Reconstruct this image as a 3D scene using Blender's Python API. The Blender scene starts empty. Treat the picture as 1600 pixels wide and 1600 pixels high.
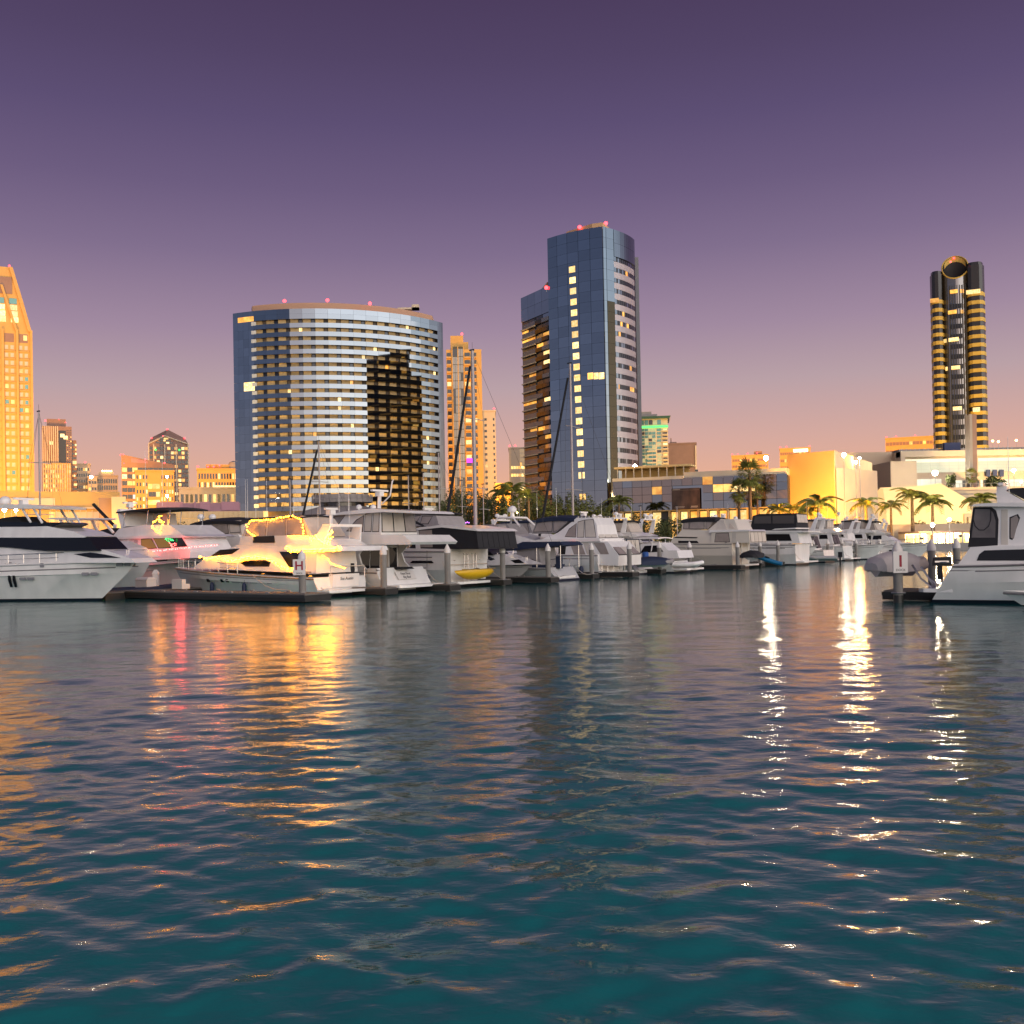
import bpy, math, random
import numpy as np
from mathutils import Vector, Matrix, Euler
R = math.radians
random.seed(7)
sc = bpy.context.scene
col = sc.collection

# ---------------------------------------------------------------- camera
CAM_H, LENS, PITCH, ROLL, SHIFT_Y = 2.8, 35.0, 0.65, 1.1, 0.0215
cam_d = bpy.data.cameras.new('camera')
cam_d.lens, cam_d.sensor_width, cam_d.shift_y = LENS, 36.0, SHIFT_Y
cam_d.clip_start, cam_d.clip_end = 0.1, 9000
cam = bpy.data.objects.new('camera', cam_d)
col.objects.link(cam)
CR = Matrix.Rotation(R(90 + PITCH), 3, 'X') @ Matrix.Rotation(R(-ROLL), 3, 'Z')
cam.matrix_world = Matrix.Translation((0, 0, CAM_H)) @ CR.to_4x4()
sc.camera = cam
FP = LENS / 36.0 * 1600

def ray(px, py):                       # a direction of view in world space
    return CR @ Vector(((px - 800) / FP, (800 - py) / FP + SHIFT_Y * 36 / LENS, -1))
def at(px, py, Y):                     # the point that lies Y metres ahead
    d = ray(px, py)
    return Vector((0, 0, CAM_H)) + d * (Y / d.y)
def gp(px, py):                        # the point on the water
    d = ray(px, py)
    return Vector((0, 0, CAM_H)) + d * (-CAM_H / d.z)

# ---------------------------------------------------------------- dusk sky
def srgb(h):
    c = [int(h[i:i + 2], 16) / 255 for i in (0, 2, 4)]
    return tuple(x / 12.92 if x <= .04045 else ((x + .055) / 1.055) ** 2.4 for x in c)
world = bpy.data.worlds.new('World')
sc.world = world
world.use_nodes = True
nt = world.node_tree
N, L = nt.nodes, nt.links
bg = N['Background']
tc = N.new('ShaderNodeTexCoord')
sep = N.new('ShaderNodeSeparateXYZ')
L.new(tc.outputs['Generated'], sep.inputs[0])
def ramp(stops):
    r = N.new('ShaderNodeValToRGB')
    e = r.color_ramp.elements
    for i, (p, c) in enumerate(stops):
        if i < 2: e[i].position = p
        else: e.new(p)
    for i, (p, c) in enumerate(stops): e[i].color = (*c, 1)
    L.new(sep.outputs['Z'], r.inputs[0])
    return r
east = ramp([(0, srgb('f6b47c')), (.055, srgb('eab091')), (.10, srgb('d6aa9f')), (.155, srgb('baa1a7')),
             (.21, srgb('a18aa0')), (.28, srgb('816f8e')), (.335, srgb('6d5d80')), (.39, srgb('5d4f74')), (.44, srgb('534567')), (.50, srgb('4a3b5b')),
             (.7, srgb('40355a')), (1, srgb('3b3356'))])
WEST_AZ = 136.0                         # the afterglow, behind and to the right of the camera
west = ramp([(0, (3.0, 2.3, 1.35)), (.05, (2.8, 2.4, 1.8)), (.13, (2.25, 2.2, 2.1)), (.25, (1.5, 1.7, 1.9)), (.40, (.70, .85, 1.1)),
             (.60, (.14, .14, .24)), (1, srgb('3a3154'))])
dot = N.new('ShaderNodeVectorMath'); dot.operation = 'DOT_PRODUCT'
dot.inputs[1].default_value = (math.sin(R(WEST_AZ)), math.cos(R(WEST_AZ)), 0)
L.new(tc.outputs['Generated'], dot.inputs[0])
mr = N.new('ShaderNodeMapRange'); mr.interpolation_type = 'SMOOTHERSTEP'
mr.inputs['From Min'].default_value, mr.inputs['From Max'].default_value = .12, 1.0
L.new(dot.outputs['Value'], mr.inputs['Value'])
mx = N.new('ShaderNodeMix'); mx.data_type = 'RGBA'
L.new(mr.outputs[0], mx.inputs[0]); L.new(east.outputs[0], mx.inputs[6]); L.new(west.outputs[0], mx.inputs[7])
# the side away from the afterglow has already gone slate blue
north = ramp([(0, (.70, .55, .52)), (.07, (.44, .43, .52)), (.16, (.25, .29, .44)), (.30, (.15, .19, .33)), (.5, (.07, .075, .15)), (1, srgb('3b3356'))])
dt2 = N.new('ShaderNodeVectorMath'); dt2.operation = 'DOT_PRODUCT'
dt2.inputs[1].default_value = (math.sin(R(-112)), math.cos(R(-112)), 0)
L.new(tc.outputs['Generated'], dt2.inputs[0])
mr2 = N.new('ShaderNodeMapRange'); mr2.interpolation_type = 'SMOOTHSTEP'
mr2.inputs['From Min'].default_value, mr2.inputs['From Max'].default_value = .12, .80
L.new(dt2.outputs['Value'], mr2.inputs['Value'])
mx2 = N.new('ShaderNodeMix'); mx2.data_type = 'RGBA'
L.new(mr2.outputs[0], mx2.inputs[0]); L.new(mx.outputs[2], mx2.inputs[6]); L.new(north.outputs[0], mx2.inputs[7])
L.new(mx2.outputs[2], bg.inputs[0])
bg.inputs[1].default_value = 1.0

# the last light of the sunken sun: very soft, from the west
sd = bpy.data.lights.new('sun', 'SUN')
sd.energy, sd.angle, sd.color = 2.0, R(100), (1, .80, .70)
sun = bpy.data.objects.new('sun', sd)
col.objects.link(sun)
sun.rotation_euler = Vector((-math.sin(R(150)), -math.cos(R(150)), -.26)).to_track_quat('-Z', 'Y').to_euler()

vs = sc.view_settings
vs.view_transform, vs.look, vs.exposure, vs.gamma, vs.use_curve_mapping = 'Standard', 'None', 0, 1, False
sc.render.engine = 'CYCLES'
cy = sc.cycles
cy.use_denoising = True
cy.max_bounces, cy.diffuse_bounces, cy.glossy_bounces, cy.transmission_bounces, cy.transparent_max_bounces = 6, 2, 4, 2, 6
cy.caustics_reflective = cy.caustics_refractive = False
cy.sample_clamp_indirect = 4
cy.use_adaptive_sampling = True

# ---------------------------------------------------------------- materials
MATS = {}
def mat(name, c, rough=.6, metal=0, emit=None, estr=0, noise=0, nscale=3, bump=0, coat=0, sample=True, alpha=1, spec=.5, stretch=(1, 1, 1), vary=0):
    if name in MATS: return MATS[name]
    m = bpy.data.materials.new(name)
    m.use_nodes = True
    n, l = m.node_tree.nodes, m.node_tree.links
    b = n['Principled BSDF']
    if isinstance(c, str): c = srgb(c)
    b.inputs['Base Color'].default_value = (*c, 1)
    b.inputs['Roughness'].default_value = rough
    b.inputs['Metallic'].default_value = metal
    b.inputs['Coat Weight'].default_value = coat
    b.inputs['Alpha'].default_value = alpha
    b.inputs['Specular IOR Level'].default_value = spec
    if noise or bump:
        t = n.new('ShaderNodeTexCoord'); mp = n.new('ShaderNodeMapping'); mp.inputs['Scale'].default_value = stretch
        nz = n.new('ShaderNodeTexNoise'); nz.inputs['Scale'].default_value = nscale; nz.inputs['Detail'].default_value = 5
        l.new(t.outputs['Object'], mp.inputs[0]); l.new(mp.outputs[0], nz.inputs['Vector'])
        if noise:
            r = n.new('ShaderNodeMapRange')
            r.inputs['From Min'].default_value, r.inputs['From Max'].default_value = .25, .75
            r.inputs['To Min'].default_value, r.inputs['To Max'].default_value = 1 - noise, 1 + noise
            mm = n.new('ShaderNodeVectorMath'); mm.operation = 'SCALE'; mm.inputs[0].default_value = c
            l.new(nz.outputs['Fac'], r.inputs['Value']); l.new(r.outputs[0], mm.inputs['Scale']); l.new(mm.outputs[0], b.inputs['Base Color'])
            if vary:                    # each piece a little lighter or darker than the next
                oi = n.new('ShaderNodeObjectInfo'); rv = n.new('ShaderNodeMapRange'); mu = n.new('ShaderNodeMath'); mu.operation = 'MULTIPLY'
                rv.inputs['To Min'].default_value, rv.inputs['To Max'].default_value = 1 - vary, 1 + vary
                l.new(oi.outputs['Random'], rv.inputs['Value']); l.new(rv.outputs[0], mu.inputs[0]); l.new(r.outputs[0], mu.inputs[1]); l.new(mu.outputs[0], mm.inputs['Scale'])
        if bump:
            bp = n.new('ShaderNodeBump'); bp.inputs['Strength'].default_value = bump; bp.inputs['Distance'].default_value = .05
            l.new(nz.outputs['Fac'], bp.inputs['Height']); l.new(bp.outputs[0], b.inputs['Normal'])
    if emit is not None:
        if isinstance(emit, str): emit = srgb(emit)
        b.inputs['Emission Color'].default_value = (*emit, 1)
        b.inputs['Emission Strength'].default_value = estr
        if not sample: m.cycles.emission_sampling = 'NONE'
    MATS[name] = m
    return m

def lit_mat(name, c1, c2, s, sc_=.6, vary=True):
    """a lit room behind glass: uneven light (curtains, lamps) that the window itself gives off"""
    m = mat(name, (.2, .15, .1), .2, emit=(1, 1, 1), estr=s, sample=False)
    n, l = m.node_tree.nodes, m.node_tree.links
    t = n.new('ShaderNodeTexCoord'); nz = n.new('ShaderNodeTexNoise'); nz.inputs['Scale'].default_value = sc_; nz.inputs['Detail'].default_value = 2
    oi = n.new('ShaderNodeObjectInfo'); va = n.new('ShaderNodeVectorMath'); va.operation = 'ADD'
    l.new(t.outputs['Object'], va.inputs[0]); l.new(oi.outputs['Location'], va.inputs[1]); l.new(va.outputs[0], nz.inputs['Vector'])
    r = n.new('ShaderNodeValToRGB'); e = r.color_ramp.elements
    e[0].position, e[1].position = .35, .65; e[0].color = (*c1, 1); e[1].color = (*c2, 1)
    l.new(nz.outputs['Fac'], r.inputs[0]); l.new(r.outputs[0], n['Principled BSDF'].inputs['Emission Color'])
    if not vary: return m
    rv = n.new('ShaderNodeMapRange'); rv.inputs['To Min'].default_value, rv.inputs['To Max'].default_value = s * .55, s * 1.3
    l.new(oi.outputs['Random'], rv.inputs['Value']); l.new(rv.outputs[0], n['Principled BSDF'].inputs['Emission Strength'])
    return m

M_mirror = mat('blue mirror glass', (.225, .25, .275), .035, 1, noise=.06, nscale=.15, vary=.08)
M_mirrord = mat('dark blue mirror glass', (.29, .31, .335), .04, 1, noise=.10, nscale=.2, vary=.10)
M_joint = mat('dark glazing joint', (.03, .035, .045), .5)
M_dark = mat('dark window glass', (.02, .02, .025), .08, spec=.6)
M_bronze = mat('bronze glass', (.06, .045, .025), .06, .8)
M_tan = mat('tan concrete', (.54, .34, .11), .8, noise=.08, nscale=.3)
M_cream = mat('cream concrete', (.62, .52, .38), .8, noise=.06, nscale=.3)
M_buff = mat('buff stucco', (.55, .44, .32), .85, noise=.05, nscale=.15, bump=.1)
M_grey = mat('grey concrete', (.30, .28, .27), .85, noise=.1, nscale=.4)
M_brown = mat('brown stone cladding', (.26, .17, .14), .8, noise=.1, nscale=.3)
M_mauve = mat('mauve stucco', (.36, .20, .24), .85, noise=.1, nscale=.4)
M_gold = mat('lamp gold balcony wall', (.50, .36, .16), .7, noise=.15, nscale=.8, vary=.28)  # golden lamp light on the balconies put into the wall colour
M_room = mat('brown curtain behind balcony', (.10, .075, .05), .7, noise=.4, nscale=.7, vary=.6)
M_black = mat('black cladding', (.018, .016, .016), .25)
M_yband = mat('yellow stone band', (.55, .38, .08), .7, noise=.08, nscale=.5)
M_green = mat('green glass', (.10, .22, .20), .1, .5)
M_win = lit_mat('lit room window', (1, .42, .06), (1, .62, .18), 1.5)
M_winb = lit_mat('bright room window', (1, .55, .13), (1, .80, .38), 1.7, 1.5)
M_wino = lit_mat('amber room window', (.75, .25, .02), (1, .52, .08), 1.3)
M_winw = lit_mat('white hall window', (.60, .62, .50), (.88, .90, .72), 1.0, .3, False)
M_red = mat('red beacon lens', (.6, .02, .02), .3, emit=(1, .04, .05), estr=8, sample=False)
M_steel = mat('galvanised steel', (.35, .34, .33), .4, .7)
M_leaf = mat('palm leaf', (.16, .18, .04), .6, noise=.3, nscale=2)
M_leafd = mat('bush leaf', (.065, .085, .025), .65, noise=.35, nscale=1.2)
M_bark = mat('palm bark', (.16, .10, .06), .9, noise=.3, nscale=4, bump=.4)
M_land = mat('paved ground', (.22, .19, .16), .9, noise=.15, nscale=.2)

# ---------------------------------------------------------------- mesh building
class MB:
    def __init__(s): s.v, s.f = [], []
    def poly(s, pts):
        i = len(s.v); s.v += [tuple(p) for p in pts]; s.f.append(tuple(range(i, i + len(pts)))); return s
    def box(s, x0, y0, z0, x1, y1, z1):
        i = len(s.v)
        s.v += [(x, y, z) for z in (z0, z1) for x, y in ((x0, y0), (x1, y0), (x1, y1), (x0, y1))]
        s.f += [tuple(i + k for k in q) for q in ((3, 2, 1, 0), (4, 5, 6, 7), (0, 1, 5, 4), (1, 2, 6, 5), (2, 3, 7, 6), (3, 0, 4, 7))]
        return s
    def loft(s, A, B):                  # two outlines of equal length, capped
        i, n = len(s.v), len(A)
        s.v += [tuple(p) for p in A] + [tuple(p) for p in B]
        s.f += [tuple(range(i, i + n))[::-1], tuple(range(i + n, i + 2 * n))]
        s.f += [(i + k, i + (k + 1) % n, i + n + (k + 1) % n, i + n + k) for k in range(n)]
        return s
    def prism(s, xy, z0, z1, top=None):
        return s.loft([(x, y, z0) for x, y in xy], [(x, y, z1) for x, y in (top or xy)])
    def tube(s, pts, r, n=6, r1=None):
        pts = [Vector(p) for p in pts]; i0 = len(s.v); m = len(pts)
        for k, p in enumerate(pts):
            d = (pts[min(k + 1, m - 1)] - pts[max(k - 1, 0)]).normalized()
            u = d.cross(Vector((0, 0, 1)) if abs(d.z) < .9 else Vector((1, 0, 0))).normalized(); w = d.cross(u)
            rr = r if r1 is None else r + (r1 - r) * k / max(m - 1, 1)
            for j in range(n):
                a = 2 * math.pi * j / n
                s.v.append(tuple(p + rr * (math.cos(a) * u + math.sin(a) * w)))
        for k in range(m - 1):
            for j in range(n):
                a, b = i0 + k * n + j, i0 + k * n + (j + 1) % n
                s.f.append((a, b, b + n, a + n))
        s.f += [tuple(range(i0, i0 + n))[::-1], tuple(range(i0 + (m - 1) * n, i0 + m * n))]
        return s
    def lathe(s, prof, n=16, c=(0, 0, 0)):
        i0, m = len(s.v), len(prof)
        for r, z in prof:
            for j in range(n):
                a = 2 * math.pi * j / n
                s.v.append((c[0] + r * math.cos(a), c[1] + r * math.sin(a), c[2] + z))
        for k in range(m - 1):
            for j in range(n):
                a, b = i0 + k * n + j, i0 + k * n + (j + 1) % n
                s.f.append((a, b, b + n, a + n))
        s.f += [tuple(range(i0, i0 + n))[::-1], tuple(range(i0 + (m - 1) * n, i0 + m * n))]
        return s
    def ball(s, c, r, n=8, sq=1):
        return s.lathe([(r * math.sin(math.pi * k / 6) + .001 * r, -r * sq * math.cos(math.pi * k / 6)) for k in range(7)], n, c)
    def mesh(s, name, m, smooth=0):
        me = bpy.data.meshes.new(name); me.from_pydata(s.v, [], s.f)
        if m: me.materials.append(m)
        if smooth:
            me.polygons.foreach_set('use_smooth', [True] * len(me.polygons)); me.set_sharp_from_angle(angle=R(smooth))
        me.update()
        return me
    def build(s, name, m, parent=None, smooth=0, loc=(0, 0, 0), rz=0, kind=None, label=None):
        return place(name, s.mesh(name, m, smooth), parent, loc, rz, kind, label)
def place(name, me, parent=None, loc=(0, 0, 0), rz=0, kind=None, label=None):
    o = bpy.data.objects.new(name, me); col.objects.link(o)
    o.location = loc; o.rotation_euler = (0, 0, rz)
    if parent: o.parent = parent
    if kind: o['kind'] = kind
    if label: o['label'] = label
    return o
def thing(name, label, cat, loc=(0, 0, 0), rz=0, group=None):
    o = place(name, None, None, loc, rz, None, label); o['category'] = cat
    o.empty_display_size = .5
    if group: o['group'] = group
    return o
def copy_tree(root, loc, rz, label):
    c = root.copy(); col.objects.link(c); c.location = loc; c.rotation_euler = (0, 0, rz); c['label'] = label
    for ch in root.children:
        d = ch.copy(); col.objects.link(d); d.parent = c
        for g in ch.children:
            e = g.copy(); col.objects.link(e); e.parent = d
    return c
ORD = ['first', 'second', 'third', 'fourth', 'fifth', 'sixth', 'seventh', 'eighth', 'ninth', 'tenth', 'eleventh', 'twelfth', 'thirteenth', 'fourteenth', 'fifteenth', 'sixteenth', 'seventeenth', 'eighteenth', 'nineteenth', 'twentieth']
_cache = {}
def slab(w, h, t, m):                   # a shared panel: x across, y outward to -t, z up, origin at its bottom left
    k = (round(w, 3), round(h, 3), round(t, 3), m.name)
    if k not in _cache: _cache[k] = MB().box(0, -t, 0, w, .04, h).mesh('panel', m)
    return _cache[k]
# ================================================================ water and ground
def water_height(X, Y, rows_dy, cols_dx):
    rng = np.random.default_rng(11)
    Z = np.zeros_like(X)
    n = 150
    for i in range(n):
        lam = .24 * (5.0 / .24) ** (i / (n - 1))
        th = R(96) + rng.normal(0, .50 if lam > .8 else .85) if rng.random() < .72 else R(60) + rng.normal(0, .25)
        k = 2 * math.pi / lam
        kx, ky = k * math.cos(th), k * math.sin(th)
        slope = .0205 * (.75 if lam < .3 else 1.0 if lam < .75 else (.75 / lam) ** .85)
        amp = slope / k
        # waves finer than the sheet can carry there fade out
        keep = np.clip(lam / (2.6 * rows_dy * abs(math.sin(th)) + 2.6 * cols_dx * abs(math.cos(th)) + 1e-6) - 1, 0, 1)
        patch = .65 + .35 * np.sin(X * rng.uniform(.05, .3) + Y * rng.uniform(.05, .22) + rng.uniform(0, 6.3))
        Z += keep * patch * amp * np.sin(kx * X + ky * Y + rng.uniform(0, 6.3))
    return Z * (.52 + .48 / (1 + (Y / 15.0) ** 2))     # calmer towards the docks
def build_water():
    v = np.concatenate([np.geomspace(2300, 940, 90), np.linspace(930, 18, 740)])   # evenly spaced seen from the quay, closer together near by
    Yr = 2.8 * FP / v; nr = len(v)
    Xc = np.concatenate([np.linspace(-1.35, -.70, 60)[:-1], np.linspace(-.70, .70, 420), np.linspace(.70, 1.35, 60)[1:]]); nc = len(Xc)
    Y = np.repeat(Yr[:, None], nc, 1); X = Y * Xc[None, :]
    dy = np.gradient(Yr)[:, None]; dx = Yr[:, None] * np.gradient(Xc)[None, :]
    Z = water_height(X, Y, dy, dx)
    Z *= np.clip((1.35 - np.abs(Xc)) / .25, 0, 1)[None, :]       # the sheet runs level into the calm water round it
    Z *= np.clip((np.arange(nr) / 30.0), 0, 1)[:, None] * np.clip((nr - 1 - np.arange(nr)) / 10.0, 0, 1)[:, None]
    co = np.stack([X, Y, Z], -1).reshape(-1, 3)
    idx = np.arange(nr * nc).reshape(nr, nc)
    q = np.stack([idx[:-1, :-1], idx[:-1, 1:], idx[1:, 1:], idx[1:, :-1]], -1).reshape(-1, 4)
    me = bpy.data.meshes.new('water')
    me.vertices.add(len(co)); me.vertices.foreach_set('co', co.ravel().astype(np.float32))
    me.loops.add(q.size); me.loops.foreach_set('vertex_index', q.ravel().astype(np.int32))
    me.polygons.add(len(q)); me.polygons.foreach_set('loop_start', np.arange(0, q.size, 4, dtype=np.int32))
    me.polygons.foreach_set('use_smooth', np.ones(len(q), bool))
    me.update(); me.validate()
    me.materials.append(water_mat())
    place('water', me, kind='structure')
    y0, y1 = float(Yr[0]), float(Yr[-1]); s = MB()
    s.poly([(-900, -700, 0), (900, -700, 0), (900, y0, 0), (1.35 * y0, y0, 0), (-1.35 * y0, y0, 0), (-900, y0, 0)])
    s.poly([(-900, y0, 0), (-1.35 * y0, y0, 0), (-1.35 * y1, y1, 0), (-900, y1, 0)])
    s.poly([(1.35 * y0, y0, 0), (900, y0, 0), (900, y1, 0), (1.35 * y1, y1, 0)])
    s.build('water', MATS['water'], kind='structure')
def water_mat():
    m = mat('water', (.003, .25, .235), .08)
    n, l = m.node_tree.nodes, m.node_tree.links
    b = n['Principled BSDF']; b.inputs['IOR'].default_value = 1.42
    t = n.new('ShaderNodeTexCoord')
    prev = None
    # light coming up out of the water crosses the surface twice, so it fades at a grazing view
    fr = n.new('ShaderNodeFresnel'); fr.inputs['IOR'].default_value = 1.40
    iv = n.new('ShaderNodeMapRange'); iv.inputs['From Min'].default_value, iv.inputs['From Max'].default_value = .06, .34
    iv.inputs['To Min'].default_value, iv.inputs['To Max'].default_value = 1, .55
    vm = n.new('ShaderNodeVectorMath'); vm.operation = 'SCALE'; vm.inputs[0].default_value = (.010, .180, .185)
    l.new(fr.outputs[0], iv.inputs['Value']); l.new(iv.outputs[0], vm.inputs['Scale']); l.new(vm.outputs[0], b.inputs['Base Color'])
    for scale, st, dist, strength, rot in ((1.6, (.5, 1, 1), .027, .5, 6), (4.2, (.45, 1, 1), .014, .6, -14), (11, (.6, 1, 1), .008, .6, 10)):
        mp = n.new('ShaderNodeMapping'); mp.inputs['Scale'].default_value = st; mp.inputs['Rotation'].default_value = (0, 0, R(rot))
        nz = n.new('ShaderNodeTexNoise'); nz.inputs['Scale'].default_value = scale; nz.inputs['Detail'].default_value = 2.5; nz.inputs['Distortion'].default_value = .4
        bp = n.new('ShaderNodeBump'); bp.inputs['Strength'].default_value = strength; bp.inputs['Distance'].default_value = dist
        l.new(t.outputs['Object'], mp.inputs[0]); l.new(mp.outputs[0], nz.inputs['Vector']); l.new(nz.outputs['Fac'], bp.inputs['Height'])
        if prev: l.new(prev.outputs[0], bp.inputs['Normal'])
        prev = bp
    l.new(prev.outputs[0], b.inputs['Normal'])
    return m
build_water()
SHORE = 208.0
MB().box(-1500, SHORE + .6, -3, 1500, 4000, 1.2).build('ground', M_land, kind='structure')
MB().box(-1500, SHORE, -3, 1500, SHORE + .6, 1.55).build('quay_wall', M_grey, kind='structure')

# ================================================================ building helpers
def stand(name, label, cat, x0, x1, ytop, Y):
    """a building whose front faces the marina; local origin at its front left corner, x along the front, y back"""
    a, b = at(x0, ytop, Y).x, at(x1, ytop, Y).x
    c = (a + b) / 2; ang = math.atan2(c, Y); w = (b - a) * math.cos(ang)
    r = thing(name, label, cat, (c - math.cos(ang) * w / 2, Y + math.sin(ang) * w / 2, 0), -ang)
    return r, w, at((x0 + x1) / 2, ytop, Y).z, (lambda px: (px - x0) * w / (x1 - x0))
G0 = 1.2
def beacon(parent, loc, r=.9, post=1.5):
    r *= .7; post += .3 * r
    b = MB().tube([loc, Vector(loc) + Vector((0, 0, post))], r * .18).build('beacon_mast', M_steel, parent)
    MB().ball((loc[0], loc[1], loc[2] + post + r * .6), r, 10).build('beacon', M_red, b, 50)
def grid(parent, o, u, w, z0, h, nx, nz, fw, fh, mats, name='window', t=-.0, seed=0, skip=None, thick=.06, kind=None):
    """nx by nz panes on an upright face: o = left end, u = direction along it, each pane an object"""
    rnd = random.Random(seed)
    ang = math.atan2(u[1], u[0]); n = (u[1], -u[0])
    if not nx: return
    pw, ph = w / nx, h / nz
    for j in range(nz):
        for i in range(nx):
            if skip and skip(i, j): continue
            r = rnd.random(); acc = 0; m = mats[-1][0]
            for mm, p in mats:
                acc += p
                if r < acc: m = mm; break
            d = (i + .5) * pw - pw * fw / 2
            nm = 'lit_window' if m.name.endswith('room window') and name == 'window' else name
            place(nm, slab(pw * fw, ph * fh, thick, m), parent, (o[0] + u[0] * d + n[0] * t, o[1] + u[1] * d + n[1] * t, z0 + (j + .5) * ph - ph * fh / 2), ang)
def band_rows(parent, o, u, w, z0, h, nz, fh, m, name, proud=.25, ext=0):
    ang = math.atan2(u[1], u[0]); ph = h / nz
    for j in range(nz):
        place(name, slab(w + 2 * ext, ph * fh, proud, m), parent, (o[0] - u[0] * ext, o[1] - u[1] * ext, z0 + j * ph), ang)
def simple(name, label, x0, x1, yt, Y, depth, m, zb=G0, cat='building'):
    r, w, zt, X = stand(name, label, cat, x0, x1, yt, Y)
    MB().box(0, 0, zb, w, depth, zt).build('wall', m, r)
    return r, w, zt
def lamp_light(name, kind, loc, power, color, parent=None, target=None, angle=120, size=.5):
    d = bpy.data.lights.new(name, kind); d.energy, d.color = power, color
    d.shadow_soft_size = size
    o = bpy.data.objects.new(name, d); col.objects.link(o); o.location = loc
    if parent: o.parent = parent
    if kind == 'SPOT':
        d.spot_size, d.spot_blend = R(angle), .6
        o.rotation_euler = (Vector(target) - Vector(loc)).to_track_quat('-Z', 'Y').to_euler()
    return o
M_flood = mat('flood lamp lens', (.8, .6, .3), .3, emit=(1, .62, .2), estr=6, sample=False)
M_lampw = mat('white lamp globe', (.9, .85, .75), .3, emit=(1, .86, .62), estr=260)
M_lampo = mat('amber lamp globe', (.9, .7, .4), .3, emit=(1, .62, .2), estr=14, sample=False)
SODIUM = (1, .40, .05)
nfl = [0]
def flood(loc, target, watts, label, color=SODIUM, angle=110):
    """an unseen lamp on a stand, added to light the wall it is aimed at"""
    r = thing('added_floodlight', label, 'added_floodlight', (loc[0], loc[1], G0))
    h = loc[2] - G0
    MB().tube([(0, 0, 0), (0, 0, h - .25)], .08).build('stand', M_steel, r)
    MB().box(-.4, -.25, h - .3, .4, .12, h + .25).build('housing', M_black, r)
    MB().box(-.34, .121, h - .24, .34, .15, h + .19).build('lens', M_flood, r)
    d = (Vector(target) - Vector(loc)).normalized() * .6
    lamp_light('added_flood_light', 'SPOT', Vector((0, 0, h)) + d, watts, color, r, Vector((0, 0, h)) + d * 5, angle)
def street_lamp(px, py, Y, label, m=None, r=.38, watts=0, color=(1, .86, .62), zb=G0, arm=False, cat='street lamp'):
    p = at(px, py, Y)
    t = thing('street_lamp', label, cat, (p.x, Y, zb), 0, 'lamps along the waterfront')
    h = p.z - zb
    MB().tube([(0, 0, 0), (0, 0, h - r)], .11, 8, .07).build('pole', M_steel, t, 40)
    MB().lathe([(.04, r), (r * .5, r * 1.05), (r * .62, r * .8)], 10, (0, 0, h)).build('cap', M_steel, t)
    MB().ball((0, 0, h), r, 10).build('globe', m or M_lampw, t, 50)
    if watts: lamp_light('lamp_light', 'POINT', (0, 0, h), watts, color, t, size=r * 1.2)
    return t
# ================================================================ buildings, far ones first
def far_lit(seed, dark=.55):
    return [(M_dark, dark), (M_wino, .2), (M_win, .15), (M_winb, 1)]

# --- tall orange hotel tower at the left edge
def orange_tower():
    Y = 470
    zt = at(18, 415, Y).z; z1 = at(30, 470, Y).z
    r, w, zs, X = stand('hotel_tower', 'tall orange floodlit tower with a sloping top at the left edge', 'tower', -60, 49, 515, Y)
    MB().box(0, 0, G0, w, 32, zs).build('wall', M_tan, r)
    xk = X(36); xt = X(20)
    mb = MB(); mb.loft([(0, .0, zs), (w, .0, zs), (xk, 0, z1), (xt, 0, zt), (0, 0, zt)], [(0, 30, zs), (w, 30, zs), (xk, 30, z1), (xt, 30, zt), (0, 30, zt)])
    mb.build('sloping_crown', M_tan, r)
    # upright ribs and the sloping fin
    for px in (-30, 2, 25, 47.6):
        MB().box(X(px), -1.1, G0, X(px) + 1.0, .1, zs + .6).build('rib', M_tan, r)
    MB().loft([(X(24), -1, zs), (X(28), -1, zs), (X(5), -1, z1 + 8), (X(1), -1, z1 + 8)], [(X(24), .2, zs), (X(28), .2, zs), (X(5), .2, z1 + 8), (X(1), .2, z1 + 8)]).build('crown_rib', M_tan, r)
    MB().loft([(w - 1.2, -1, zs), (w + .3, -1, zs), (xk + .5, -1, z1), (xt + .3, -1, zt), (xt - 1.2, -1, zt), (xk - 1.2, -1, z1)],
              [(w - 1.2, .3, zs), (w + .3, .3, zs), (xk + .5, .3, z1), (xt + .3, .3, zt), (xt - 1.2, .3, zt), (xk - 1.2, .3, z1)]).build('crown_rib', M_tan, r)
    nz = 24
    for bay, (p0, p1) in enumerate(((-26, 0), (4.5, 24), (27.5, 46))):
        grid(r, (X(p0) + .2, -.02), (1, 0), X(p1) - X(p0) - .4, 14, zs - 20, 2, nz, .60, .50, [(M_wing, .86), (M_win, .05), (M_green, 1)], seed=bay + 3)
        band_rows(r, (X(p0), -.02), (1, 0), X(p1) - X(p0), 14 - .2, zs - 20, nz, .12, M_tan, 'sill', .45)
        grid(r, (X(p0) + .4, -.02), (1, 0), X(p1) - X(p0) - .8, zs - 6, 5.2, 1, 1, .9, .8, [(M_brown, 1)], name='loggia')
    grid(r, (X(p0) + 2.5, -.25), (1, 0), 1.6, zs - 4.6, 3, 1, 1, 1, .8, [(M_win, 1)])
    for i, py in enumerate((468, 478, 488, 497)):
        z = at(20, py, Y).z
        place('lit_window' if i else 'window', slab(3.2, 2.6, .1, M_winb if i else M_green), r, (X(15 + i * .8), -.1, z - 1.3))
        place('lit_window' if i else 'window', slab(3.0, 2.6, .1, M_winb if i else M_green), r, (X(-4 + i * .8), -.1, z - 1.3))
    MB().box(X(-2), -.3, z1 + 4, X(20), .2, z1 + 12).build('crown_panel', M_brown, r)
    beacon(r, (xt - 1, 3, zt), .75, .9)
M_wing = mat('pale room window', (.55, .46, .34), .3, noise=.35, nscale=.25)
orange_tower()

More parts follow.
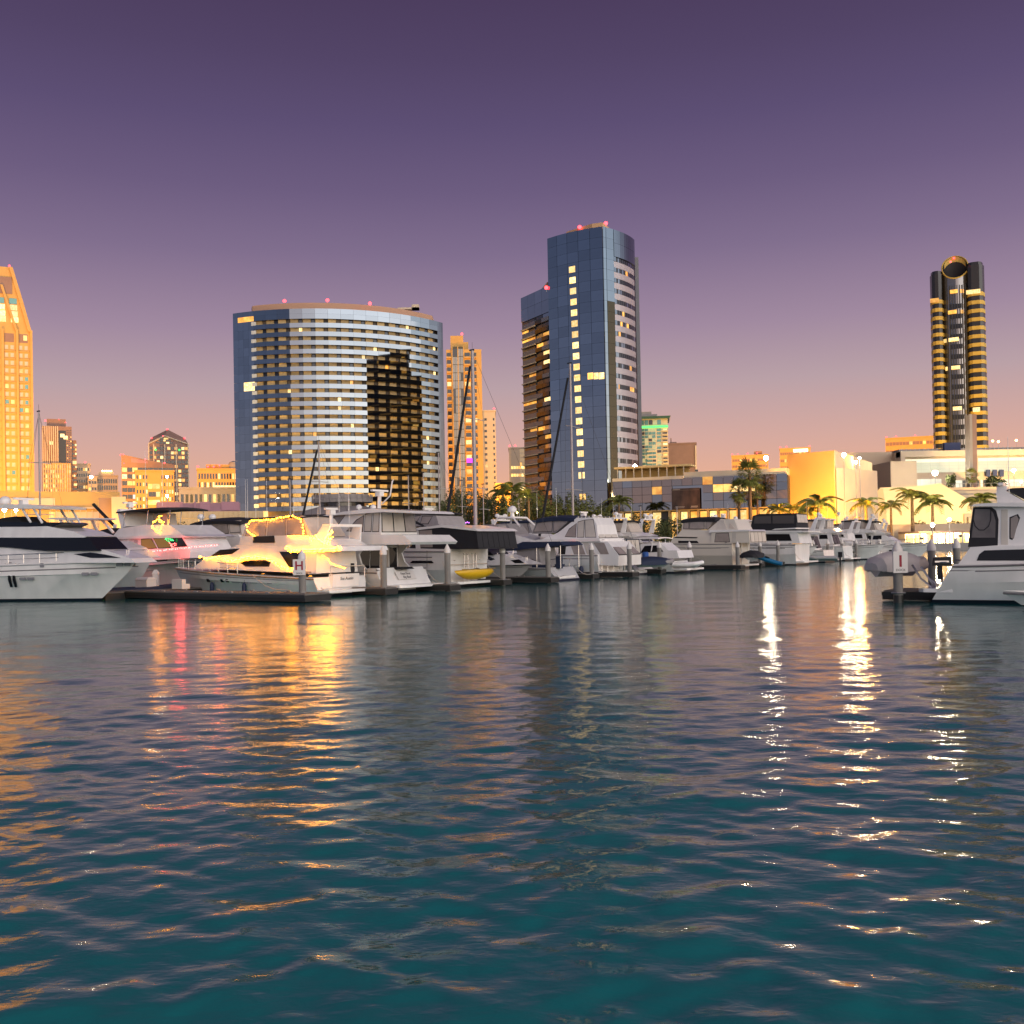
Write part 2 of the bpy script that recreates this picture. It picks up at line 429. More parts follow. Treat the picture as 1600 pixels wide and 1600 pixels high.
# --- stepped tower with ribs
def ribbed_tower():
    r, w, zt = simple('stepped_tower', 'brown stepped apartment tower with pale ribs beside the orange tower', 65, 112, 666, 640, 26, M_brown)
    Y = 640; X = lambda px: (px - 65) * w / 47
    Z = lambda py: at(90, py, Y).z
    MB().box(X(73), 4, zt - .1, X(103), 22, Z(653.5)).build('roof_block', M_brown, r)
    MB().box(X(112), 5, G0, X(119.5), 24, Z(686)).build('side_wing', M_brown, r)
    MB().box(X(66), -3.5, G0, X(110), .2, Z(724)).build('lower_block', M_tan, r)
    for i in range(8):
        MB().box(X(66 + i * 3.3), -.7, Z(724), X(66 + i * 3.3) + .55, .1, zt).build('rib', M_cream, r)
    for i in range(12):
        MB().box(X(66.2 + i * 3.75), -4.1, G0, X(66.2 + i * 3.75) + .5, -3.4, Z(724) - .5).build('rib', M_cream, r)
    grid(r, (X(91), -.02), (1, 0), X(103) - X(91), Z(724), Z(672) - Z(724), 1, 1, .98, .98, [(M_black, 1)], name='dark_glass_panel')
    grid(r, (X(103.5), -.02), (1, 0), X(112) - X(103.5), Z(724), zt - Z(724) - 2, 3, 16, .6, .5, [(M_dark, .85), (M_win, 1)], seed=4)
    grid(r, (X(66), -3.52), (1, 0), X(110) - X(66), 20, Z(726) - 20, 12, 13, .6, .66, [(M_dark, .66), (M_wino, .18), (M_winb, 1)], seed=5)
    grid(r, (X(112), 4.98), (1, 0), X(119.5) - X(112), 12, Z(690) - 12, 3, 22, .9, .45, [(M_dark, .74), (M_wino, .12), (M_winb, 1)], seed=6)
    for px, py in ((71, 655), (92, 653), (102, 657)): beacon(r, (X(px), 4.5, Z(py) - 2.6), .8)
    for px, py in ((94, 683), (99, 686), (76, 695), (113, 724)): place('lit_window', slab(2.4, 2.2, .1, M_winb), r, (X(px), -.2 if py < 720 else 4.7, Z(py)))
ribbed_tower()

def plain_block(name, label, px0, px1, py, Y, depth, m, nx, nz, fw, fh, mats, seed, z0=14, beacons=(), roof=None):
    r, w, zt = simple(name, label, px0, px1, py, Y, depth, m)
    X = lambda px: (px - px0) * w / (px1 - px0)
    grid(r, (.4, -.02), (1, 0), w - .8, z0, zt - z0 - 1.2, nx, nz, fw, fh, mats, seed=seed)
    MB().box(-.35, -.35, zt, w + .35, depth, zt + .8).build('parapet', m, r)
    for px, py2 in beacons:
        p = at(px, py2, Y)
        beacon(r, (min(max(X(px), .5), w - .5), 1, zt + .8), .75, max(.6, p.z - zt - 1.6))
    return r, w, zt
plain_block('apartment_block', 'narrow cream apartment block right behind the stepped tower', 118, 141, 726, 690, 20, M_cream, 6, 12, .7, .5, [(M_dark, .74), (M_wino, .12), (M_winb, 1)], 8, beacons=((133, 723),))
plain_block('apartment_block', 'small cream block with lit floors left of the dark windowed block', 137, 152, 746, 680, 20, M_cream, 3, 9, .8, .45, [(M_dark, .75), (M_win, 1)], 9)
r, w, zt = plain_block('office_block', 'low ochre block with a dark grid of windows before the pale sky gap', 150, 184, 744, 700, 24, M_buff, 9, 9, .72, .66, [(M_dark, .93), (M_winb, 1)], 10)
MB().box(w * .12, 2, zt, w * .8, 14, zt + 3).build('roof_block', M_cream, r)
for i in range(5): MB().ball((w * (.3 + .1 * i), 1.6, zt + 3.8), .55, 8).build('roof_lamp', M_lampo, r, 50)

# --- sloping-roofed glass office and the square yellow block before it
def glass_office():
    Y = 600
    r, w, zt, X = stand('glass_office', 'dark glass office block with a slanting roofline and red beacons', 'building', 190, 272, 726, Y)
    Z = lambda py, px=230: at(px, py, Y).z
    MB().loft([(0, 0, G0), (w, 0, G0), (w, 0, Z(725, 272)), (X(232), 0, Z(719)), (0, 0, Z(711, 190))], [(0, 30, G0), (w, 30, G0), (w, 30, Z(725, 272)), (X(232), 30, Z(719)), (0, 30, Z(711, 190))]).build('wall', M_brown, r)
    MB().loft([(X(205), -.1, Z(723)), (X(231), -.1, Z(724)), (X(231), -.1, Z(720.5)), (X(205), -.1, Z(716))], [(X(205), .1, Z(723)), (X(231), .1, Z(724)), (X(231), .1, Z(720.5)), (X(205), .1, Z(716))]).build('roof_sign_panel', M_mauve, r)
    grid(r, (.2, -.04), (1, 0), w - .4, 10, Z(729) - 10, 10, 11, .93, .62, [(M_dark, .66), (M_mirrord, .1), (M_win, .12), (M_winb, 1)], seed=21)
    for px, py in ((189.5, 709), (193, 709), (194, 722), (227, 716), (257, 721)): beacon(r, (X(px), .3, Z(py) - 1.9), .7, .6)
    Y2 = 560
    r2, w2, zt2, X2 = stand('office_block', 'square yellow office block with small dark windows before the dark glass office', 'building', 211, 272, 737, Y2)
    MB().box(0, 0, G0, w2, 24, zt2).build('wall', M_tan, r2)
    grid(r2, (.3, -.02), (1, 0), w2 * .32, 6, zt2 - 7, 4, 10, .5, .5, [(M_dark, .8), (M_winb, 1)], seed=22)
    grid(r2, (w2 * .33, -.02), (1, 0), w2 * .30, 6, zt2 - 12, 3, 8, .97, .6, [(M_dark, .4), (M_win, .3), (M_winb, 1)], seed=23)
    grid(r2, (w2 * .65, -.02), (1, 0), w2 * .34, 6, zt2 - 7, 5, 10, .5, .5, [(M_dark, .72), (M_winb, 1)], seed=24)
    MB().box(-.4, -.4, zt2, w2 + .4, 24, zt2 + .9).build('parapet', M_tan, r2)
glass_office()

# --- tower under a faceted pyramid roof
def pyramid_tower():
    Y = 680
    r, w, zt, X = stand('pyramid_tower', 'dark windowed tower under a faceted pointed roof with red beacons', 'tower', 232, 295, 686, Y)
    Z = lambda py: at(262, py, Y).z
    MB().box(0, 0, G0, w, 28, Z(694)).build('wall', M_brown, r)
    ap = (X(262), 12, Z(668))
    gl, gr, gm = X(237), X(289), X(261)
    mb = MB()
    A, B_, C_, D_ = (0, 0, Z(694)), (w, 0, Z(694)), (w, 28, Z(694)), (0, 28, Z(694))
    pl, pr = (X(236), 6, Z(683)), (X(289), 6, Z(683))
    g = (X(257), -.02, Z(681.5))
    for f in ((A, g, pl), (g, ap, pl), (g, B_, pr), (g, pr, ap), (pl, ap, D_), (ap, pr, C_), (ap, C_, D_), (A, pl, D_), (B_, C_, pr), (A, B_, g)): mb.poly(f)
    mb.build('pointed_roof', M_brown, r)
    for p, q in ((A, g), (g, B_)): MB().tube([(p[0], -.4, p[2]), (q[0], -.4, q[2])], .5, 5).build('gable_edge', M_cream, r)
    for px in (232.3, 240, 257, 275, 294): MB().box(X(px) - .4, -.7, G0, X(px) + .4, .1, Z(694)).build('rib', M_cream, r)
    grid(r, (.4, -.05), (1, 0), w - .8, 16, Z(697) - 16, 11, 19, .8, .62, [(M_dark, .58), (M_wino, .2), (M_win, .12), (M_winb, 1)], seed=31)
    gz = [(M_dark, .7), (M_win, .2), (M_winb, 1)]
    for k, (p0, p1, y) in enumerate(((243, 270, 693.5), (247, 267, 690), (251, 263, 687))): grid(r, (X(p0), -.12), (1, 0), X(p1) - X(p0), Z(y), 1.3, 5, 1, .86, .8, gz, seed=32 + k)
    for px in (243, 280): MB().ball((X(px), -.6, Z(703)), .7, 8).build('green_lamp', mat('green lamp', (.1, .5, .1), .4, emit=(.05, .8, .15), estr=2, sample=False), r, 50)
    for px, py, y in ((261.5, 666, 12), (237, 682, 5), (255, 680, -.3), (289, 681, 5)): beacon(r, (X(px), y, Z(py) - 1.8), .8, .5)
pyramid_tower()

r, w, zt = plain_block('office_block', 'yellow office block with a grid of square windows left of the blue curved hotel', 308, 372, 734, 560, 24, M_tan, 14, 8, .62, .62, [(M_dark, .8), (M_win, .08), (M_winb, 1)], 41, z0=8, beacons=((309, 733), (325, 729), (334, 728), (343, 726)))
MB().box(w * .22, 3, zt, w * .96, 16, zt + 3.2).build('roof_block', M_tan, r)
MB().lathe([(3.4, 0), (3.4, 2.4), (2.4, 4.6), (.6, 5.4)], 14, (w * .9, 5, zt)).build('roof_dome', M_grey, r, 40)
r, w, zt = plain_block('terrace_building', 'brown two storey building with balconies and a bright roof edge', 280, 376, 764, 430, 16, M_buff, 13, 2, .6, .62, [(M_dark, .5), (M_bronze, .3), (M_win, 1)], 42, z0=zt * 0 + 17)
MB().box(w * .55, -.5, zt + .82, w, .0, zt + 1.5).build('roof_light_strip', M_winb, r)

# --- low buildings on the left waterfront
def low_left():
    Y = 290
    r, w, zt = simple('low_hall', 'long low ochre hall with a lit yellow lower wall behind the left yachts', -30, 190, 768, Y, 30, mat('sodium orange stucco', (.56, .36, .13), .85, noise=.05, nscale=.15, bump=.1))
    X = lambda px: (px + 30) * w / 220; Z = lambda py: at(100, py, Y).z
    MB().box(X(13), -.5, Z(793), X(87) - .2, .2, Z(778)).build('pale_panel', M_cream, r)
    MB().box(-1, -1.4, Z(795), X(153), .3, Z(797.6) + 1.0).build('canopy', M_buff, r)
    for k in range(13):
        MB().box(X(78 + k * 9.5) - .12, -.3, G0, X(78 + k * 9.5) + .12, .1, Z(797)).build('mullion', M_cream, r)
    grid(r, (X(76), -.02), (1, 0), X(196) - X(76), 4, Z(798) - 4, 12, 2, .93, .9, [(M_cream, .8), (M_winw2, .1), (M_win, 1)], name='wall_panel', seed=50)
    r2, w2, z2, X2 = stand('stair_block', 'cube shaped yellow lit block at the right end of the low ochre hall', 'building', 174, 196.5, 776, 270)
    MB().box(0, 0, G0, w2, 14, z2).build('wall', M_buff, r2)
    MB().box(-3.2, 2, G0, 0, 14, z2 - .2).build('side_wall', M_brown, r2)
    Y3 = 300
    r3, w3, z3 = simple('mauve_wall', 'low mauve pink wall with pale banners left of the blue curved hotel', 245, 376, 786, Y3, 10, M_mauve, cat='wall')
    X3 = lambda px: (px - 245) * w3 / 131
    for p, q in ((246, 286), (303, 306), (312, 328), (346, 374)): MB().box(X3(p), -.3, z3 - 2.2, X3(q), .15, z3 + .35).build('wall_panel', mat('pink banner', (.42, .22, .27), .8, noise=.1), r3)
    MB().box(0, -2.5, z3 - 3.1, w3, .1, z3 - 2.7).build('ledge', M_grey, r3)
    r4, w4, z4 = simple('glass_pavilion', 'low glazed pavilion with a fine grid under the mauve wall', 262, 420, 799, 285, 8, M_gold)
    grid(r4, (0, -.04), (1, 0), w4, z4 - 8, 8, 20, 4, .93, .93, [(mat('warm pavilion glass', (.34, .28, .17), .25, noise=.2, nscale=.4), .95), (M_win, 1)], name='glass_pane', seed=51)
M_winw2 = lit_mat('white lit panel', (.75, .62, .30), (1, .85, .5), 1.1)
low_left()

# --- the big curved blue hotel
def curved_hotel():
    C = Vector((-83.4, 462.5)); RR = 65.0
    f0, f1 = R(-25.8), R(57.9)
    P = lambda f, d=0: (C.x + (RR + d) * math.sin(f), C.y - (RR + d) * math.cos(f))
    r = thing('curved_hotel', 'wide curved hotel of blue mirror glass with rows of golden balconies', 'hotel', (0, 0, 0))
    fr = lambda px: next(f for f in np.linspace(f0, f1, 3000) if P(f)[0] / P(f)[1] >= (at(px, 640, 100).x / 100))
    ztop = at(530, 481, P(0)[1]).z
    zrow0, zrow1 = at(530, 797, P(0)[1]).z, at(530, 497, P(0)[1]).z
    nf = 22; fh = (zrow1 - zrow0) / nf
    fa, fb = fr(399), fr(685)
    nb = 16; df = (fb - fa) / nb
    # recessed core, roof and ends
    n = 40
    inner = [P(f0 + (f1 - f0) * k / n, -1.5) for k in range(n + 1)]
    back = [(P(f1)[0] - 10, P(f1)[1] + 26), (P(f0)[0] + 4, P(f0)[1] + 34)]
    MB().prism(inner + back, G0, ztop - .3).build('core', M_room, r)
    o = [P(f0 + (f1 - f0) * k / n, -3.5 if .05 < k / n < .985 else -6) for k in range(2, n)]
    MB().prism(o + [(p[0], p[1] + 14) for p in o[::-1]], ztop - .5, at(530, 472.5, P(0)[1] + 4).z).build('roof_wall', mat('salmon roof wall', (.50, .30, .20), .8, noise=.05), r)
    # top glass, two courses of panels, and the plain end strips
    W = 2 * (RR + .0) * math.tan(df / 2)
    rnd = random.Random(3)
    h2 = (ztop - zrow1) / 2
    def facet(name, f, w, h, z, m, d=0, jit=.006, parent=None):
        p = P(f, d); u = (math.cos(f), math.sin(f))
        return place(name, slab(w, h, .25, m), parent or r, (p[0] - u[0] * w / 2, p[1] - u[1] * w / 2, z), f + rnd.uniform(-jit, jit))
    for j in range(2):
        for b in range(nb): facet('glass_panel', fa + (b + .5) * df, W * .992, h2 * .985, zrow1 + j * h2, M_mirror)
    for (g0, g1, nn) in ((f0, fa, 4), (fb, f1, 3)):
        d2 = (g1 - g0) / nn; w2 = 2 * RR * math.tan(d2 / 2)
        for k in range(nn):
            for j in range(nf + 2):
                z = zrow0 + j * fh if j < nf else zrow1 + (j - nf) * h2
                h = fh if j < nf else h2
                lit = (g0 == f0) and ((j == nf + 0 and k < 4 and False) or (j == nf and k in (1, 2, 3)) or (j == 14 and k in (2, 3)) or (j == 13 and k == 2 and False))
                facet('lit_window' if lit else 'glass_panel', g0 + (k + .5) * d2, w2 * .99, h * .99, z, (M_wino if j == nf else M_winb) if lit else M_mirrord if g0 == f0 else M_mirror)
            facet('glass_panel', g0 + (k + .5) * d2, w2 * .99, zrow0 - G0 - .1, G0, M_mirrord)
    # floors: mirror spandrel, balcony wall, dark door
    low = [MB(), MB()]
    sp, bal = fh * .53, fh * .47
    lit = {(20, 3): 1, (13, 2): 1, (6, 2): 1, (8, 4): 2, (17, 8): 1, (18, 9): 1, (21, 12): 1, (19, 9): 0, (16, 10): 2, (16, 15): 1, (12, 6): 1, (11, 6): 1, (8, 14): 1, (14, 7): 2, (5, 14): 1, (4, 9): 1, (9, 7): 1, (19, 15): 1}
    for j in range(nf):
        z = zrow0 + j * fh
        for b in range(nb):
            f = fa + (b + .5) * df
            if j >= 4:
                facet('spandrel_panel', f, W * .995, sp, z, M_mirror)
                wl = W * .62
                g = f - df * .17
                pp = P(g, -.9); u = (math.cos(f), math.sin(f))
                place('balcony_wall', slab(wl, bal, .2, M_gold), r, (pp[0] - u[0] * wl / 2, pp[1] - u[1] * wl / 2, z + sp), f + R(3))
                g = f + df * .32
                k = lit.get((j, b), 0)
                pp = P(g, -1.1); wl = W * .26
                place('lit_window' if k else 'balcony_door', slab(wl, bal * .97, .1, [M_dark if rnd.random() < .55 else M_room, M_winb, M_wino][k]), r, (pp[0] - u[0] * wl / 2, pp[1] - u[1] * wl / 2, z + sp), f)
            else:
                p, q = P(f - df / 2), P(f + df / 2)
                low[0].loft([(*p, z), (*q, z), (*q, z + sp), (*p, z + sp)], [(p[0], p[1] + .3, z), (q[0], q[1] + .3, z), (q[0], q[1] + .3, z + sp), (p[0], p[1] + .3, z + sp)])
                p, q = P(f - df * .48, -.9), P(f + df * .14, -.9)
                low[1].loft([(*p, z + sp), (*q, z + sp), (*q, z + fh), (*p, z + fh)], [(p[0], p[1] + .3, z + sp), (q[0], q[1] + .3, z + sp), (q[0], q[1] + .3, z + fh), (p[0], p[1] + .3, z + fh)])
        # the pale end window of each floor by the plain strip
        facet('end_window', fa - df * .02, W * .42, bal * .92, z + sp * .9, mat('pale curtain window', (.62, .66, .64), .25, .2), .05)
    low[0].build('spandrel_panels', M_mirror, r, kind='stuff'); low[1].build('balcony_walls', M_gold, r, kind='stuff')
    for px, py in ((444.5, 469), (511.5, 468), (578, 473)):
        p = at(px, py, P(0)[1] + 5)
        beacon(r, (p.x, p.y, p.z - 1.6), .95, .7)
    p = at(640, 484, 420)
    MB().box(p.x - 5, 419, p.z, p.x + 4, 422, p.z + .8).box(p.x + 1, 419, p.z, p.x + 4, 422, p.z + 2).build('roof_crane', M_cream, r)
curved_hotel()

# --- grey rotunda in front of the hotel
p = at(535, 771, 330)
r = thing('rotunda', 'round grey ribbed pavilion roof in front of the curved hotel', 'pavilion', (p.x, 330, 0))
k = at(581, 771, 330).x - p.x
MB().lathe([(k, 0), (k, 1.1), (k * .96, 1.3), (k * .9, 2.6), (0.1, 3.1)], 28, (0, 0, at(535, 786, 330).z)).build('drum', M_grey, r, 30)
for i in range(28):
    t = 2 * math.pi * i / 28
    MB().box(-.12, -.12, 0, .12, .12, at(535, 773, 330).z - at(535, 786, 330).z).build('rib', M_grey, r, loc=((k + .08) * math.cos(t), (k + .08) * math.sin(t), at(535, 786, 330).z), rz=t)
MB().lathe([(k * .8, 0), (k * .8, 2.2)], 28, (0, 0, at(535, 797, 330).z)).build('glass_ring', M_dark, r, 30)
MB().lathe([(k * 2.0, 0), (k * .8, 3)], 32, (0, 0, at(535, 806, 330).z)).build('skirt_roof', M_grey, r, 30)
MB().lathe([(k * 1.5, 0), (k * 1.5, at(535, 806, 330).z - G0)], 28, (0, 0, G0)).build('base', M_gold, r, 30)

# --- apartment towers behind the curved hotel
def condo_a():
    r, w, zt = simple('condo_tower', 'tall ochre condominium tower with balconies right behind the curved hotel', 697, 752, 546, 560, 26, M_tan)
    X = lambda px: (px - 697) * w / 55; Z = lambda py: at(720, py, 560).z
    MB().box(X(704), 1, zt, X(724), 18, Z(524)).build('roof_block', M_tan, r)
    MB().box(X(724), 3, zt, X(732), 18, Z(533)).build('roof_block', M_tan, r)
    MB().box(X(706), -.6, G0, X(724), .1, Z(542)).build('glass_bay', M_bronze, r)
    for q in (705.5, 714.6, 723.6): MB().box(X(q), -1, G0, X(q) + .5, 0, Z(542)).build('rib', M_tan, r)
    grid(r, (X(706.5), -.62), (1, 0), X(723.5) - X(706.5), 14, Z(545) - 14, 4, 22, .9, .92, [(mat('grey bay glass', (.20, .19, .17), .12, .5), .82), (M_dark, .97), (M_win, 1)], name='glass_pane', seed=61)
    nf = 24
    for q0, q1 in ((697.5, 704.8), (725, 744.5)):
        grid(r, (X(q0), -.03), (1, 0), X(q1) - X(q0), 14, zt - 15, 1 if q1 < 710 else 2, nf, .84, .55, [(M_dark, .90), (M_win, .03), (M_winb, 1)], seed=62 + int(q0))
        band_rows(r, (X(q0), -.03), (1, 0), X(q1) - X(q0), 14, zt - 15, nf, .20, M_tan, 'balcony', 1.6)
    z = Z(721)
    place('lit_window', slab(X(740) - X(726), 2.6, .3, mat('violet lit balcony', (.3, .05, .5), .5, emit=(.38, .02, .85), estr=1.6, sample=False)), r, (X(726), -1.8, z - 1))
    beacon(r, (X(722), 1.5, Z(524)), .9, .5)
    MB().box(X(732), 5, G0, X(752), 24, Z(577)).build('side_wing', M_tan, r)
condo_a()
r, w, zt = plain_block('condo_tower', 'lower cream condominium tower with small dark windows left of the palms', 752, 774, 643, 600, 24, M_cream, 0, 0, 1, 1, (), 66, beacons=((772, 641),))
for o, n_ in ((.18, 1), (.80, 1)): grid(r, (w * o, -.03), (1, 0), w * (.22 if o < .5 else .14), 14, zt - 17, 1, 19, .8, .42, [(M_dark, .97), (M_winb, 1)], seed=67 + int(o * 10))
plain_block('low_block', 'plain amber lit block above the trees beside the cream condominium', 774, 800, 757, 520, 14, M_tan, 0, 0, 1, 1, (), 68)
r, w, zt = plain_block('office_tower', 'grey office tower with two lit floors left of the glass hotel tower', 795, 822, 701, 600, 22, mat('grey glass cladding', (.20, .19, .19), .3), 0, 0, 1, 1, (), 70, beacons=((796, 699), (805, 697)))
grid(r, (w * .62, -.04), (1, 0), w * .38, 12, zt - 12, 3, 18, .9, .86, [(mat('pale facade glass', (.34, .31, .24), .2, .2), .8), (M_win, 1)], name='glass_pane', seed=71)
for py in (733, 745, 766): grid(r, (w * .1, -.05), (1, 0), w * .9, at(805, py, 600).z, 1.9, 6, 1, .85, .9, [(M_win, .5), (M_winb, 1)], seed=72 + py)
# --- the tall mirror glass tower
def glass_tower():
    r = thing('glass_tower', 'tallest blue mirror glass tower with a column of lit windows down its face', 'tower', (0, 0, 0))
    YC = 300.0
    zt = at(940, 354, YC).z
    hgt = lambda px, py: (zt - CAM_H) / ((at(px, py, 1).z - CAM_H))            # distance at which the roof line stands there
    K = at(941, 354, YC); Kxy = (K.x, K.y)
    yl = hgt(858, 373); A = at(858.5, 500, yl); A = (A.x, A.y)
    yr = hgt(994, 396); B = at(995, 500, yr); B = (B.x, B.y)
    def arc(p, q, s, n):
        p, q = Vector(p), Vector(q); d = q - p; nn = Vector((d.y, -d.x)).normalized()
        return [tuple(p + d * (k / n) + nn * (s * 4 * (k / n) * (1 - k / n))) for k in range(n + 1)]
    left = arc(A, Kxy, 1.2, 5)
    right = arc(Kxy, B, 4.2, 14)
    back = (A[0] + 9, A[1] + 82)
    ins = lambda pts, d: [(p[0] + d[0], p[1] + d[1]) for p in pts]
    core = ins(left, (.4, 1.0)) + ins(right[1:], (-1.2, .8)) + [back]
    MB().prism(core, G0, zt - .3).build('core', M_joint, r)
    rnd = random.Random(5)
    zb = at(900, 800, YC).z
    nf = 27; fh = (zt - zb) / nf
    def pane(name, p, q, z, h, m, d=.12, jit=.004, gap=.985, par=None):
        p, q = Vector(p), Vector(q); u = (q - p); w = u.length; u /= w
        n = Vector((u.y, -u.x)); a = p + u * w * (1 - gap) / 2 + n * d
        return place(name, slab(w * gap, h * (.985 if h > 1 else 1), .2, m), par or r, (a.x, a.y, z), math.atan2(u.y, u.x) + rnd.uniform(-jit, jit))
    # left face panels, five across
    for j in range(nf):
        for i in range(5):
            pane('glass_panel', left[i], left[i + 1], zb + j * fh, fh, M_mirrord)
    # column of lit windows; each stands in its panel
    def onleft(px):
        for i in range(5):
            x0 = left[i][0] / left[i][1]; x1 = left[i + 1][0] / left[i + 1][1]; x = at(px, 600, 100).x / 100
            if x0 <= x <= x1:
                t = (x - x0) / (x1 - x0); return (left[i][0] + (left[i + 1][0] - left[i][0]) * t, left[i][1] + (left[i + 1][1] - left[i][1]) * t)
        return left[-1]
    for k in range(22):
        py = 422 + k * 16.9
        if k == 20: continue
        p, q = onleft(893.5 + k * .45), onleft(903 + k * .45)
        pane('lit_window', p, q, at(898, py + 5, p[1]).z, 1.95, M_winb if k < 20 else M_win, .16, 0, 1)
    for p0, p1, m in ((919, 928, M_win), (928.5, 936, M_winb), (936.5, 945, M_winb)):
        p, q = onleft(p0), onleft(p1); pane('lit_window', p, q, at(930, 593, p[1]).z, 2.0, m, .16, 0, .97)
    p, q = onleft(871), onleft(885); pane('dark_window', p, q, at(880, 787, p[1]).z, 2.2, M_dark, .16, 0, 1)
    rr = random.Random(9)
    # right, curved face: corner strip, dark recess strip, white bands with windows
    dirx = lambda p: p[0] / p[1]
    def onright(px):
        x = at(px, 600, 100).x / 100
        for i in range(14):
            x0, x1 = dirx(right[i]), dirx(right[i + 1])
            if x0 <= x <= x1 or i == 13:
                t = (x - x0) / (x1 - x0); return (right[i][0] + (right[i + 1][0] - right[i][0]) * t, right[i][1] + (right[i + 1][1] - right[i][1]) * t)
    s = [right[0], onright(950)]
    for j in range(nf): pane('glass_panel', s[0], s[1], zb + j * fh, fh, M_mirror, .14, .004, .97)
    zrec = at(955, 470, 302).z
    s2 = [onright(v) for v in (950.5, 962)]
    for j in range(nf):
        z = zb + j * fh
        pane('glass_panel', s2[0], s2[1], z, fh, M_bronze if z < zrec - 1 else M_mirror, .1, .03 if z < zrec else .004, .97)
    zr1 = at(966, 402, 304).z; nrow = 20; zr0 = at(966, 733, 304).z; rh = (zr1 - zr0) / nrow
    pts = [onright(v) for v in (962.5, 965.5, 972, 978, 983.5, 988.3, 991.8)] + [right[-1]]
    pts = pts[:1] + [pts[1]] + [onright(965.5 + (994.4 - 965.5) * k / 9) for k in range(1, 10)]
    for i in range(len(pts) - 1):
        pane('glass_panel', pts[i], pts[i + 1], zr1, (zt - zr1) / 2, M_mirror)
        pane('glass_panel', pts[i], pts[i + 1], zr1 + (zt - zr1) / 2, (zt - zr1) / 2, M_mirror)
        pane('glass_panel', pts[i], pts[i + 1], zb, zr0 - zb, M_mirror)
    mw = mat('pale lilac panel', (.44, .40, .42), .25, .35)
    for j in range(nrow):
        z = zr0 + j * rh
        mb = MB()
        for i in range(len(pts) - 1):
            (x0, y0), (x1, y1) = pts[i], pts[i + 1]
            mb.loft([(x0, y0, z), (x1, y1, z), (x1, y1, z + rh * .56), (x0, y0, z + rh * .56)], [(x0 - .5, y0 + .5, z), (x1 - .5, y1 + .5, z), (x1 - .5, y1 + .5, z + rh * .56), (x0 - .5, y0 + .5, z + rh * .56)])
        mb.build('spandrel_band', mw, r)
        pane('glass_panel', pts[0], pts[1], z + rh * .56, rh * .44, M_mirror, .0)
        for i in range(1, len(pts) - 1):
            v = rr.random()
            pane('lit_window' if v > .955 else 'window', pts[i], pts[i + 1], z + rh * .57, rh * .42, M_dark if v < .72 else M_mirrord if v <= .955 else M_wino, -.25, .002, .8)
    # thin slab fin at the far right, penthouse, lower wing
    f0 = at(997.5, 397, yr + 3)
    MB().box(B[0] - .2, B[1] + .4, G0, B[0] + 1.0, B[1] + 9, at(996, 397, yr).z - .9).build('end_fin', mat('slate cladding', (.10, .11, .14), .4), r)
    pk = [at(885, 362, 312), at(925, 352, 304.5), at(941.5, 350, 303.5), at(952, 353, 309)]
    xy = [(p.x, p.y) for p in pk]
    MB().prism(xy + [(xy[3][0] - 4, xy[3][1] + 14), (xy[0][0] + 4, xy[0][1] + 12)], zt - .4, at(941, 347.5, 303.5).z).build('penthouse', mat('apricot penthouse wall', (.62, .38, .20), .8), r)
    for px, py, yy in ((906, 351, 306.5), (947, 345, 306)):
        p = at(px, py, yy); beacon(r, (p.x, yy + 1, p.z - 1.9), .85, .9)
    # lower balcony wing on the left
    zw = at(845, 455, 318).z
    yl2 = (zw - CAM_H) / (at(817.5, 466, 1).z - CAM_H); W0 = at(817.5, 600, yl2); W0 = (W0.x, W0.y)
    W1 = (A[0] + .2, A[1] + .3)
    w = Vector(W1) - Vector(W0); wl = w.length; u = w / wl; nrm = Vector((u.y, -u.x))
    b0, b1 = (W0[0] + 10.5, W0[1] + 84), (W1[0] + 14, W1[1] + 76)
    MB().prism([W0, W1, b1, b0], G0, zw - .3).build('balcony_wing', M_joint, r)
    ztop = at(838, 497, 320).z
    for i in range(4):
        p = Vector(W0) + w * (i / 4); q = Vector(W0) + w * ((i + 1) / 4)
        for k in range(2): pane('glass_panel', p, q, ztop + k * (zw - ztop) / 2, (zw - ztop) / 2, M_mirrord)
    z0 = at(838, 797, 320).z; n = 21; bh = (ztop - z0) / n
    mr_ = mat('dull balcony glass', (.16, .17, .18), .2, .3); ms = mat('cream slab edge', (.72, .58, .36), .7)
    for j in range(n):
        z = z0 + j * bh
        a = Vector(W0) + u * 1.0 + nrm * .1
        place('balcony_glass', slab(wl * .50, bh * .52, .15, mr_), r, (*(a + nrm * .35), z + .25), math.atan2(u.y, u.x))
        place('balcony_slab', slab(wl * .50, .32, .5, ms), r, (*(a + nrm * .42 - u * .3), z - .1), math.atan2(u.y, u.x))
        for k, (o, ww) in enumerate(((.02, .22), (.25, .23))):
            place('window', slab(wl * ww, bh * .8, .1, M_dark if rr.random() < .9 else M_wino), r, (*(Vector(W0) + w * o + nrm * .06), z + .3), math.atan2(u.y, u.x))
        for k in range(2):
            o = .54 + .23 * k; v = rr.random()
            m = M_winb if (j in (16, 15) and k == 1) or (j == 11 and k == 1) else M_dark if v < .66 else M_mirrord if v < .90 else M_wino
            place('lit_window' if 'room window' in m.name else 'window', slab(wl * .215, bh * .45, .1, m), r, (*(Vector(W0) + w * o + nrm * .06), z + bh * .5), math.atan2(u.y, u.x))
            place('balcony_glass', slab(wl * .225, bh * .44, .3, M_bronze if (j + k) % 3 else mr_), r, (*(Vector(W0) + w * o + nrm * .5), z + .2), math.atan2(u.y, u.x))
    # the side turned to the curved hotel, which mirrors it: balcony rows with lit rooms
    e0, e1 = Vector(b0), Vector(W0); ew = e1 - e0; el = ew.length; eu = ew / el; en = Vector((eu.y, -eu.x))
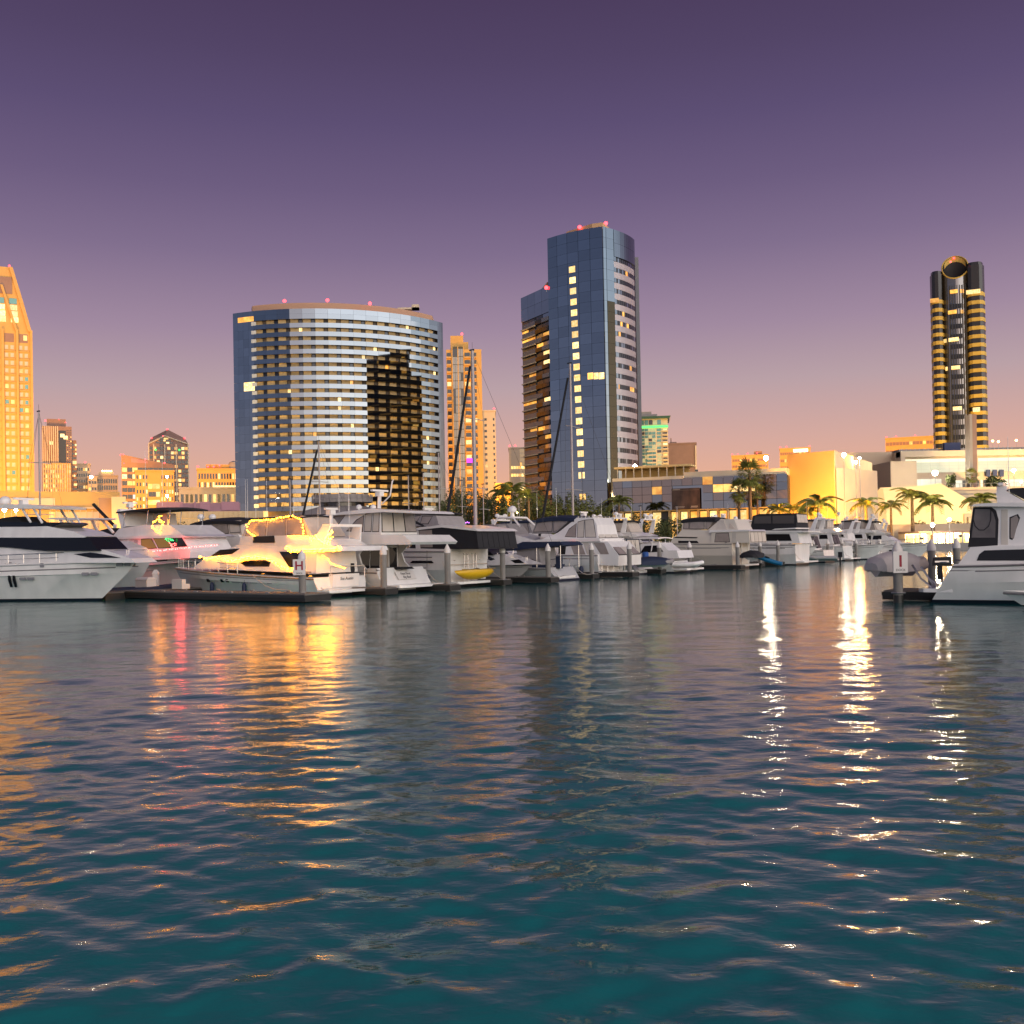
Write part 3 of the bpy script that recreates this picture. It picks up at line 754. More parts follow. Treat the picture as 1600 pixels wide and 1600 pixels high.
    for j in range(n):
        z = z0 + j * bh
        place('balcony_slab', slab(el * .98, .6, .12, M_gold), r, (*(e0 + eu * .3 + en * .14), z), math.atan2(eu.y, eu.x))
        for k in range(12):
            if rr.random() < .16: place('lit_window', slab(el * .05, bh * .6, .1, M_wino if rr.random() < .6 else M_win), r, (*(e0 + ew * (.03 + .08 * k) + en * .08), z + .7), math.atan2(eu.y, eu.x))
    g0, g1 = Vector(back), Vector((A[0] + .4, A[1] + 1)); gw = g1 - g0; gu = gw / gw.length; gn = Vector((gu.y, -gu.x))
    for j in range(nf):
        place('balcony_slab', slab(gw.length * .98, .6, .12, M_gold), r, (*(g0 + gu * .3 + gn * .14), zb + j * fh), math.atan2(gu.y, gu.x))
        for k in range(10):
            if rr.random() < .2: place('lit_window', slab(gw.length * .06, fh * .5, .1, M_wino), r, (*(g0 + gw * (.03 + .096 * k) + gn * .08), zb + j * fh + .8), math.atan2(gu.y, gu.x))
    p = at(846, 452, 322)
    MB().prism([(W0[0] + 5, W0[1] + 2), (W1[0] - .5, W1[1] + 1.5), (W1[0] + 2, W1[1] + 8), (W0[0] + 10, W0[1] + 9)], zw - .4, zw + 1.6).build('penthouse', MATS['apricot penthouse wall'], r)
    p = at(855, 445, A[1] - 1); beacon(r, (A[0] - .8, A[1] - .2, p.z - 2), .85, .8)
glass_tower()

# --- green crowned condominium and the brown office right of the tower
def green_condo():
    Y = 520
    r, w, zt = simple('green_glass_condo', 'green glass condominium with a neon green band right of the glass tower', 992, 1043, 655, Y, 24, M_cream)
    X = lambda px: (px - 992) * w / 51; Z = lambda py: at(1025, py, Y).z
    MB().box(X(1000), 3, zt, X(1027), 18, Z(646)).build('roof_block', M_grey, r)
    MB().box(X(1000), 5, Z(646), X(1018), 16, Z(641)).build('roof_block', M_grey, r)
    MB().loft([(X(996), -2.5, zt), (X(1046), -2.5, zt), (X(1046), 20, zt), (X(996), 20, zt)], [(X(996), -3, zt + 1.2), (X(1048), -3, zt + 1.2), (X(1048), 20, zt + 1.2), (X(996), 20, zt + 1.2)]).build('cornice', M_green, r)
    MB().box(X(995), -.8, Z(668.5), X(1043.5), 1, Z(665.5)).build('neon_band', mat('green neon', (.1, .6, .2), .4, emit=(.03, .9, .16), estr=1.4, sample=False), r)
    mg = [(M_green, .62), (M_dark, .16), (mat('pale green window', (.45, .52, .36), .2, .2), .9), (M_win, 1)]
    grid(r, (X(1000), -.04), (1, 0), X(1033) - X(1000), Z(664), zt - Z(664) - .3, 5, 1, .9, .9, mg, seed=80)
    grid(r, (X(1001), -.04), (1, 0), X(1024) - X(1001), Z(727), Z(669) - Z(727), 4, 11, .92, .84, mg, seed=81)
    grid(r, (X(1025), -.04), (1, 0), X(1033) - X(1025), Z(742), Z(669) - Z(742), 1, 13, .8, .7, mg, seed=82)
    grid(r, (X(1034.5), -.04), (1, 0), X(1042.5) - X(1034.5), Z(742), Z(669) - Z(742), 1, 13, .8, .5, [(M_dark, .5), (M_win, .2), (M_winb, 1)], seed=83)
    band_rows(r, (X(1034), -.04), (1, 0), X(1043.4) - X(1034), Z(742), Z(669) - Z(742), 13, .25, M_cream, 'balcony', 1.3)
    band_rows(r, (X(1010), -.04), (1, 0), X(1024) - X(1010), Z(742), Z(700) - Z(742), 7, .3, M_cream, 'balcony', 1.0)
green_condo()
r, w, zt = plain_block('office_block', 'brown flat-topped office block right of the green glass condominium', 1044, 1087.5, 694, 560, 24, M_brown, 0, 0, 1, 1, (), 84)
for k in range(8): grid(r, (w * .04, -.05), (1, 0), w * .92, 8 + k * (zt - 22) / 8, 1.7, 9, 1, .9, .9, [(M_dark, .86), (M_wino, .08), (M_winb, 1)], seed=85 + k)
MB().box(w * .96, -.6, G0, w + .2, .1, zt - 1).build('edge_rib', M_cream, r)
MB().tube([(w * .1, 4, zt), (w * .1, 4, zt + 4)], .35).box(w * .05, 2, zt, w * .3, 8, zt + 1.6).build('roof_plant', M_brown, r)

# --- far orange hospital-like blocks and the block right of the convention hall
for nm, lab, x0, x1, py, Y, sd, bc in (('far_block', 'far low orange block with rounded top behind the starburst lamp', 1143, 1200, 712, 900, 91, ((1144, 711), (1153, 710), (1168, 708), (1183, 707))),
                              ('far_block', 'far orange block with a white lit roof sign above the orange box building', 1218, 1266, 701, 900, 92, ((1219, 699), (1229, 697), (1265, 697))),
                              ('far_block', 'far amber lit block left of the dark banded tower', 1383, 1458, 684, 880, 93, ((1385, 683), (1400, 682), (1430, 681)))):
    r, w, zt = plain_block(nm, lab, x0, x1, py, Y, 30, M_tan, 14, 7, .9, .4, [(M_brown, .86), (M_wino, .06), (M_win, 1)], sd, z0=zt if False else 40, beacons=bc)
    if sd == 92: MB().box(w * .45, -.6, zt - 3.2, w * .92, 0, zt - .6).build('roof_sign', mat('white lit sign', (.8, .8, .8), .4, emit=(1, .9, .85), estr=2.5, sample=False), r)
    if sd == 91: MB().box(w * .62, 3, zt, w * .84, 20, zt + 4).build('roof_block', M_brown, r)

# --- low glazed building with the big banner
def glazed_hall():
    Yl, Yr = 262, 246
    pl, pr = at(957, 751, Yl), at(1230, 738, Yr)
    zt = pl.z
    u = Vector((pr.x - pl.x, pr.y - pl.y)); w = u.length; u /= w
    r = thing('glazed_hall', 'low hall with a grid of grey mirror panes and a lit ground floor', 'building', (pl.x, pl.y, 0), math.atan2(u.y, u.x))
    zg = at(1000, 799, Yl).z
    zt2 = pr.z
    MB().box(0, 2.0, G0, w, 26, zt - .3).build('core', M_joint, r)
    MB().box(0, .1, zg - .2, w, 2.2, zg + .1).build('soffit', M_gold, r)
    nx, nz = 17, 4
    h = (zt - zg) / nz
    cols = [M_mirrord, mat('grey mirror pane', (.30, .27, .26), .05, .9), mat('brown mirror pane', (.33, .26, .23), .05, .9)]
    rnd = random.Random(14)
    litp = {(12, 2): M_winb, (10, 2): M_win, (13, 2): M_winb, (11, 2): M_win, (9, 3): M_wino, (4, 2): M_wino}
    for j in range(nz):
        for i in range(nx):
            if 6 <= i <= 8 and 0 <= j <= 2: continue
            m = litp.get((i, j), rnd.choice(cols) if j != 0 else cols[0])
            lit = (i, j) in litp
            place('lit_window' if lit else 'glass_pane', slab(w / nx * .965, h * .965, .1, m), r, (i * w / nx + .05, .1 + rnd.uniform(-.02, .02), zg + j * h + .05), 0 if lit else rnd.uniform(-.006, .006))
    bx0, bx1 = 6 * w / nx, 9 * w / nx - .6
    MB().box(bx0 - .1, .6, zg, bx1 + .7, 1.8, zg + 3 * h).build('panel_behind_banner', M_mirrord, r)
    MB().box(0, -.3, zt - .3, w * .42, 26, zt + .5).build('parapet', M_cream, r)
    MB().box(w * .42, .6, zt - .3, w, 26, zt + 1.4).build('lit_parapet', M_cream, r)
    for k in range(9):
        MB().box(.35, 0, 0, .6, .2, 2.6).build('pergola_post', M_cream, r, loc=(k * 2.2 + .4, 2, zt + .5))
    MB().box(0, 1.6, zt + 3.1, 20.5, 8, zt + 3.6).build('pergola_roof', M_gold, r)
    MB().box(1, 6, zt + .5, 19, 8, zt + 3.0).build('pergola_wall', M_tan, r)
    # ground floor, lit rooms between columns
    nb = 18
    for i in range(nb):
        if i in (5,): continue
        m = [M_win, M_winb, M_wino][(i * 7 + 3) % 3]
        place('lit_window', slab(w / nb * .86, zg - G0 - .5, .1, m), r, (i * w / nb + .3, 1.9, G0))
        MB().box(-.25, 0, 0, .25, .5, zg - G0 - .2).build('column', M_gold, r, loc=(i * w / nb, .25, G0))
    b = thing('banner', 'big dark brown banner hung on the grey mirror panes', 'banner', (0, 0, 0), math.atan2(u.y, u.x))
    b.location = (pl.x + u.x * bx0 + u.y * .45, pl.y + u.y * bx0 - u.x * .45, zg + .1)
    bw, bh = bx1 - bx0, 3 * h - .8
    mbn = mat('dark brown printed banner', (.055, .032, .025), .7, noise=.9, nscale=.35, stretch=(1.6, 1, .7))
    MB().box(0, -.05, 0, bw, .05, bh).build('sheet', mbn, b)
    mt = mat('faded white print', (.34, .28, .24), .8)
    for x0, x1, z0, z1 in ((.04, .30, .93, .965), (.12, .46, .115, .14), (.10, .44, .06, .085), (.68, .92, .10, .15), (.66, .90, .05, .07), (.02, .98, .905, .91)):
        MB().box(bw * x0, -.075, bh * z0, bw * x1, -.052, bh * z1).build('print_line', mt, b)
glazed_hall()

# --- the orange box
def orange_box():
    Y = 252
    p0, p1 = at(1230, 712, Y), at(1303, 709.5, Y - 9)
    p2 = at(1362, 742, Y + 34); 
    z = p0.z + .3
    r = thing('blank_box_building', 'big windowless box building floodlit orange on one side and pale on the other', 'building', (0, 0, 0))
    ang = [(p0.x, p0.y), (p1.x, p1.y), (p2.x, p2.y), (p0.x + 12, p2.y + 8)]
    MB().prism(ang, G0, z).build('wall', mat('sodium orange stucco', (.56, .36, .13), .85, noise=.05, nscale=.15, bump=.1), r)  # orange of the sodium light put into this side's colour
    fu = (Vector(ang[2]) - Vector(ang[1])); fw = fu.length; fu /= fw
    place('white_lit_front', slab(fw + .1, z - G0 + .05, .1, M_cream), r, (ang[1][0] + .02, ang[1][1] - .1, G0), math.atan2(fu.y, fu.x))  # same wall, its whiter light put into a paler colour
    MB().prism([(x * 1.0, y + .0) for x, y in ang], z, z + .01).build('roof', M_grey, r)
    q0, q1 = at(1303.5, 738, Y - 8.5), at(1362, 741, Y + 10)
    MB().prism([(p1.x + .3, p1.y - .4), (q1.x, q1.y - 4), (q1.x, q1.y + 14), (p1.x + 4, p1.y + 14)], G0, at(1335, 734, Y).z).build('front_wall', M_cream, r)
    for i in range(3): MB().box(0, -.1, 0, 2.2, .1, .35).build('vent_slot', M_tan, r, loc=(at(1320, 812, Y).x, Y - 6.2, at(1320, 811 + i * 3, Y).z))
orange_box()

# --- convention hall
def convention():
    Y = 330
    r = thing('convention_hall', 'long pale hall with a band of white lit windows and a flat roof', 'building', (0, 0, 0))
    X = lambda px, y=Y: at(px, 720, y).x
    Z = lambda px, py, y=Y: at(px, py, y).z
    zr = Z(1500, 704)
    MB().box(X(1405), Y + .8, G0, X(1680), Y + 40, zr).build('wall', M_buff, r)
    MB().box(X(1402), Y - 2.5, Z(1500, 713.5), X(1680), Y + 1, zr - .1).build('roof_fascia', M_cream, r)
    MB().box(X(1416), Y + 6, zr, X(1680), Y + 30, Z(1500, 698)).build('roof_screen', M_grey, r)
    for k in range(26): MB().box(0, 0, 0, .25, .25, Z(1500, 698) - zr + .2).build('screen_post', M_steel, r, loc=(X(1420 + k * 7), Y + 5.9, zr))
    MB().box(X(1366), Y - 14, G0, X(1405), Y + 30, Z(1385, 726)).build('round_wall', M_buff, r)
    MB().box(X(1330), Y + 6, G0, X(1405), Y + 40, Z(1370, 704)).build('rear_wall', M_buff, r)
    MB().box(X(1402), Y - 3, Z(1402, 741), X(1409), Y + 2, zr - .2).build('end_pier', M_cream, r)
    z0, z1 = Z(1460, 738), Z(1460, 716.5)
    for (a, b, n) in ((1411, 1514, 7), (1530, 1648, 8)):
        w = X(b) - X(a)
        for i in range(n):
            for j in range(4):
                place('window', slab(w / n * .975, (z1 - z0) / 4 * .965, .1, M_hall if j < 3 else M_hallb), r, (X(a) + i * w / n, Y + .75, z0 + j * (z1 - z0) / 4))
    zl0, zl1 = Z(1420, 760), Z(1420, 749)
    w = X(1472) - X(1405)
    for i in range(4): place('lit_window', slab(w / 4 * .97, zl1 - zl0, .1, M_winw), r, (X(1405) + i * w / 4, Y + .7, zl0))
    for a, b in ((1494, 1504), (1533, 1536), (1568, 1600)): place('lit_window', slab(X(b) - X(a), zl1 - zl0, .1, M_winw), r, (X(a), Y + .7, zl0 - .6))
    for a in (1504.5, 1526, 1537.5): place('dark_window', slab(X(a + 5) - X(a), zl1 - zl0, .1, M_dark), r, (X(a), Y + .7, zl0 - .6))
    mb_ = mat('navy banner', (.03, .045, .12), .7)
    for px in (1540, 1550.5, 1561): MB().box(X(px), Y - .3, Z(px, 745), X(px + 6.5), Y + .1, Z(px, 734)).build('navy_banner', mb_, r)
    MB().box(X(1484.5), Y + 4, zr, X(1510), Y + 5.5, Z(1497, 689.5)).build('navy_roof_panel', mb_, r)
    # pylon in front
    Yp = 300
    q = thing('pylon', 'tall grey brown split pylon rising in front of the convention hall', 'pylon', (at(1521, 750, Yp).x, Yp, 0))
    zz = at(1522, 647, Yp).z; x = lambda px: at(px, 700, Yp).x - q.location.x
    MB().loft([(x(1513.5), 0, 10), (x(1519), 0, 10), (x(1519), 3, 10), (x(1513.5), 3, 10)], [(x(1516), 0, zz), (x(1520.2), 0, zz), (x(1520.2), 3, zz), (x(1516), 3, zz)]).build('left_blade', M_grey, q)
    MB().loft([(x(1519.6), .5, 10), (x(1526.5), .5, 10), (x(1526.5), 3.5, 10), (x(1519.6), 3.5, 10)], [(x(1521), .5, zz), (x(1528.4), .5, zz), (x(1528.4), 3.5, zz), (x(1521), 3.5, zz)]).build('right_blade', M_brown, q)
    MB().box(x(1511), -1, G0, x(1530), 5, 10).build('base', M_buff, q)
    # terrace, stairs and the pale sail walls before it
    Ys = 285
    t = thing('terrace', 'stepped terrace with railings and sloping pale walls below the lit windows', 'terrace', (0, 0, 0))
    Xs = lambda px: at(px, 780, Ys).x; Zs = lambda px, py: at(px, py, Ys).z
    zt = Zs(1450, 761)
    MB().box(Xs(1400), Ys + 6, G0, Xs(1660), Ys + 44, zt + .0).build('terrace_block', M_buff, t)
    MB().loft([(Xs(1375), Ys, G0), (Xs(1530), Ys, G0), (Xs(1512), Ys, Zs(1512, 780)), (Xs(1470), Ys, Zs(1470, 755)), (Xs(1440), Ys, Zs(1440, 759)), (Xs(1375), Ys, Zs(1375, 762))],
              [(Xs(1375), Ys + 5.9, G0), (Xs(1530), Ys + 5.9, G0), (Xs(1512), Ys + 5.9, Zs(1512, 780)), (Xs(1470), Ys + 5.9, Zs(1470, 755)), (Xs(1440), Ys + 5.9, Zs(1440, 759)), (Xs(1375), Ys + 5.9, Zs(1375, 762))]).build('sail_wall', M_cream, t)
    MB().loft([(Xs(1362), Ys - 1, G0), (Xs(1385), Ys - 2, G0), (Xs(1376), Ys - 2, Zs(1374, 764)), (Xs(1362), Ys - 1, Zs(1362, 768))], [(Xs(1362), Ys + 3, G0), (Xs(1385), Ys + .2, G0), (Xs(1376), Ys - .2, Zs(1374, 764)), (Xs(1362), Ys + 3, Zs(1362, 768))]).build('sail_wall', M_buff, t)
    for k in range(12):
        z = zt - (k + 1) * (zt - G0 - 1.5) / 13
        MB().box(Xs(1478 + k * 4.5), Ys + 5.9 - (k + 1) * .9, G0, Xs(1640), Ys + 6 - k * .9, z).build('step', M_grey, t)
    for k in range(16): MB().tube([(Xs(1476 + k * 10), Ys + 6.4, zt), (Xs(1476 + k * 10), Ys + 6.4, zt + 1.1)], .06).build('railing_post', M_steel, t)
    MB().tube([(Xs(1476), Ys + 6.4, zt + 1.1), (Xs(1640), Ys + 6.4, zt + 1.1)], .05).build('handrail', M_steel, t)
    # low covered walk with lit shops at the water
    Yk = 225
    kx = lambda px: at(px, 830, Yk).x
    k = thing('covered_walk', 'low covered walk with a brown flat roof and lit glass behind the far boats', 'building', (0, 0, 0))
    za, zb_ = at(1480, 829.5, Yk).z, at(1480, 833, Yk).z
    MB().box(kx(1425), Yk - 4, zb_, kx(1640), Yk + 8, za).build('roof', M_brown, k)
    MB().box(kx(1425), Yk + 4, G0, kx(1640), Yk + 8, zb_).build('back_wall', M_cream, k)
    for i in range(16):
        MB().box(0, 0, G0, .3, .3, zb_).build('post', M_steel, k, loc=(kx(1427 + i * 13), Yk - 3.5, 0))
        place('lit_window', slab(kx(1437) - kx(1427), 1.7, .1, [M_win, M_wino, M_winb][i % 3]), k, (kx(1428 + i * 13), Yk + 3.9, G0 + .5))
    wl = thing('low_wall', 'low buff wall above the covered walk roof', 'wall', (0, 0, 0))
    MB().box(kx(1420), Yk + 12, G0, kx(1640), Yk + 13, at(1480, 817, Yk).z).build('wall_body', M_buff, wl)
M_hall = lit_mat('lit hall glazing', (.46, .52, .38), (.60, .64, .46), 1.0, .12, False)
M_hallb = lit_mat('bright hall glazing', (.80, .80, .58), (.95, .92, .70), 1.1, .12, False)
convention()

# --- dark round tower with yellow bands
def banded_tower():
    Y = 620
    r = thing('banded_tower', 'dark round tower with yellow bands on its wings and a slanting gold rimmed top', 'tower', (at(1497, 600, Y).x, Y, 0), -math.atan2(at(1497, 600, Y).x, Y))
    x = lambda px, py=600: (at(px, py, Y).x - r.location.x) * math.cos(r.rotation_euler.z)
    Z = lambda py: at(1497, py, Y).z
    def wing(p0, p1, ztop, lab):
        a, b = x(p0), x(p1)
        out = [(a, 6), (a + 1.2, 1.5), (a + 3, 0), (b - 3, 0), (b - 1.2, 1.5), (b, 6), (b, 26), (a, 26)]
        MB().prism(out, G0, ztop).build('wing', M_black, r)
        cx, w_ = (a + b) / 2, 1.012
        o2 = [(cx + (px - cx) * 1.03, (py - 13) * 1.03 + 13) for px, py in out]
        n = 26; h = (Z(458 if lab == 'l' else 452) - 20) / n
        for k in range(n): MB().prism(o2, 20 + k * h, 20 + k * h + h * .44).build('stone_band', M_yband, r)
        MB().prism([(cx + (px - cx) * .86, (py - 13) * .86 + 13) for px, py in out], ztop, ztop + 2.2).build('wing_top', M_black, r)
    wing(1456, 1478, Z(424), 'l'); wing(1513, 1542, Z(417), 'r')
    # central cylinder, slanted at the top
    n = 26; cx, rad = x(1496.5), (x(1517) - x(1475)) / 2
    zlo, zhi = Z(434), Z(392)
    ring = [(cx + rad * math.cos(2 * math.pi * k / n), 7 + rad * .8 * math.sin(2 * math.pi * k / n)) for k in range(n)]
    ztop = [zlo + (zhi - zlo) * .5 * (1 + math.sin(2 * math.pi * k / n)) for k in range(n)]
    mb = MB()
    mb.v = [(px, py, G0) for px, py in ring] + [(px, py, z) for (px, py), z in zip(ring, ztop)]
    mb.f = [(k, (k + 1) % n, n + (k + 1) % n, n + k) for k in range(n)]
    mb.build('glass_drum', mat('dark drum glass', (.24, .22, .21), .10, .8), r, 30)
    mb = MB(); f = .93
    mb.v = [(cx + (px - cx) * f, 7 + (py - 7) * f, z - .3) for (px, py), z in zip(ring, ztop)] + [(cx + (px - cx) * f, 7 + (py - 7) * f, zlo - 10) for px, py in ring]
    mb.f = [(k, n + k, n + (k + 1) % n, (k + 1) % n) for k in range(n)] + [tuple(range(n, 2 * n))]
    mb.build('drum_inside', mat('black shaded inner wall', (.012, .010, .010), .7), r, 30)  # shade inside the drum put into a black wall colour
    mb = MB(); ks = [k for k in range(n) if math.sin(2 * math.pi * (k + .5) / n) > .45]
    for k in ks:
        q = [(cx + (p[0] - cx) * .91, 7 + (p[1] - 7) * .91) for p in (ring[k], ring[(k + 1) % n])]
        zz = [ztop[k] - .5, ztop[(k + 1) % n] - .5]
        mb.poly([(*q[0], zz[0]), (*q[1], zz[1]), (*q[1], zz[1] - 3.2), (*q[0], zz[0] - 3.2)])
    mb.build('lit_back_wall_strip', M_yband, r)  # light on the upper back wall painted as a gold strip
    MB().tube([(px, py, z) for (px, py), z in zip(ring + ring[:1], ztop + ztop[:1])], .42, 6).build('gold_rim', M_yband, r)
    for k in range(8): place('drum_fin', slab(.35, Z(445) - 20, .5, M_joint), r, (cx - rad * .7 + k * rad * .2, 7 - rad * .8 * math.sqrt(max(.05, 1 - (.7 - k * .2) ** 2)) - .1, 20))
    grid(r, (cx - rad * .45, 7 - rad * .8 - .25), (1, 0), rad * .9, 24, Z(470) - 24, 1, 20, .95, .45, [(M_dark, 1)], name='louvre', seed=4)
    for py, segs in ((487, ((1484, 1498), (1503, 1509))), (530, ((1476, 1482), (1484, 1500), (1503, 1514))), (574, ((1478, 1482), (1487, 1501), (1504, 1514))), (638, ((1488, 1502), (1506, 1516))), (455, ((1488, 1500), (1503, 1510)))):
        for s0, s1 in segs:
            a, b = x(s0), x(s1); m_ = ((a + b) / 2 - cx) / rad
            place('lit_window', slab(b - a, 2.3, .15, M_wino if py in (487, 455) else M_winb), r, (a, 7 - rad * .8 * math.sqrt(max(.02, 1 - m_ * m_)) - .5, Z(py) - 1.1), m_ * .9)
    for s0, s1, py in ((1513, 1535, 459), (1519, 1530, 642), (1456, 1470, 466)): place('lit_window', slab(x(s1) - x(s0), 2.6, .15, M_winb if py != 466 else M_wino), r, (x(s0), -.6, Z(py) - 1.3))
    for px, py, yy in ((1495, 393, 12), (1490, 407, -2)): beacon(r, (x(px), yy, Z(py) - 2), .8, .6)
    MB().box(x(1521), 3, Z(417) + 2.2, x(1535), 12, Z(413.5)).build('lit_plant_room', M_win, r)
banded_tower()
for i, (px, py) in enumerate(((1551, 689), (1560, 690), (1588, 688))): street_lamp(px, py, 700, f'far small lamp right of the banded tower, {ORD[i]} from the tower', M_lampo, .8)
# ================================================================ plants
def frond_mesh(seed, Lf=2.6):
    rnd = random.Random(seed); mb = MB(); n = 9
    def P(t): return Vector((Lf * (t - .12 * t * t), 0, Lf * (.72 * t - 1.12 * t * t)))
    mb.tube([P(k / n) for k in range(n + 1)], .05, 3, .012)
    for k in range(1, 15):
        t = k / 15 + .05; p = P(t)
        for s in (-1, 1):
            l = Lf * .34 * (1 - .55 * abs(t - .45) * 1.6) * rnd.uniform(.85, 1.1)
            q = p + Vector((l * .55, s * l * .75, -l * .55))
            mb.poly([p, p + Vector((.2, s * .02, .0)), q, q - Vector((.06, 0, .02))])
    return mb.mesh('frond', M_leaf)
FRONDS = [frond_mesh(i) for i in range(3)]
def fan_mesh():
    mb = MB(); mb.tube([(0, 0, 0), (.9, 0, .1)], .03, 3)
    for k in range(9):
        a = R(-80 + 20 * k); d = Vector((math.cos(a) * .8 + .2, math.sin(a) * .8, -.12 * abs(k - 4)))
        n_ = Vector((-d.y, d.x, 0)) * .10; c_ = Vector((.85, 0, .1)); mb.poly([c_, c_ + d * .6 + n_, c_ + d * 1.1, c_ + d * .6 - n_])
    return mb.mesh('fan_leaf', M_leaf)
FAN = fan_mesh()
def palm(px, ptop, Y, label, size=1.0, nf=15, fan=False, zb=G0, skirt=False, lean=0, seed=0):
    p = at(px, ptop, Y); rnd = random.Random(seed + int(px))
    size *= 1.38; r = thing('palm_tree', label, 'palm', (p.x, Y, zb), rnd.uniform(0, 6.3), 'palms on the waterfront')
    h = p.z - zb
    MB().tube([(0, 0, 0), (lean * .3, 0, h * .35), (lean * .7, 0, h * .7), (lean, 0, h)], .26 * size, 8, .17 * size).build('trunk', M_bark, r, 50)
    if not fan:
        MB().tube([(lean, 0, h - .3), (lean, 0, h + .5 * size)], .2 * size, 7, .06).build('crown_shaft', M_leaf, r, 50)
        for k in range(nf):
            o = bpy.data.objects.new('frond', FRONDS[k % 3]); col.objects.link(o); o.parent = r
            o.location = (lean, 0, h + .2 * size); up = (k % 3 - .6) * .38
            o.rotation_euler = (0, -up - rnd.uniform(.0, .35), 2 * math.pi * k * .382 + rnd.uniform(-.2, .2)); s = size * rnd.uniform(.85, 1.1); o.scale = (s, s, s)
    else:
        for k in range(nf):
            o = bpy.data.objects.new('fan_leaf', FAN); col.objects.link(o); o.parent = r
            t = k / nf; o.location = (lean, 0, h - .6 * size * t)
            o.rotation_euler = (0, -1.25 + 2.3 * t + rnd.uniform(-.15, .15), 2 * math.pi * k * .382); s = size * rnd.uniform(.85, 1.1); o.scale = (s, s, s)
        if skirt:
            mb = MB()
            for k in range(60):
                a, z = rnd.uniform(0, 6.3), rnd.uniform(0, 2.4) * size
                c, s_ = math.cos(a), math.sin(a); q = .5 * size
                mb.poly([(c * .2, s_ * .2, -z), (c * q + .1 * s_, s_ * q - .1 * c, -z - .5), (c * q * .9, s_ * q * .9, -z - .9), (c * q - .1 * s_, s_ * q + .1 * c, -z - .5)])
            mb.build('dead_leaf_skirt', mat('dry palm leaf', (.26, .17, .07), .9, noise=.3), r, loc=(lean, 0, h - .4))
    return r
def bush(name, px0, px1, ptop, Y, label, dens=1.0, m=None, zb=G0, cat='tree', trunk=True):
    a, b = at(px0, ptop, Y), at(px1, ptop, Y); w = (b.x - a.x) / 2 * (1.45 if trunk else 1.15); zt = a.z + (2.2 if trunk else .3); rnd = random.Random(int(px0 * 7 + ptop))
    r = thing(name, label, cat, ((a.x + b.x) / 2, Y, zb))
    h = zt - zb
    if trunk:
        mb = MB().tube([(0, 0, 0), (.1, 0, h * .4)], w * .09 + .08, 7, w * .06 + .05)
        for k in range(4):
            t = k * 1.7; mb.tube([(.1, 0, h * .38), (w * .5 * math.cos(t), w * .5 * math.sin(t), h * .72)], w * .05 + .04, 5, .03)
        mb.build('trunk', M_bark, r, 50)
    mb = MB(); c0 = h * (.52 if trunk else .45); hh = h - c0
    blobs = [(rnd.uniform(-.62, .62) * w, rnd.uniform(-.6, .6) * w, c0 + rnd.uniform(-.8, .62) * hh * (1 if trunk else .8), rnd.uniform(.38, .58)) for _ in range(16)]
    nleaf = int(2600 * dens)
    for k in range(nleaf):
        bx, by, bz, br = blobs[k % 16]
        d = Vector((rnd.gauss(0, 1), rnd.gauss(0, 1), rnd.gauss(0, 1))).normalized() * rnd.uniform(.55, 1.0) ** .5
        p = Vector((bx + d.x * br * w, by + d.y * br * w, max(.1, bz + d.z * br * max(hh, w * .7))))
        s = rnd.uniform(.22, .46) * (.6 + w * .06)
        u = Vector((rnd.gauss(0, 1), rnd.gauss(0, 1), rnd.gauss(0, .6))).normalized(); v = u.cross(d).normalized()
        mb.poly([p - u * s, p + v * s * .55, p + u * s, p - v * s * .55])
    mb.build('crown', m or M_leafd, r)
    return r
# the dark row of trees between the two hotels
for i, (a, b, t, Y) in enumerate(((700, 728, 778, 262), (722, 748, 776, 268), (745, 770, 786, 258), (765, 792, 783, 255), (800, 826, 778, 262), (822, 850, 775, 268), (846, 872, 783, 258), (868, 896, 781, 262), (892, 924, 789, 258), (920, 950, 793, 255), (783, 806, 790, 250), (684, 706, 790, 255))):
    bush('broadleaf_tree', a, b, t, Y, f'dark round tree in the row between the two blue hotels, {ORD[sorted([700,722,745,765,800,822,846,868,892,920,783,684]).index(a)]} from the left', 1.25)
for i, (a, b, t, Y, l) in enumerate(((986, 1014, 802, 236, 'dark bush before the lit ground floor, beside the left end of the glazed hall'), (1022, 1052, 803, 234, 'wide dark bush before the lit ground floor under the banner'), (1050, 1084, 806, 234, 'dark bush right of the wide one under the banner'),
                                   (96, 150, 831, 214, 'low green hedge behind the left yachts'), (262, 292, 815, 214, 'green bush between the red lit boat and the black canopy boat'), (1480, 1492, 742, 300, 'green shrub on the terrace left of the pylon'), (1544, 1572, 745, 300, 'green shrub on the terrace under the navy banners'), (1300, 1330, 818, 238, 'low shrub at the foot of the orange box'), (1420, 1445, 813, 241, 'low hedge under the pale sloping wall'), (1448, 1500, 813, 241, 'long low hedge behind the bright starburst lamp'))):
    bush('shrub', a, b, t, Y, l, .9, M_leafd, cat='shrub', trunk=False, zb=G0 if Y < 290 else at(a, 762, Y).z)
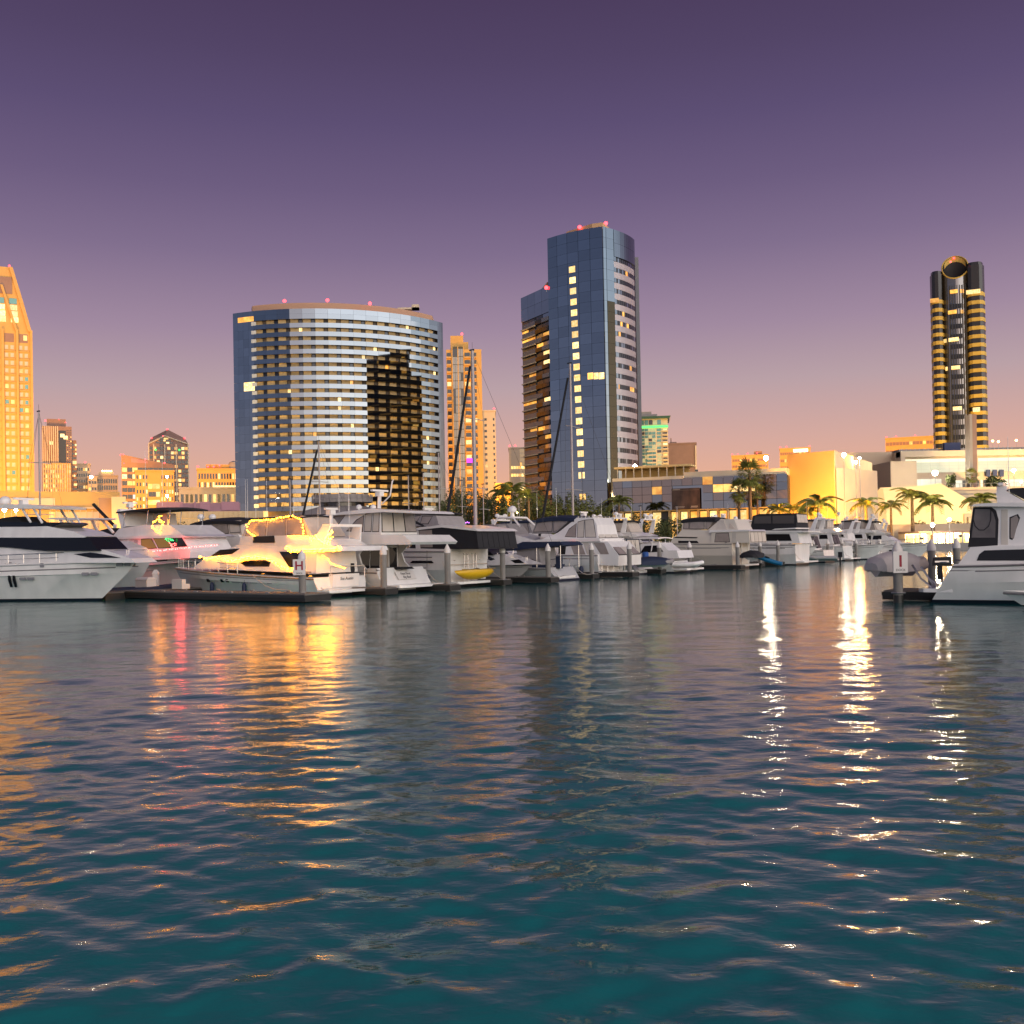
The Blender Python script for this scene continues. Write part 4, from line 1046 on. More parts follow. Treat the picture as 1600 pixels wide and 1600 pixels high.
PALMS = [(800, 768, 258, 'feather palm left of the glass tower, rising over the dark trees', 1.3, 15, 0), (786, 775, 262, 'small feather palm left of the one beside the glass tower', 1.1, 13, 0), (826, 778, 256, 'feather palm in front of the balcony wing', 1.1, 13, 0),
         (967, 788, 240, 'feather palm at the left end of the glazed hall', 1.05, 15, 0), (1218, 800, 236, 'feather palm at the right end of the glazed hall', 1.0, 14, 0), (1240, 797, 238, 'small feather palm at the left foot of the orange box', .9, 12, 0),
         (1279, 792, 226, 'feather palm before the corner of the orange box', 1.35, 16, 0), (1262, 806, 230, 'low spreading palm left of the palm at the orange box corner', 1.1, 13, 0), (1353, 792, 232, 'leftmost of four feather palms before the pale sloping wall', 1.25, 15, 0), (1392, 794, 236, 'second from the left of four feather palms before the pale sloping wall', 1.0, 13, 0),
         (1425, 779, 230, 'tallest of the feather palms before the pale sloping wall', 1.3, 15, 0), (1457, 790, 228, 'rightmost of four feather palms before the pale sloping wall', 1.3, 15, 0), (1532, 786, 236, 'feather palm half hidden behind the right yacht cabin', 1.3, 14, 0)]
for px, py, Y, l, s, n, ln in PALMS: palm(px, py, Y, l, s, n, lean=ln)
palm(1171, 738, 236, 'tallest fan palm with a bare trunk before the glazed hall', 1.5, 40, True, seed=1)
palm(1154, 764, 238, 'shorter fan palm with a dry leaf skirt before the lit windows', 1.2, 34, True, skirt=True, seed=2)
palm(1183, 766, 244, 'fan palm close behind the tallest one', .9, 26, True, seed=3)
palm(1519, 742, 296, 'small dark fan palm beside the pylon foot', 1.1, 20, True, seed=4, zb=8)

# ================================================================ lamps on the shore
street_lamp(1197, 716, 268, 'bright amber white starburst lamp above the glazed hall roof', None, .62, 900, (1, .62, .22))
street_lamp(1318.5, 711, 230, 'bright white lamp above the orange box corner', None, .46, 500)
street_lamp(1337, 722, 231, 'second white lamp right of the orange box corner', None, .38, 200)
street_lamp(1343, 716, 232, 'small white lamp above the pale front of the orange box', None, .28, 0)
street_lamp(1457, 820, 212, 'brightest starburst lamp in front of the palms at the water', None, .40, 1500, (1, .85, .6))
street_lamp(1483, 812, 218, 'white lamp on a thin pole right of the brightest lamp', None, .34, 1200)
street_lamp(1373, 819, 214, 'bluish white lamp left of the palm trunks', None, .22, 200, (.9, .9, 1))
street_lamp(1461, 739, 300, 'white lamp in front of the hall windows', None, .8, 9000)
street_lamp(1584, 735, 290, 'white lamp on a tall pole at the right edge', None, .5, 1500)
street_lamp(1596, 753, 300, 'small bluish lamp at the right edge under the tall pole lamp', None, .3, 0)
street_lamp(992, 728, 290, 'round white lamp before the foot of the glass tower', None, .5, 300)
street_lamp(143, 745, 330, 'bright white lamp left of the low cream block', None, .45, 300, (1, .7, .3))
street_lamp(261, 745, 320, 'upper white lamp before the yellow office block', M_lampw, .35, 0)
street_lamp(261, 775, 320, 'lower white lamp before the yellow office block', M_lampw, .38, 0)
street_lamp(201.5, 806, 214, 'amber lamp behind the arch of the red lit boat', None, .28, 300, (1, .7, .3))
street_lamp(201.5, 817, 212.5, 'lower amber lamp behind the arch of the red lit boat', None, .25, 200, (1, .7, .3))
street_lamp(7, 797, 216, 'bright amber lamp under the hardtop at the left edge', None, .40, 500, (1, .7, .3))
street_lamp(25, 797, 216, 'second amber lamp under the hardtop near the left edge', None, .34, 400, (1, .7, .3))
street_lamp(820.5, 776, 262, 'small amber lamp in the trees before the balcony wing', M_lampo, .3, 0)
street_lamp(808, 801, 250, 'tiny amber lamp low in the dark trees', M_lampo, .22, 0)

# ================================================================ unseen floodlights added at the feet of the buildings
flood((-215, 380, 6), (-228, 470, 90), 6.0e5, 'unseen flood lamp before the tall orange tower', SODIUM, 120)
flood((-245, 372, 6), (-240, 470, 120), 7.5e5, 'second unseen flood lamp before the tall orange tower', SODIUM, 120)
for i, x in enumerate((-172, -152, -132, -112)):
    flood((x, 262, 3), (x - 2, 296, 7), 2.4e4, f'{ORD[i]} unseen flood lamp from the left before the low ochre hall', (1, .44, .05), 150)
flood((-100, 246, 3), (-106, 271, 10), 4.5e4, 'unseen flood lamp before the cube shaped block', (1, .52, .06), 130)
flood((-250, 520, 8), (-300, 640, 70), 1.1e6, 'unseen flood lamp before the stepped tower', SODIUM, 110)
flood((-190, 480, 8), (-230, 600, 60), 3.4e5, 'unseen flood lamp before the glass office', SODIUM, 130)
flood((-130, 470, 8), (-170, 560, 40), 1.8e5, 'unseen flood lamp before the right office blocks', SODIUM, 130)
flood((-100, 390, 6), (-125, 430, 22), 6e4, 'unseen flood lamp before the terrace building', SODIUM, 130)
flood((-40, 330, 5), (-60, 400, 45), 2.6e5, 'unseen flood lamp before the curved hotel', (1, .60, .18), 140)
flood((-100, 340, 5), (-90, 405, 45), 2.2e5, 'second unseen flood lamp before the curved hotel', (1, .60, .18), 140)
flood((-15, 480, 6), (-25, 560, 70), 5.0e5, 'unseen flood lamp before the tall condominium', SODIUM, 120)
flood((15, 500, 6), (-10, 600, 60), 1.9e5, 'unseen flood lamp before the cream condominium', (1, .46, .07), 120)
flood((95, 450, 6), (70, 520, 50), 2.2e5, 'unseen flood lamp before the green glass condominium', (1, .62, .14), 120)
flood((150, 480, 6), (105, 560, 40), 1.8e5, 'unseen flood lamp before the brown office', SODIUM, 120)
flood((60, 232, 4), (70, 248, 16), 2e3, 'unseen flood lamp under the bushes of the glazed hall', SODIUM, 140)
flood((50, 268, 22), (60, 280, 24), 1.2e4, 'unseen roof lamp of the glazed hall', SODIUM, 150)
flood((92, 262, 24), (80, 258, 19), 1.2e4, 'second unseen roof lamp of the glazed hall', SODIUM, 150)
flood((74, 226, 3), (76, 246, 20), 9.5e4, 'unseen flood lamp on the orange side of the box building', (1, .38, .025), 140)
flood((100, 222, 3), (90, 246, 16), 9.0e4, 'unseen flood lamp on the pale front of the box building', (1, .70, .34), 130)
flood((112, 252, 3), (118, 285, 14), 5.5e4, 'unseen flood lamp before the pale sloping walls', (1, .64, .20), 140)
flood((135, 262, 4), (130, 290, 12), 4.0e4, 'unseen flood lamp before the terrace steps', (1, .66, .22), 140)
flood((125, 300, 12), (130, 331, 28), 1.1e5, 'unseen flood lamp before the lit window band', (1, .55, .14), 140)
flood((165, 300, 12), (160, 331, 28), 9.0e4, 'second unseen flood lamp before the lit window band', (1, .64, .26), 140)
flood((108, 300, 12), (108, 335, 26), 6.0e4, 'unseen flood lamp before the blank rear wall of the convention hall', (1, .60, .2), 140)
flood((240, 520, 8), (275, 620, 80), 9e5, 'unseen flood lamp before the banded tower', (1, .56, .06), 120)
flood((220, 760, 20), (230, 900, 70), 1.3e6, 'unseen flood lamp before the far orange blocks', SODIUM, 140)
flood((330, 760, 20), (345, 880, 80), 9e5, 'unseen flood lamp before the far amber block', SODIUM, 140)
flood((110, 218, 2.6), (108, 232, 12), 2.4e4, 'added low uplight at the foot of the palms', (1, .78, .36), 150)  # added uplights stand in for street lamp light on the palms
flood((88, 214, 2.6), (86, 228, 12), 1.8e4, 'added low uplight at the palm before the box building', (1, .70, .26), 150)
flood((72, 222, 2.6), (58, 238, 14), 1.6e4, 'added low uplight at the fan palms', (1, .66, .22), 150)
flood((8, 236, 2.6), (2, 258, 12), 2.2e4, 'added low uplight in the dark trees', (1, .66, .2), 150)
# ================================================================ boats
M_gel = mat('white gelcoat', (.86, .84, .81), .22, coat=.5, noise=.07, nscale=1.6, stretch=(1, 1, .22))
M_gelc = mat('cream gelcoat', (.72, .66, .56), .25, coat=.4, noise=.03, nscale=.6)
M_gelg = mat('pale grey gelcoat', (.52, .52, .52), .25, coat=.4, noise=.03, nscale=.6)
M_deck = mat('boat deck', (.55, .50, .44), .7, noise=.1)
M_boot = mat('dark boot stripe', (.012, .014, .025), .3)
M_glass = mat('smoked boat glass', (.010, .010, .012), .08, spec=.35)
M_vinyl = mat('clear vinyl window', (.34, .29, .26), .12, noise=.18, nscale=1.3)
M_vinylw = mat('white vinyl window', (.62, .57, .50), .2, noise=.12, nscale=1.1)
M_canc = mat('cream canvas', (.60, .52, .44), .8, noise=.08, bump=.15)
M_cang = mat('grey canvas', (.30, .28, .28), .8, noise=.1, bump=.2)
M_cank = mat('black canvas', (.014, .014, .018), .75, noise=.2, bump=.3, nscale=2)
M_cann = mat('navy canvas', (.012, .022, .055), .75, noise=.15, bump=.3)
M_chrome = mat('stainless rail', (.55, .53, .52), .25, 1)
M_rub = mat('grey rub rail', (.20, .19, .19), .5)
M_fend = mat('navy fender', (.015, .025, .07), .5)
M_teak = mat('brown teak', (.22, .13, .07), .7, noise=.15, nscale=4, stretch=(1, 8, 1))
M_text = mat('black lettering', (.02, .02, .02), .5)
M_gray = mat('grey vent', (.25, .25, .27), .5)
HEAD = 145.5                              # boats lie across the dock line; bow away from us
def wp(px, Y):
    py = 940.0
    for _ in range(6):
        p = at(px, py, Y); py += p.z * FP / Y
    return at(px, py, Y)
class Boat:
    def __init__(s, name, label, cat, px, Y, deg, Lh, B, bow=False, group=None):
        p = wp(px, Y); a = R(deg)
        if bow: p = p - Vector((math.cos(a), math.sin(a), 0)) * Lh
        s.r = thing(name, label, cat, (p.x, p.y, 0), a, group); s.a, s.o, s.Lh, s.B = a, Vector((p.x, p.y, 0)), Lh, B
        s.vis = 1 if deg > 90 else -1     # the side we see
    def _l(s, px, py):
        M = Matrix.Rotation(-s.a, 3, 'Z')
        return M @ (Vector((0, 0, CAM_H)) - s.o), M @ ray(px, py)
    def S(s, pts, ly):                    # where a line of sight meets the boat's side plane: (x, z)
        out = []
        for px, py in pts:
            o, d = s._l(px, py); t = (s.vis * ly - o.y) / d.y; q = o + d * t; out.append((q.x, q.z))
        return out
    def T(s, pts, lx):                    # ... and a plane across the boat: (y, z)
        out = []
        for px, py in pts:
            o, d = s._l(px, py); t = (lx - o.x) / d.x; q = o + d * t; out.append((q.y, q.z))
        return out
    def hull(s, zs, zb, m=None, rake=2.2, tr=.12, sheer_p=1.7, boot=M_boot, full=3.4, stripe=None, dk=None, knuckle=.6):
        m = m or M_gel; Lh, B = s.Lh, s.B; n = 18
        sheer = lambda t: zs + (zb - zs) * t ** sheer_p
        s.sheer, s.full, s.zs, s.zb, s.rake, s.tr = sheer, full, zs, zb, rake, tr
        xs = lambda z: Lh - rake * max(0, 1 - z / zb) ** 1.2
        s.px = lambda t, z: tr * z + t * (xs(z * (1 - t) + t * z) - tr * z)
        rows = [lambda t: (-.5 * (1 - t * .5), .03), lambda t: (-.06, B / 2 * .86 * (1 - t ** 2.0)), lambda t: (.15, B / 2 * .90 * (1 - t ** 2.1)),
                lambda t: (knuckle * sheer(t), B / 2 * .975 * (1 - t ** 2.7)), lambda t: (knuckle * sheer(t) + .05, B / 2 * .99 * (1 - t ** 2.9)), lambda t: (sheer(t), B / 2 * (1 - t ** full))]
        ts = [1 - (1 - k / n) ** 1.4 for k in range(n + 1)]
        for part, r0, r1 in (('hull', 0, 5), ('boot_stripe', 1, 2)):
            mb = MB(); g = {}
            for sd in (1, -1):
                for ri in range(r0, r1 + 1):
                    for k, t in enumerate(ts):
                        z, w = rows[ri](t); 
                        if part == 'boot_stripe': w += .012 + (0 if t < 1 else .0)
                        g[sd, ri, k] = len(mb.v); mb.v.append((s.px(t, z) + (.012 if t == 1 and part != 'hull' else 0) - (.012 if t == 0 and part != 'hull' else 0), sd * w, z))
                for ri in range(r0, r1):
                    for k in range(n):
                        q = (g[sd, ri, k], g[sd, ri, k + 1], g[sd, ri + 1, k + 1], g[sd, ri + 1, k])
                        mb.f.append(q if sd < 0 else q[::-1])
            mb.f.append(tuple([g[1, ri, 0] for ri in range(r0, r1 + 1)] + [g[-1, ri, 0] for ri in range(r1, r0 - 1, -1)]))
            mb.build(part, m if part == 'hull' else boot, s.r, 35)
        mb = MB()
        for k in range(n):
            t, u = ts[k], ts[k + 1]
            a, b = B / 2 * (1 - t ** full) * .985, B / 2 * (1 - u ** full) * .985
            z, y = sheer(t) - .04, sheer(u) - .04
            mb.poly([(s.px(t, z), a, z), (s.px(u, y), b, y), (s.px(u, y), -b, y), (s.px(t, z), -a, z)][::-1])
        mb.build('deck', dk or M_deck, s.r)
        mb = MB()
        for sd in (1, -1): mb.tube([(s.px(t, sheer(t) - .1), sd * (B / 2 * (1 - t ** full) + .015), sheer(t) - .1) for t in ts[:-1]] + [(s.px(1, zb - .1) + .03, 0, zb - .1)], .045, 5)
        mb.build('rub_rail', stripe or M_rub, s.r, 60)
        mb = MB()
        for sd in (1, -1):
            for k in range(1, n - 2):
                t, u = ts[k], ts[k + 1]; q = []
                for tt, f in ((t, .80), (u, .80), (u, .83), (t, .83)):
                    z = sheer(tt) * f; a = (f - knuckle) / (1 - knuckle)
                    w = B / 2 * (.99 * (1 - tt ** 2.9) * (1 - a) + (1 - tt ** full) * a) + .012
                    q.append((s.px(tt, z), sd * w, z))
                mb.poly(q if sd < 0 else q[::-1])
        mb.build('cove_stripe', M_rub, s.r)
        if Lh > 9:
            mb = MB()
            for t in (.04, .30, .62, .86):
                for sd in (1, -1): mb.tube([(t * Lh * .98 - .14, sd * max(.1, B / 2 * (1 - t ** full) - .1), sheer(t) + .07), (t * Lh * .98 + .14, sd * max(.1, B / 2 * (1 - t ** full) - .1), sheer(t) + .07)], .03, 4)
            mb.build('deck_cleats', M_chrome, s.r)
        if s.vis > 0 and Lh > 9:
            for sd in (1, -1):
                a, c = Vector((.5, sd * B * .47, zs)), Vector((-.9, sd * (B * .47 + .5), .5)); e, g = Vector((Lh * .35, sd * B * .5, sheer(.35))), Vector((Lh * .12, sd * (B * .5 + .5), .48))
                for p, q in ((a, c), (e, g)): MB().tube([p.lerp(q, k / 5) - Vector((0, 0, .35 * math.sin(math.pi * k / 5))) for k in range(6)], .018, 4).build('mooring_line', M_canc, s.r)
        return s
    def rail(s, t0, t1, h=.65, n=8, base=None):
        mb = MB()
        for sd in (1, -1):
            P = lambda t, dz: (s.px(t, s.sheer(t)) * .995, sd * max(.02, s.B / 2 * (1 - t ** s.full) - .12), s.sheer(t) + dz)
            ts = [t0 + (t1 - t0) * k / n for k in range(n + 1)]
            mb.tube([P(t, h) for t in ts], .022, 5); mb.tube([P(t, h * .5) for t in ts], .012, 4)
            for t in ts: mb.tube([P(t, 0), P(t, h)], .018, 4)
        mb.build('bow_rail', M_chrome, s.r)
        return s
    def house(s, name, poly, yb, m=None, tumble=.10, narrow=0, bevel=0):
        s.z0, s.x0, s.yb, s.tu, s.na = min(z for x, z in poly), min(x for x, z in poly), yb, tumble, narrow
        A = [(x, s.yw(x, z), z) for x, z in poly]; Bq = [(x, -y, z) for x, y, z in A]
        o = MB().loft(A, Bq).build(name, m or M_gel, s.r)
        zt = max(z for x, z in poly); top = [(x, z) for x, z in poly if z > zt - .12]
        if m in (None, M_gel, M_gelc) and len(top) > 1 and max(x for x, z in top) - min(x for x, z in top) > 1.5:
            a, b = min(top), max(top); r = MB()
            for sd in (1, -1):
                P = lambda f, dz: (a[0] + (b[0] - a[0]) * f, sd * (s.yw(a[0] + (b[0] - a[0]) * f, zt) - .12), a[1] + (b[1] - a[1]) * f + dz)
                r.tube([P(.06, .13), P(.94, .13)], .022, 4)
                for f in (.06, .28, .5, .72, .94): r.tube([P(f, -.02), P(f, .13)], .018, 4)
            r.build('grab_rail', M_chrome, s.r)
        return o
    def yw(s, x, z): return max(.05, s.yb - s.tu * (z - s.z0) - s.na * (x - s.x0))
    def pane(s, name, poly, m=None, off=.015, th=.05, frame=None, sides=(1, -1), parent=None):
        out = None
        for sd in sides:
            if frame:
                cx, cz = sum(p[0] for p in poly) / len(poly), sum(p[1] for p in poly) / len(poly)
                big = [(x + (.05 if x > cx else -.05), z + (.05 if z > cz else -.05)) for x, z in poly]
                MB().loft([(x, sd * (s.yw(x, z) + off - .008), z) for x, z in big], [(x, sd * (s.yw(x, z) + off - th), z) for x, z in big]).build('window_frame', frame, s.r)
            out = MB().loft([(x, sd * (s.yw(x, z) + off), z) for x, z in poly], [(x, sd * (s.yw(x, z) + off - th), z) for x, z in poly]).build(name, m or M_glass, s.r)
        return out
    def across(s, name, p0, p1, m=None, f0=-.9, f1=.9, off=.02, fore=True):
        if name == 'vinyl_window' and m is not None:
            s.across('window_frame', (p0[0], p0[1] - .05), (p1[0], p1[1] + .05), M_cank, f0 - .035, f1 + .035, off - .012, fore)
        d = Vector((p1[0] - p0[0], 0, p1[1] - p0[1])).normalized(); n = Vector((d.z, 0, -d.x)) * (1 if fore else -1)
        if (n.x > 0) != fore: n = -n
        w0, w1 = s.yw(*p0), s.yw(*p1)
        A = [Vector((p0[0], w0 * f0, p0[1])), Vector((p0[0], w0 * f1, p0[1])), Vector((p1[0], w1 * f1, p1[1])), Vector((p1[0], w1 * f0, p1[1]))]
        return MB().loft([a + n * off for a in A], [a - n * .04 for a in A]).build(name, m or M_glass, s.r)
    def slab(s, name, pts, yb, m=None):   # solid of an (x, z) outline, constant half width
        return MB().loft([(x, yb, z) for x, z in pts], [(x, -yb, z) for x, z in pts]).build(name, m or M_gel, s.r)
    def canopy(s, name, x0, x1, z, yb, m, rise=.18, th=.09):
        mb = MB(); n = 6; P = lambda i, j, dz: (x0 + (x1 - x0) * i / n, yb * (2 * j / n - 1), z + rise * (1 - (2 * i / n - 1) ** 2) * .6 + rise * (1 - (2 * j / n - 1) ** 2) + dz)
        for dz in (0, -th):
            for i in range(n):
                for j in range(n):
                    q = [P(i, j, dz), P(i + 1, j, dz), P(i + 1, j + 1, dz), P(i, j + 1, dz)]; mb.poly(q if dz == 0 else q[::-1])
        for i in range(n):
            for j, f in ((0, 1), (n, -1)): mb.poly([P(i, j, 0), P(i, j, -th), P(i + 1, j, -th), P(i + 1, j, 0)])
            for a in (0, n): mb.poly([P(a, i, 0), P(a, i, -th), P(a, i + 1, -th), P(a, i + 1, 0)])
        return mb.build(name, m, s.r)
    def post(s, name, segs, r=.03, m=None):
        mb = MB()
        for p in segs: mb.tube(p, r, 5)
        return mb.build(name, m or M_chrome, s.r)
    def arch(s, x, z0, z1, yb, dx=-.5, w=.35, m=None):
        mb = MB()
        for sd in (1, -1):
            mb.loft([(x - w, sd * yb, z0), (x + w, sd * yb, z0), (x + w, sd * (yb - .14), z0), (x - w, sd * (yb - .14), z0)], [(x - w * .6 + dx, sd * (yb - .25), z1), (x + w * .6 + dx, sd * (yb - .25), z1), (x + w * .6 + dx, sd * (yb - .37), z1), (x - w * .6 + dx, sd * (yb - .37), z1)])
        mb.box(x - w * .62 + dx, -yb + .25, z1 - .06, x + w * .62 + dx, yb - .25, z1 + .1)
        return mb.build('radar_arch', m or M_gel, s.r)
    def dome(s, x, y, z, r=.28): return MB().lathe([(r * .85, 0), (r, r * .4), (r * .95, r * .8), (r * .6, r * 1.25), (r * .1, r * 1.4)], 12, (x, y, z)).tube([(x, y, z - .25), (x, y, z + .02)], r * .4, 8).build('radar_dome', M_gel, s.r, 50)
    def scanner(s, x, y, z, w=.65): return MB().box(x - .2, y - .2, z, x + .2, y + .2, z + .28).box(x - .09, y - w, z + .3, x + .09, y + w, z + .42).build('radar_scanner', M_gel, s.r)
    def whip(s, x, y, z, h=2.2, lean=-.1): return MB().tube([(x, y, z), (x + lean * h, y, z + h)], .018, 5, .008).build('whip_antenna', M_gel, s.r)
    def fender(s, t, zc=.45, r=.14, m=None):
        y = s.vis * (s.B / 2 * (1 - t ** 2.4) + r * .8); x = t * s.Lh * .97; z1 = s.sheer(t)
        f = MB().lathe([(.03, -.36), (r * .75, -.3), (r, -.15), (r, .15), (r * .75, .3), (.03, .38)], 10, (x, y, zc)).build('fender', m or M_fend, s.r, 50)
        MB().tube([(x, y, zc + .35), (x, y - s.vis * .05, z1)], .014, 4).build('fender_line', M_text, f)
    def ports(s, lst, zc, ln=.28, ht=.11, m=None, base=.975):
        for x in lst:
            t = x / s.Lh; k = .62
            for sd in (1, -1):
                def yy(xx, z):
                    t = min(max(xx / s.Lh, 0), .97); a = min(max((z - .15) / (s.sheer(t) * .6 - .15), 0), 1)
                    w0, w1 = s.B / 2 * .90 * (1 - t ** 2.1), s.B / 2 * .975 * (1 - t ** 2.7)
                    if z > s.sheer(t) * .6: a2 = (z - s.sheer(t) * .6) / (s.sheer(t) * .4); return w1 + (s.B / 2 * (1 - t ** s.full) - w1) * a2
                    return w0 + (w1 - w0) * a
                pts = [(x + ln * dx, zc + ht * dz) for dx, dz in ((-1, -.3), (-.8, -1), (.8, -1), (1, -.3), (1, .3), (.8, 1), (-.8, 1), (-1, .3))]
                MB().loft([(a, sd * (yy(a, b) + .022), b) for a, b in pts], [(a, sd * (yy(a, b) - .04), b) for a, b in pts]).build('porthole', m or M_glass, s.r)
    def platform(s, x0, x1, z=.42, yb=None, m=None, th=.16):
        yb = yb or s.B / 2 * .95
        return MB().prism([(x1, yb), (x0 + .25, yb * .97), (x0, yb * .8), (x0, -yb * .8), (x0 + .25, -yb * .97), (x1, -yb)][::-1], z - th, z).build('swim_platform', m or M_gel, s.r)
    def name_text(s, txt, x, y, z, size, m=None, shear=.25):
        return text(txt, size, m or M_text, s.r, (x, y, z), (R(90), 0, R(-90)), shear)
def text(txt, size, m, parent, loc, rot, shear=0, name='lettering', bold=0):
    c = bpy.data.curves.new(name, 'FONT'); c.body = txt; c.size = size; c.align_x, c.align_y = 'CENTER', 'CENTER'; c.extrude = .004; c.shear = shear; c.resolution_u = 3
    c.materials.append(m)
    c.offset = bold
    o = bpy.data.objects.new(name, c); col.objects.link(o)
    bpy.context.view_layer.update()
    me = bpy.data.meshes.new_from_object(o.evaluated_get(bpy.context.evaluated_depsgraph_get()))
    bpy.data.objects.remove(o); bpy.data.curves.remove(c)
    o = place(name, me, parent, loc); o.rotation_euler = rot
    return o
def string_lights(label, pts, m, spacing=.09, r=.028, jitter=.03, cat='string lights', power=0, color=(1, .37, .035), seed=0, wire=True):
    """a run of small bulbs along a line of points in world space"""
    rnd = random.Random(seed); pts = [Vector(p) for p in pts]
    c = sum(pts, Vector()) / len(pts)
    t = thing('string_lights', label, cat, c)
    mb = MB()
    for p, q in zip(pts, pts[1:]):
        n = max(1, int((q - p).length / spacing))
        for k in range(n):
            z = p.lerp(q, (k + rnd.random() * .5) / n) - c + Vector([rnd.uniform(-jitter, jitter) for _ in range(3)])
            i = len(mb.v); mb.v += [tuple(z + Vector(d) * r) for d in ((1, 0, 0), (0, 1, 0), (-1, 0, 0), (0, -1, 0), (0, 0, 1), (0, 0, -1))]
            mb.f += [tuple(i + a for a in f) for f in ((0, 1, 4), (1, 2, 4), (2, 3, 4), (3, 0, 4), (1, 0, 5), (2, 1, 5), (3, 2, 5), (0, 3, 5))]
    mb.build('bulbs', m, t, kind='stuff')
    if wire: MB().tube([p - c for p in pts], .012, 4).build('wire', M_text, t)
    if power:
        n = max(1, len(pts) // 2)
        for k in range(0, len(pts), 2):
            lamp_light('bulb_standin_light', 'POINT', pts[k] - c + Vector((.25, -.75, .05)), power / n, color, t, size=.35)  # unseen point lights set off the string stand in for its bulbs
    return t
def wpt(b, x, y, z): return b.o + Matrix.Rotation(b.a, 3, 'Z') @ Vector((x, y, z))
M_bulb = mat('warm bulb', (1, .7, .3), .4, emit=(1, .34, .012), estr=42, sample=False)
M_bulbr = mat('red bulb', (1, .1, .08), .4, emit=(1, .13, .12), estr=9, sample=False)
M_bulbg = mat('green bulb', (.1, .9, .2), .4, emit=(.05, .9, .2), estr=4, sample=False)
M_bulbv = mat('violet bulb', (.5, .2, .9), .4, emit=(.55, .15, 1), estr=5, sample=False)
M_bulby = mat('amber bulb', (1, .7, .2), .4, emit=(1, .5, .08), estr=6, sample=False)
# ---------------------------------------------------------------- docks and pilings
M_pile = mat('grey piling', (.24, .225, .205), .8, noise=.18, nscale=3, stretch=(1, 1, .3), bump=.2)
M_cap = mat('white piling cap', (.74, .70, .66), .5)
M_wet = mat('wet dark piling foot', (.02, .02, .018), .4)
M_dock = mat('weathered dock boards', (.16, .145, .13), .85, noise=.2, nscale=2, bump=.3)
M_dside = mat('dark wet dock side', (.022, .020, .018), .6, noise=.3, nscale=1.5)
def piling(px, py, ptop, label, r=.19, Y=None):
    p = wp(px, Y) if Y else gp(px, py); h = at(px, ptop, p.y).z
    t = thing('piling', label, 'piling', (p.x, p.y, 0), 0, 'white capped pilings of the marina')
    MB().tube([(0, 0, -2), (0, 0, h - .52)], r, 14).build('post', M_pile, t, 50)
    MB().lathe([(r * 1.12, h - .56), (r * 1.14, h - .40), (r * .95, h - .30), (.03, h)], 14).build('cap', M_cap, t, 40)
    MB().tube([(0, 0, -.2), (0, 0, .32)], r * 1.03, 14).build('wet_foot', M_wet, t, 50)
    MB().tube([(r * 1.35 * math.cos(a), r * 1.35 * math.sin(a), .42) for a in [R(k * 30) for k in range(13)]], .04, 5).build('pile_ring', M_steel, t)
    return t, p, h
def finger(x, y, ang, length, width, label, z=.46):
    t = thing('finger_dock', label, 'dock', (x, y, 0), ang, 'floating finger docks')
    MB().box(0, -width / 2, z - .08, length, width / 2, z).build('dock_deck', M_dock, t)
    MB().box(-.05, -width / 2 - .05, .05, length, width / 2 + .05, z - .09).build('float', M_dside, t)
    MB().box(-.07, -width / 2 - .09, z - .22, length, -width / 2 - .052, z - .06).box(-.07, width / 2 + .052, z - .22, length, width / 2 + .09, z - .06).build('bumper', M_wet, t)
    for k in range(1, int(length / 3)):
        for s in (-1, 1): MB().box(-.14, -.05, 0, .14, .05, .07).build('cleat', M_steel, t, loc=(k * 3, s * (width / 2 - .12), z))
    return t
PX = [(473, 940, 858), (600, 930, 852), (700, 924, 850), (786, 915, 851), (857, 911, 849), (925, 905, 848), (984, 902, 847), (1031, 897, 846), (1078, 893, 846), (1116, 889, 845), (1153, 890, 846), (1188, 886, 845.5), (1216, 884, 844), (1246, 882, 844), (1271, 879, 843.5), (1294, 878, 843), (1316, 876, 842.5), (1338, 875, 842.5), (1358, 873.5, 842), (1374, 872, 842), (1391, 870, 841.5)]
for i, (x, y, t) in enumerate(PX):
    lab = 'grey piling with a white cone cap carrying the red letter H sign' if i == 0 else f'white capped grey piling, {ORD[i - 1] if i < 21 else i} to the right of the piling signed H'
    q, p, h = piling(x, y, t, lab)
    if i == 0:
        s = MB().box(-.33, -.03, -.42, .33, .03, .42).build('sign_panel', M_cap, q, loc=(-.10, -.26, h - .96))
        text('H', .66, mat('dark red lettering', (.30, .012, .03), .6), s, (0, -.035, .06), (R(90), 0, 0), 0, 'letter', .012)
        text('DOCK', .12, M_text, s, (0, -.035, -.33), (R(90), 0, 0), 0, 'lettering')
    a = R(HEAD); n = Vector((math.cos(a), math.sin(a)))
    if i == 0: finger(p.x + .9, p.y - .55, a, 17.3, 1.8, 'long dark finger dock in front of the yacht hung with warm lights')
    elif i in (1, 2, 4, 6, 8, 10, 12, 14, 16, 18, 20): finger(p.x + .35 - n.x * .1, p.y - .1, a, 12, 1.0, f'dark finger dock at the {ORD[i - 1]} piling right of the H piling')
    else: finger(p.x + .3, p.y + .1, a, 10, .9, f'dark finger dock at the {ORD[i - 1]} piling right of the H piling')
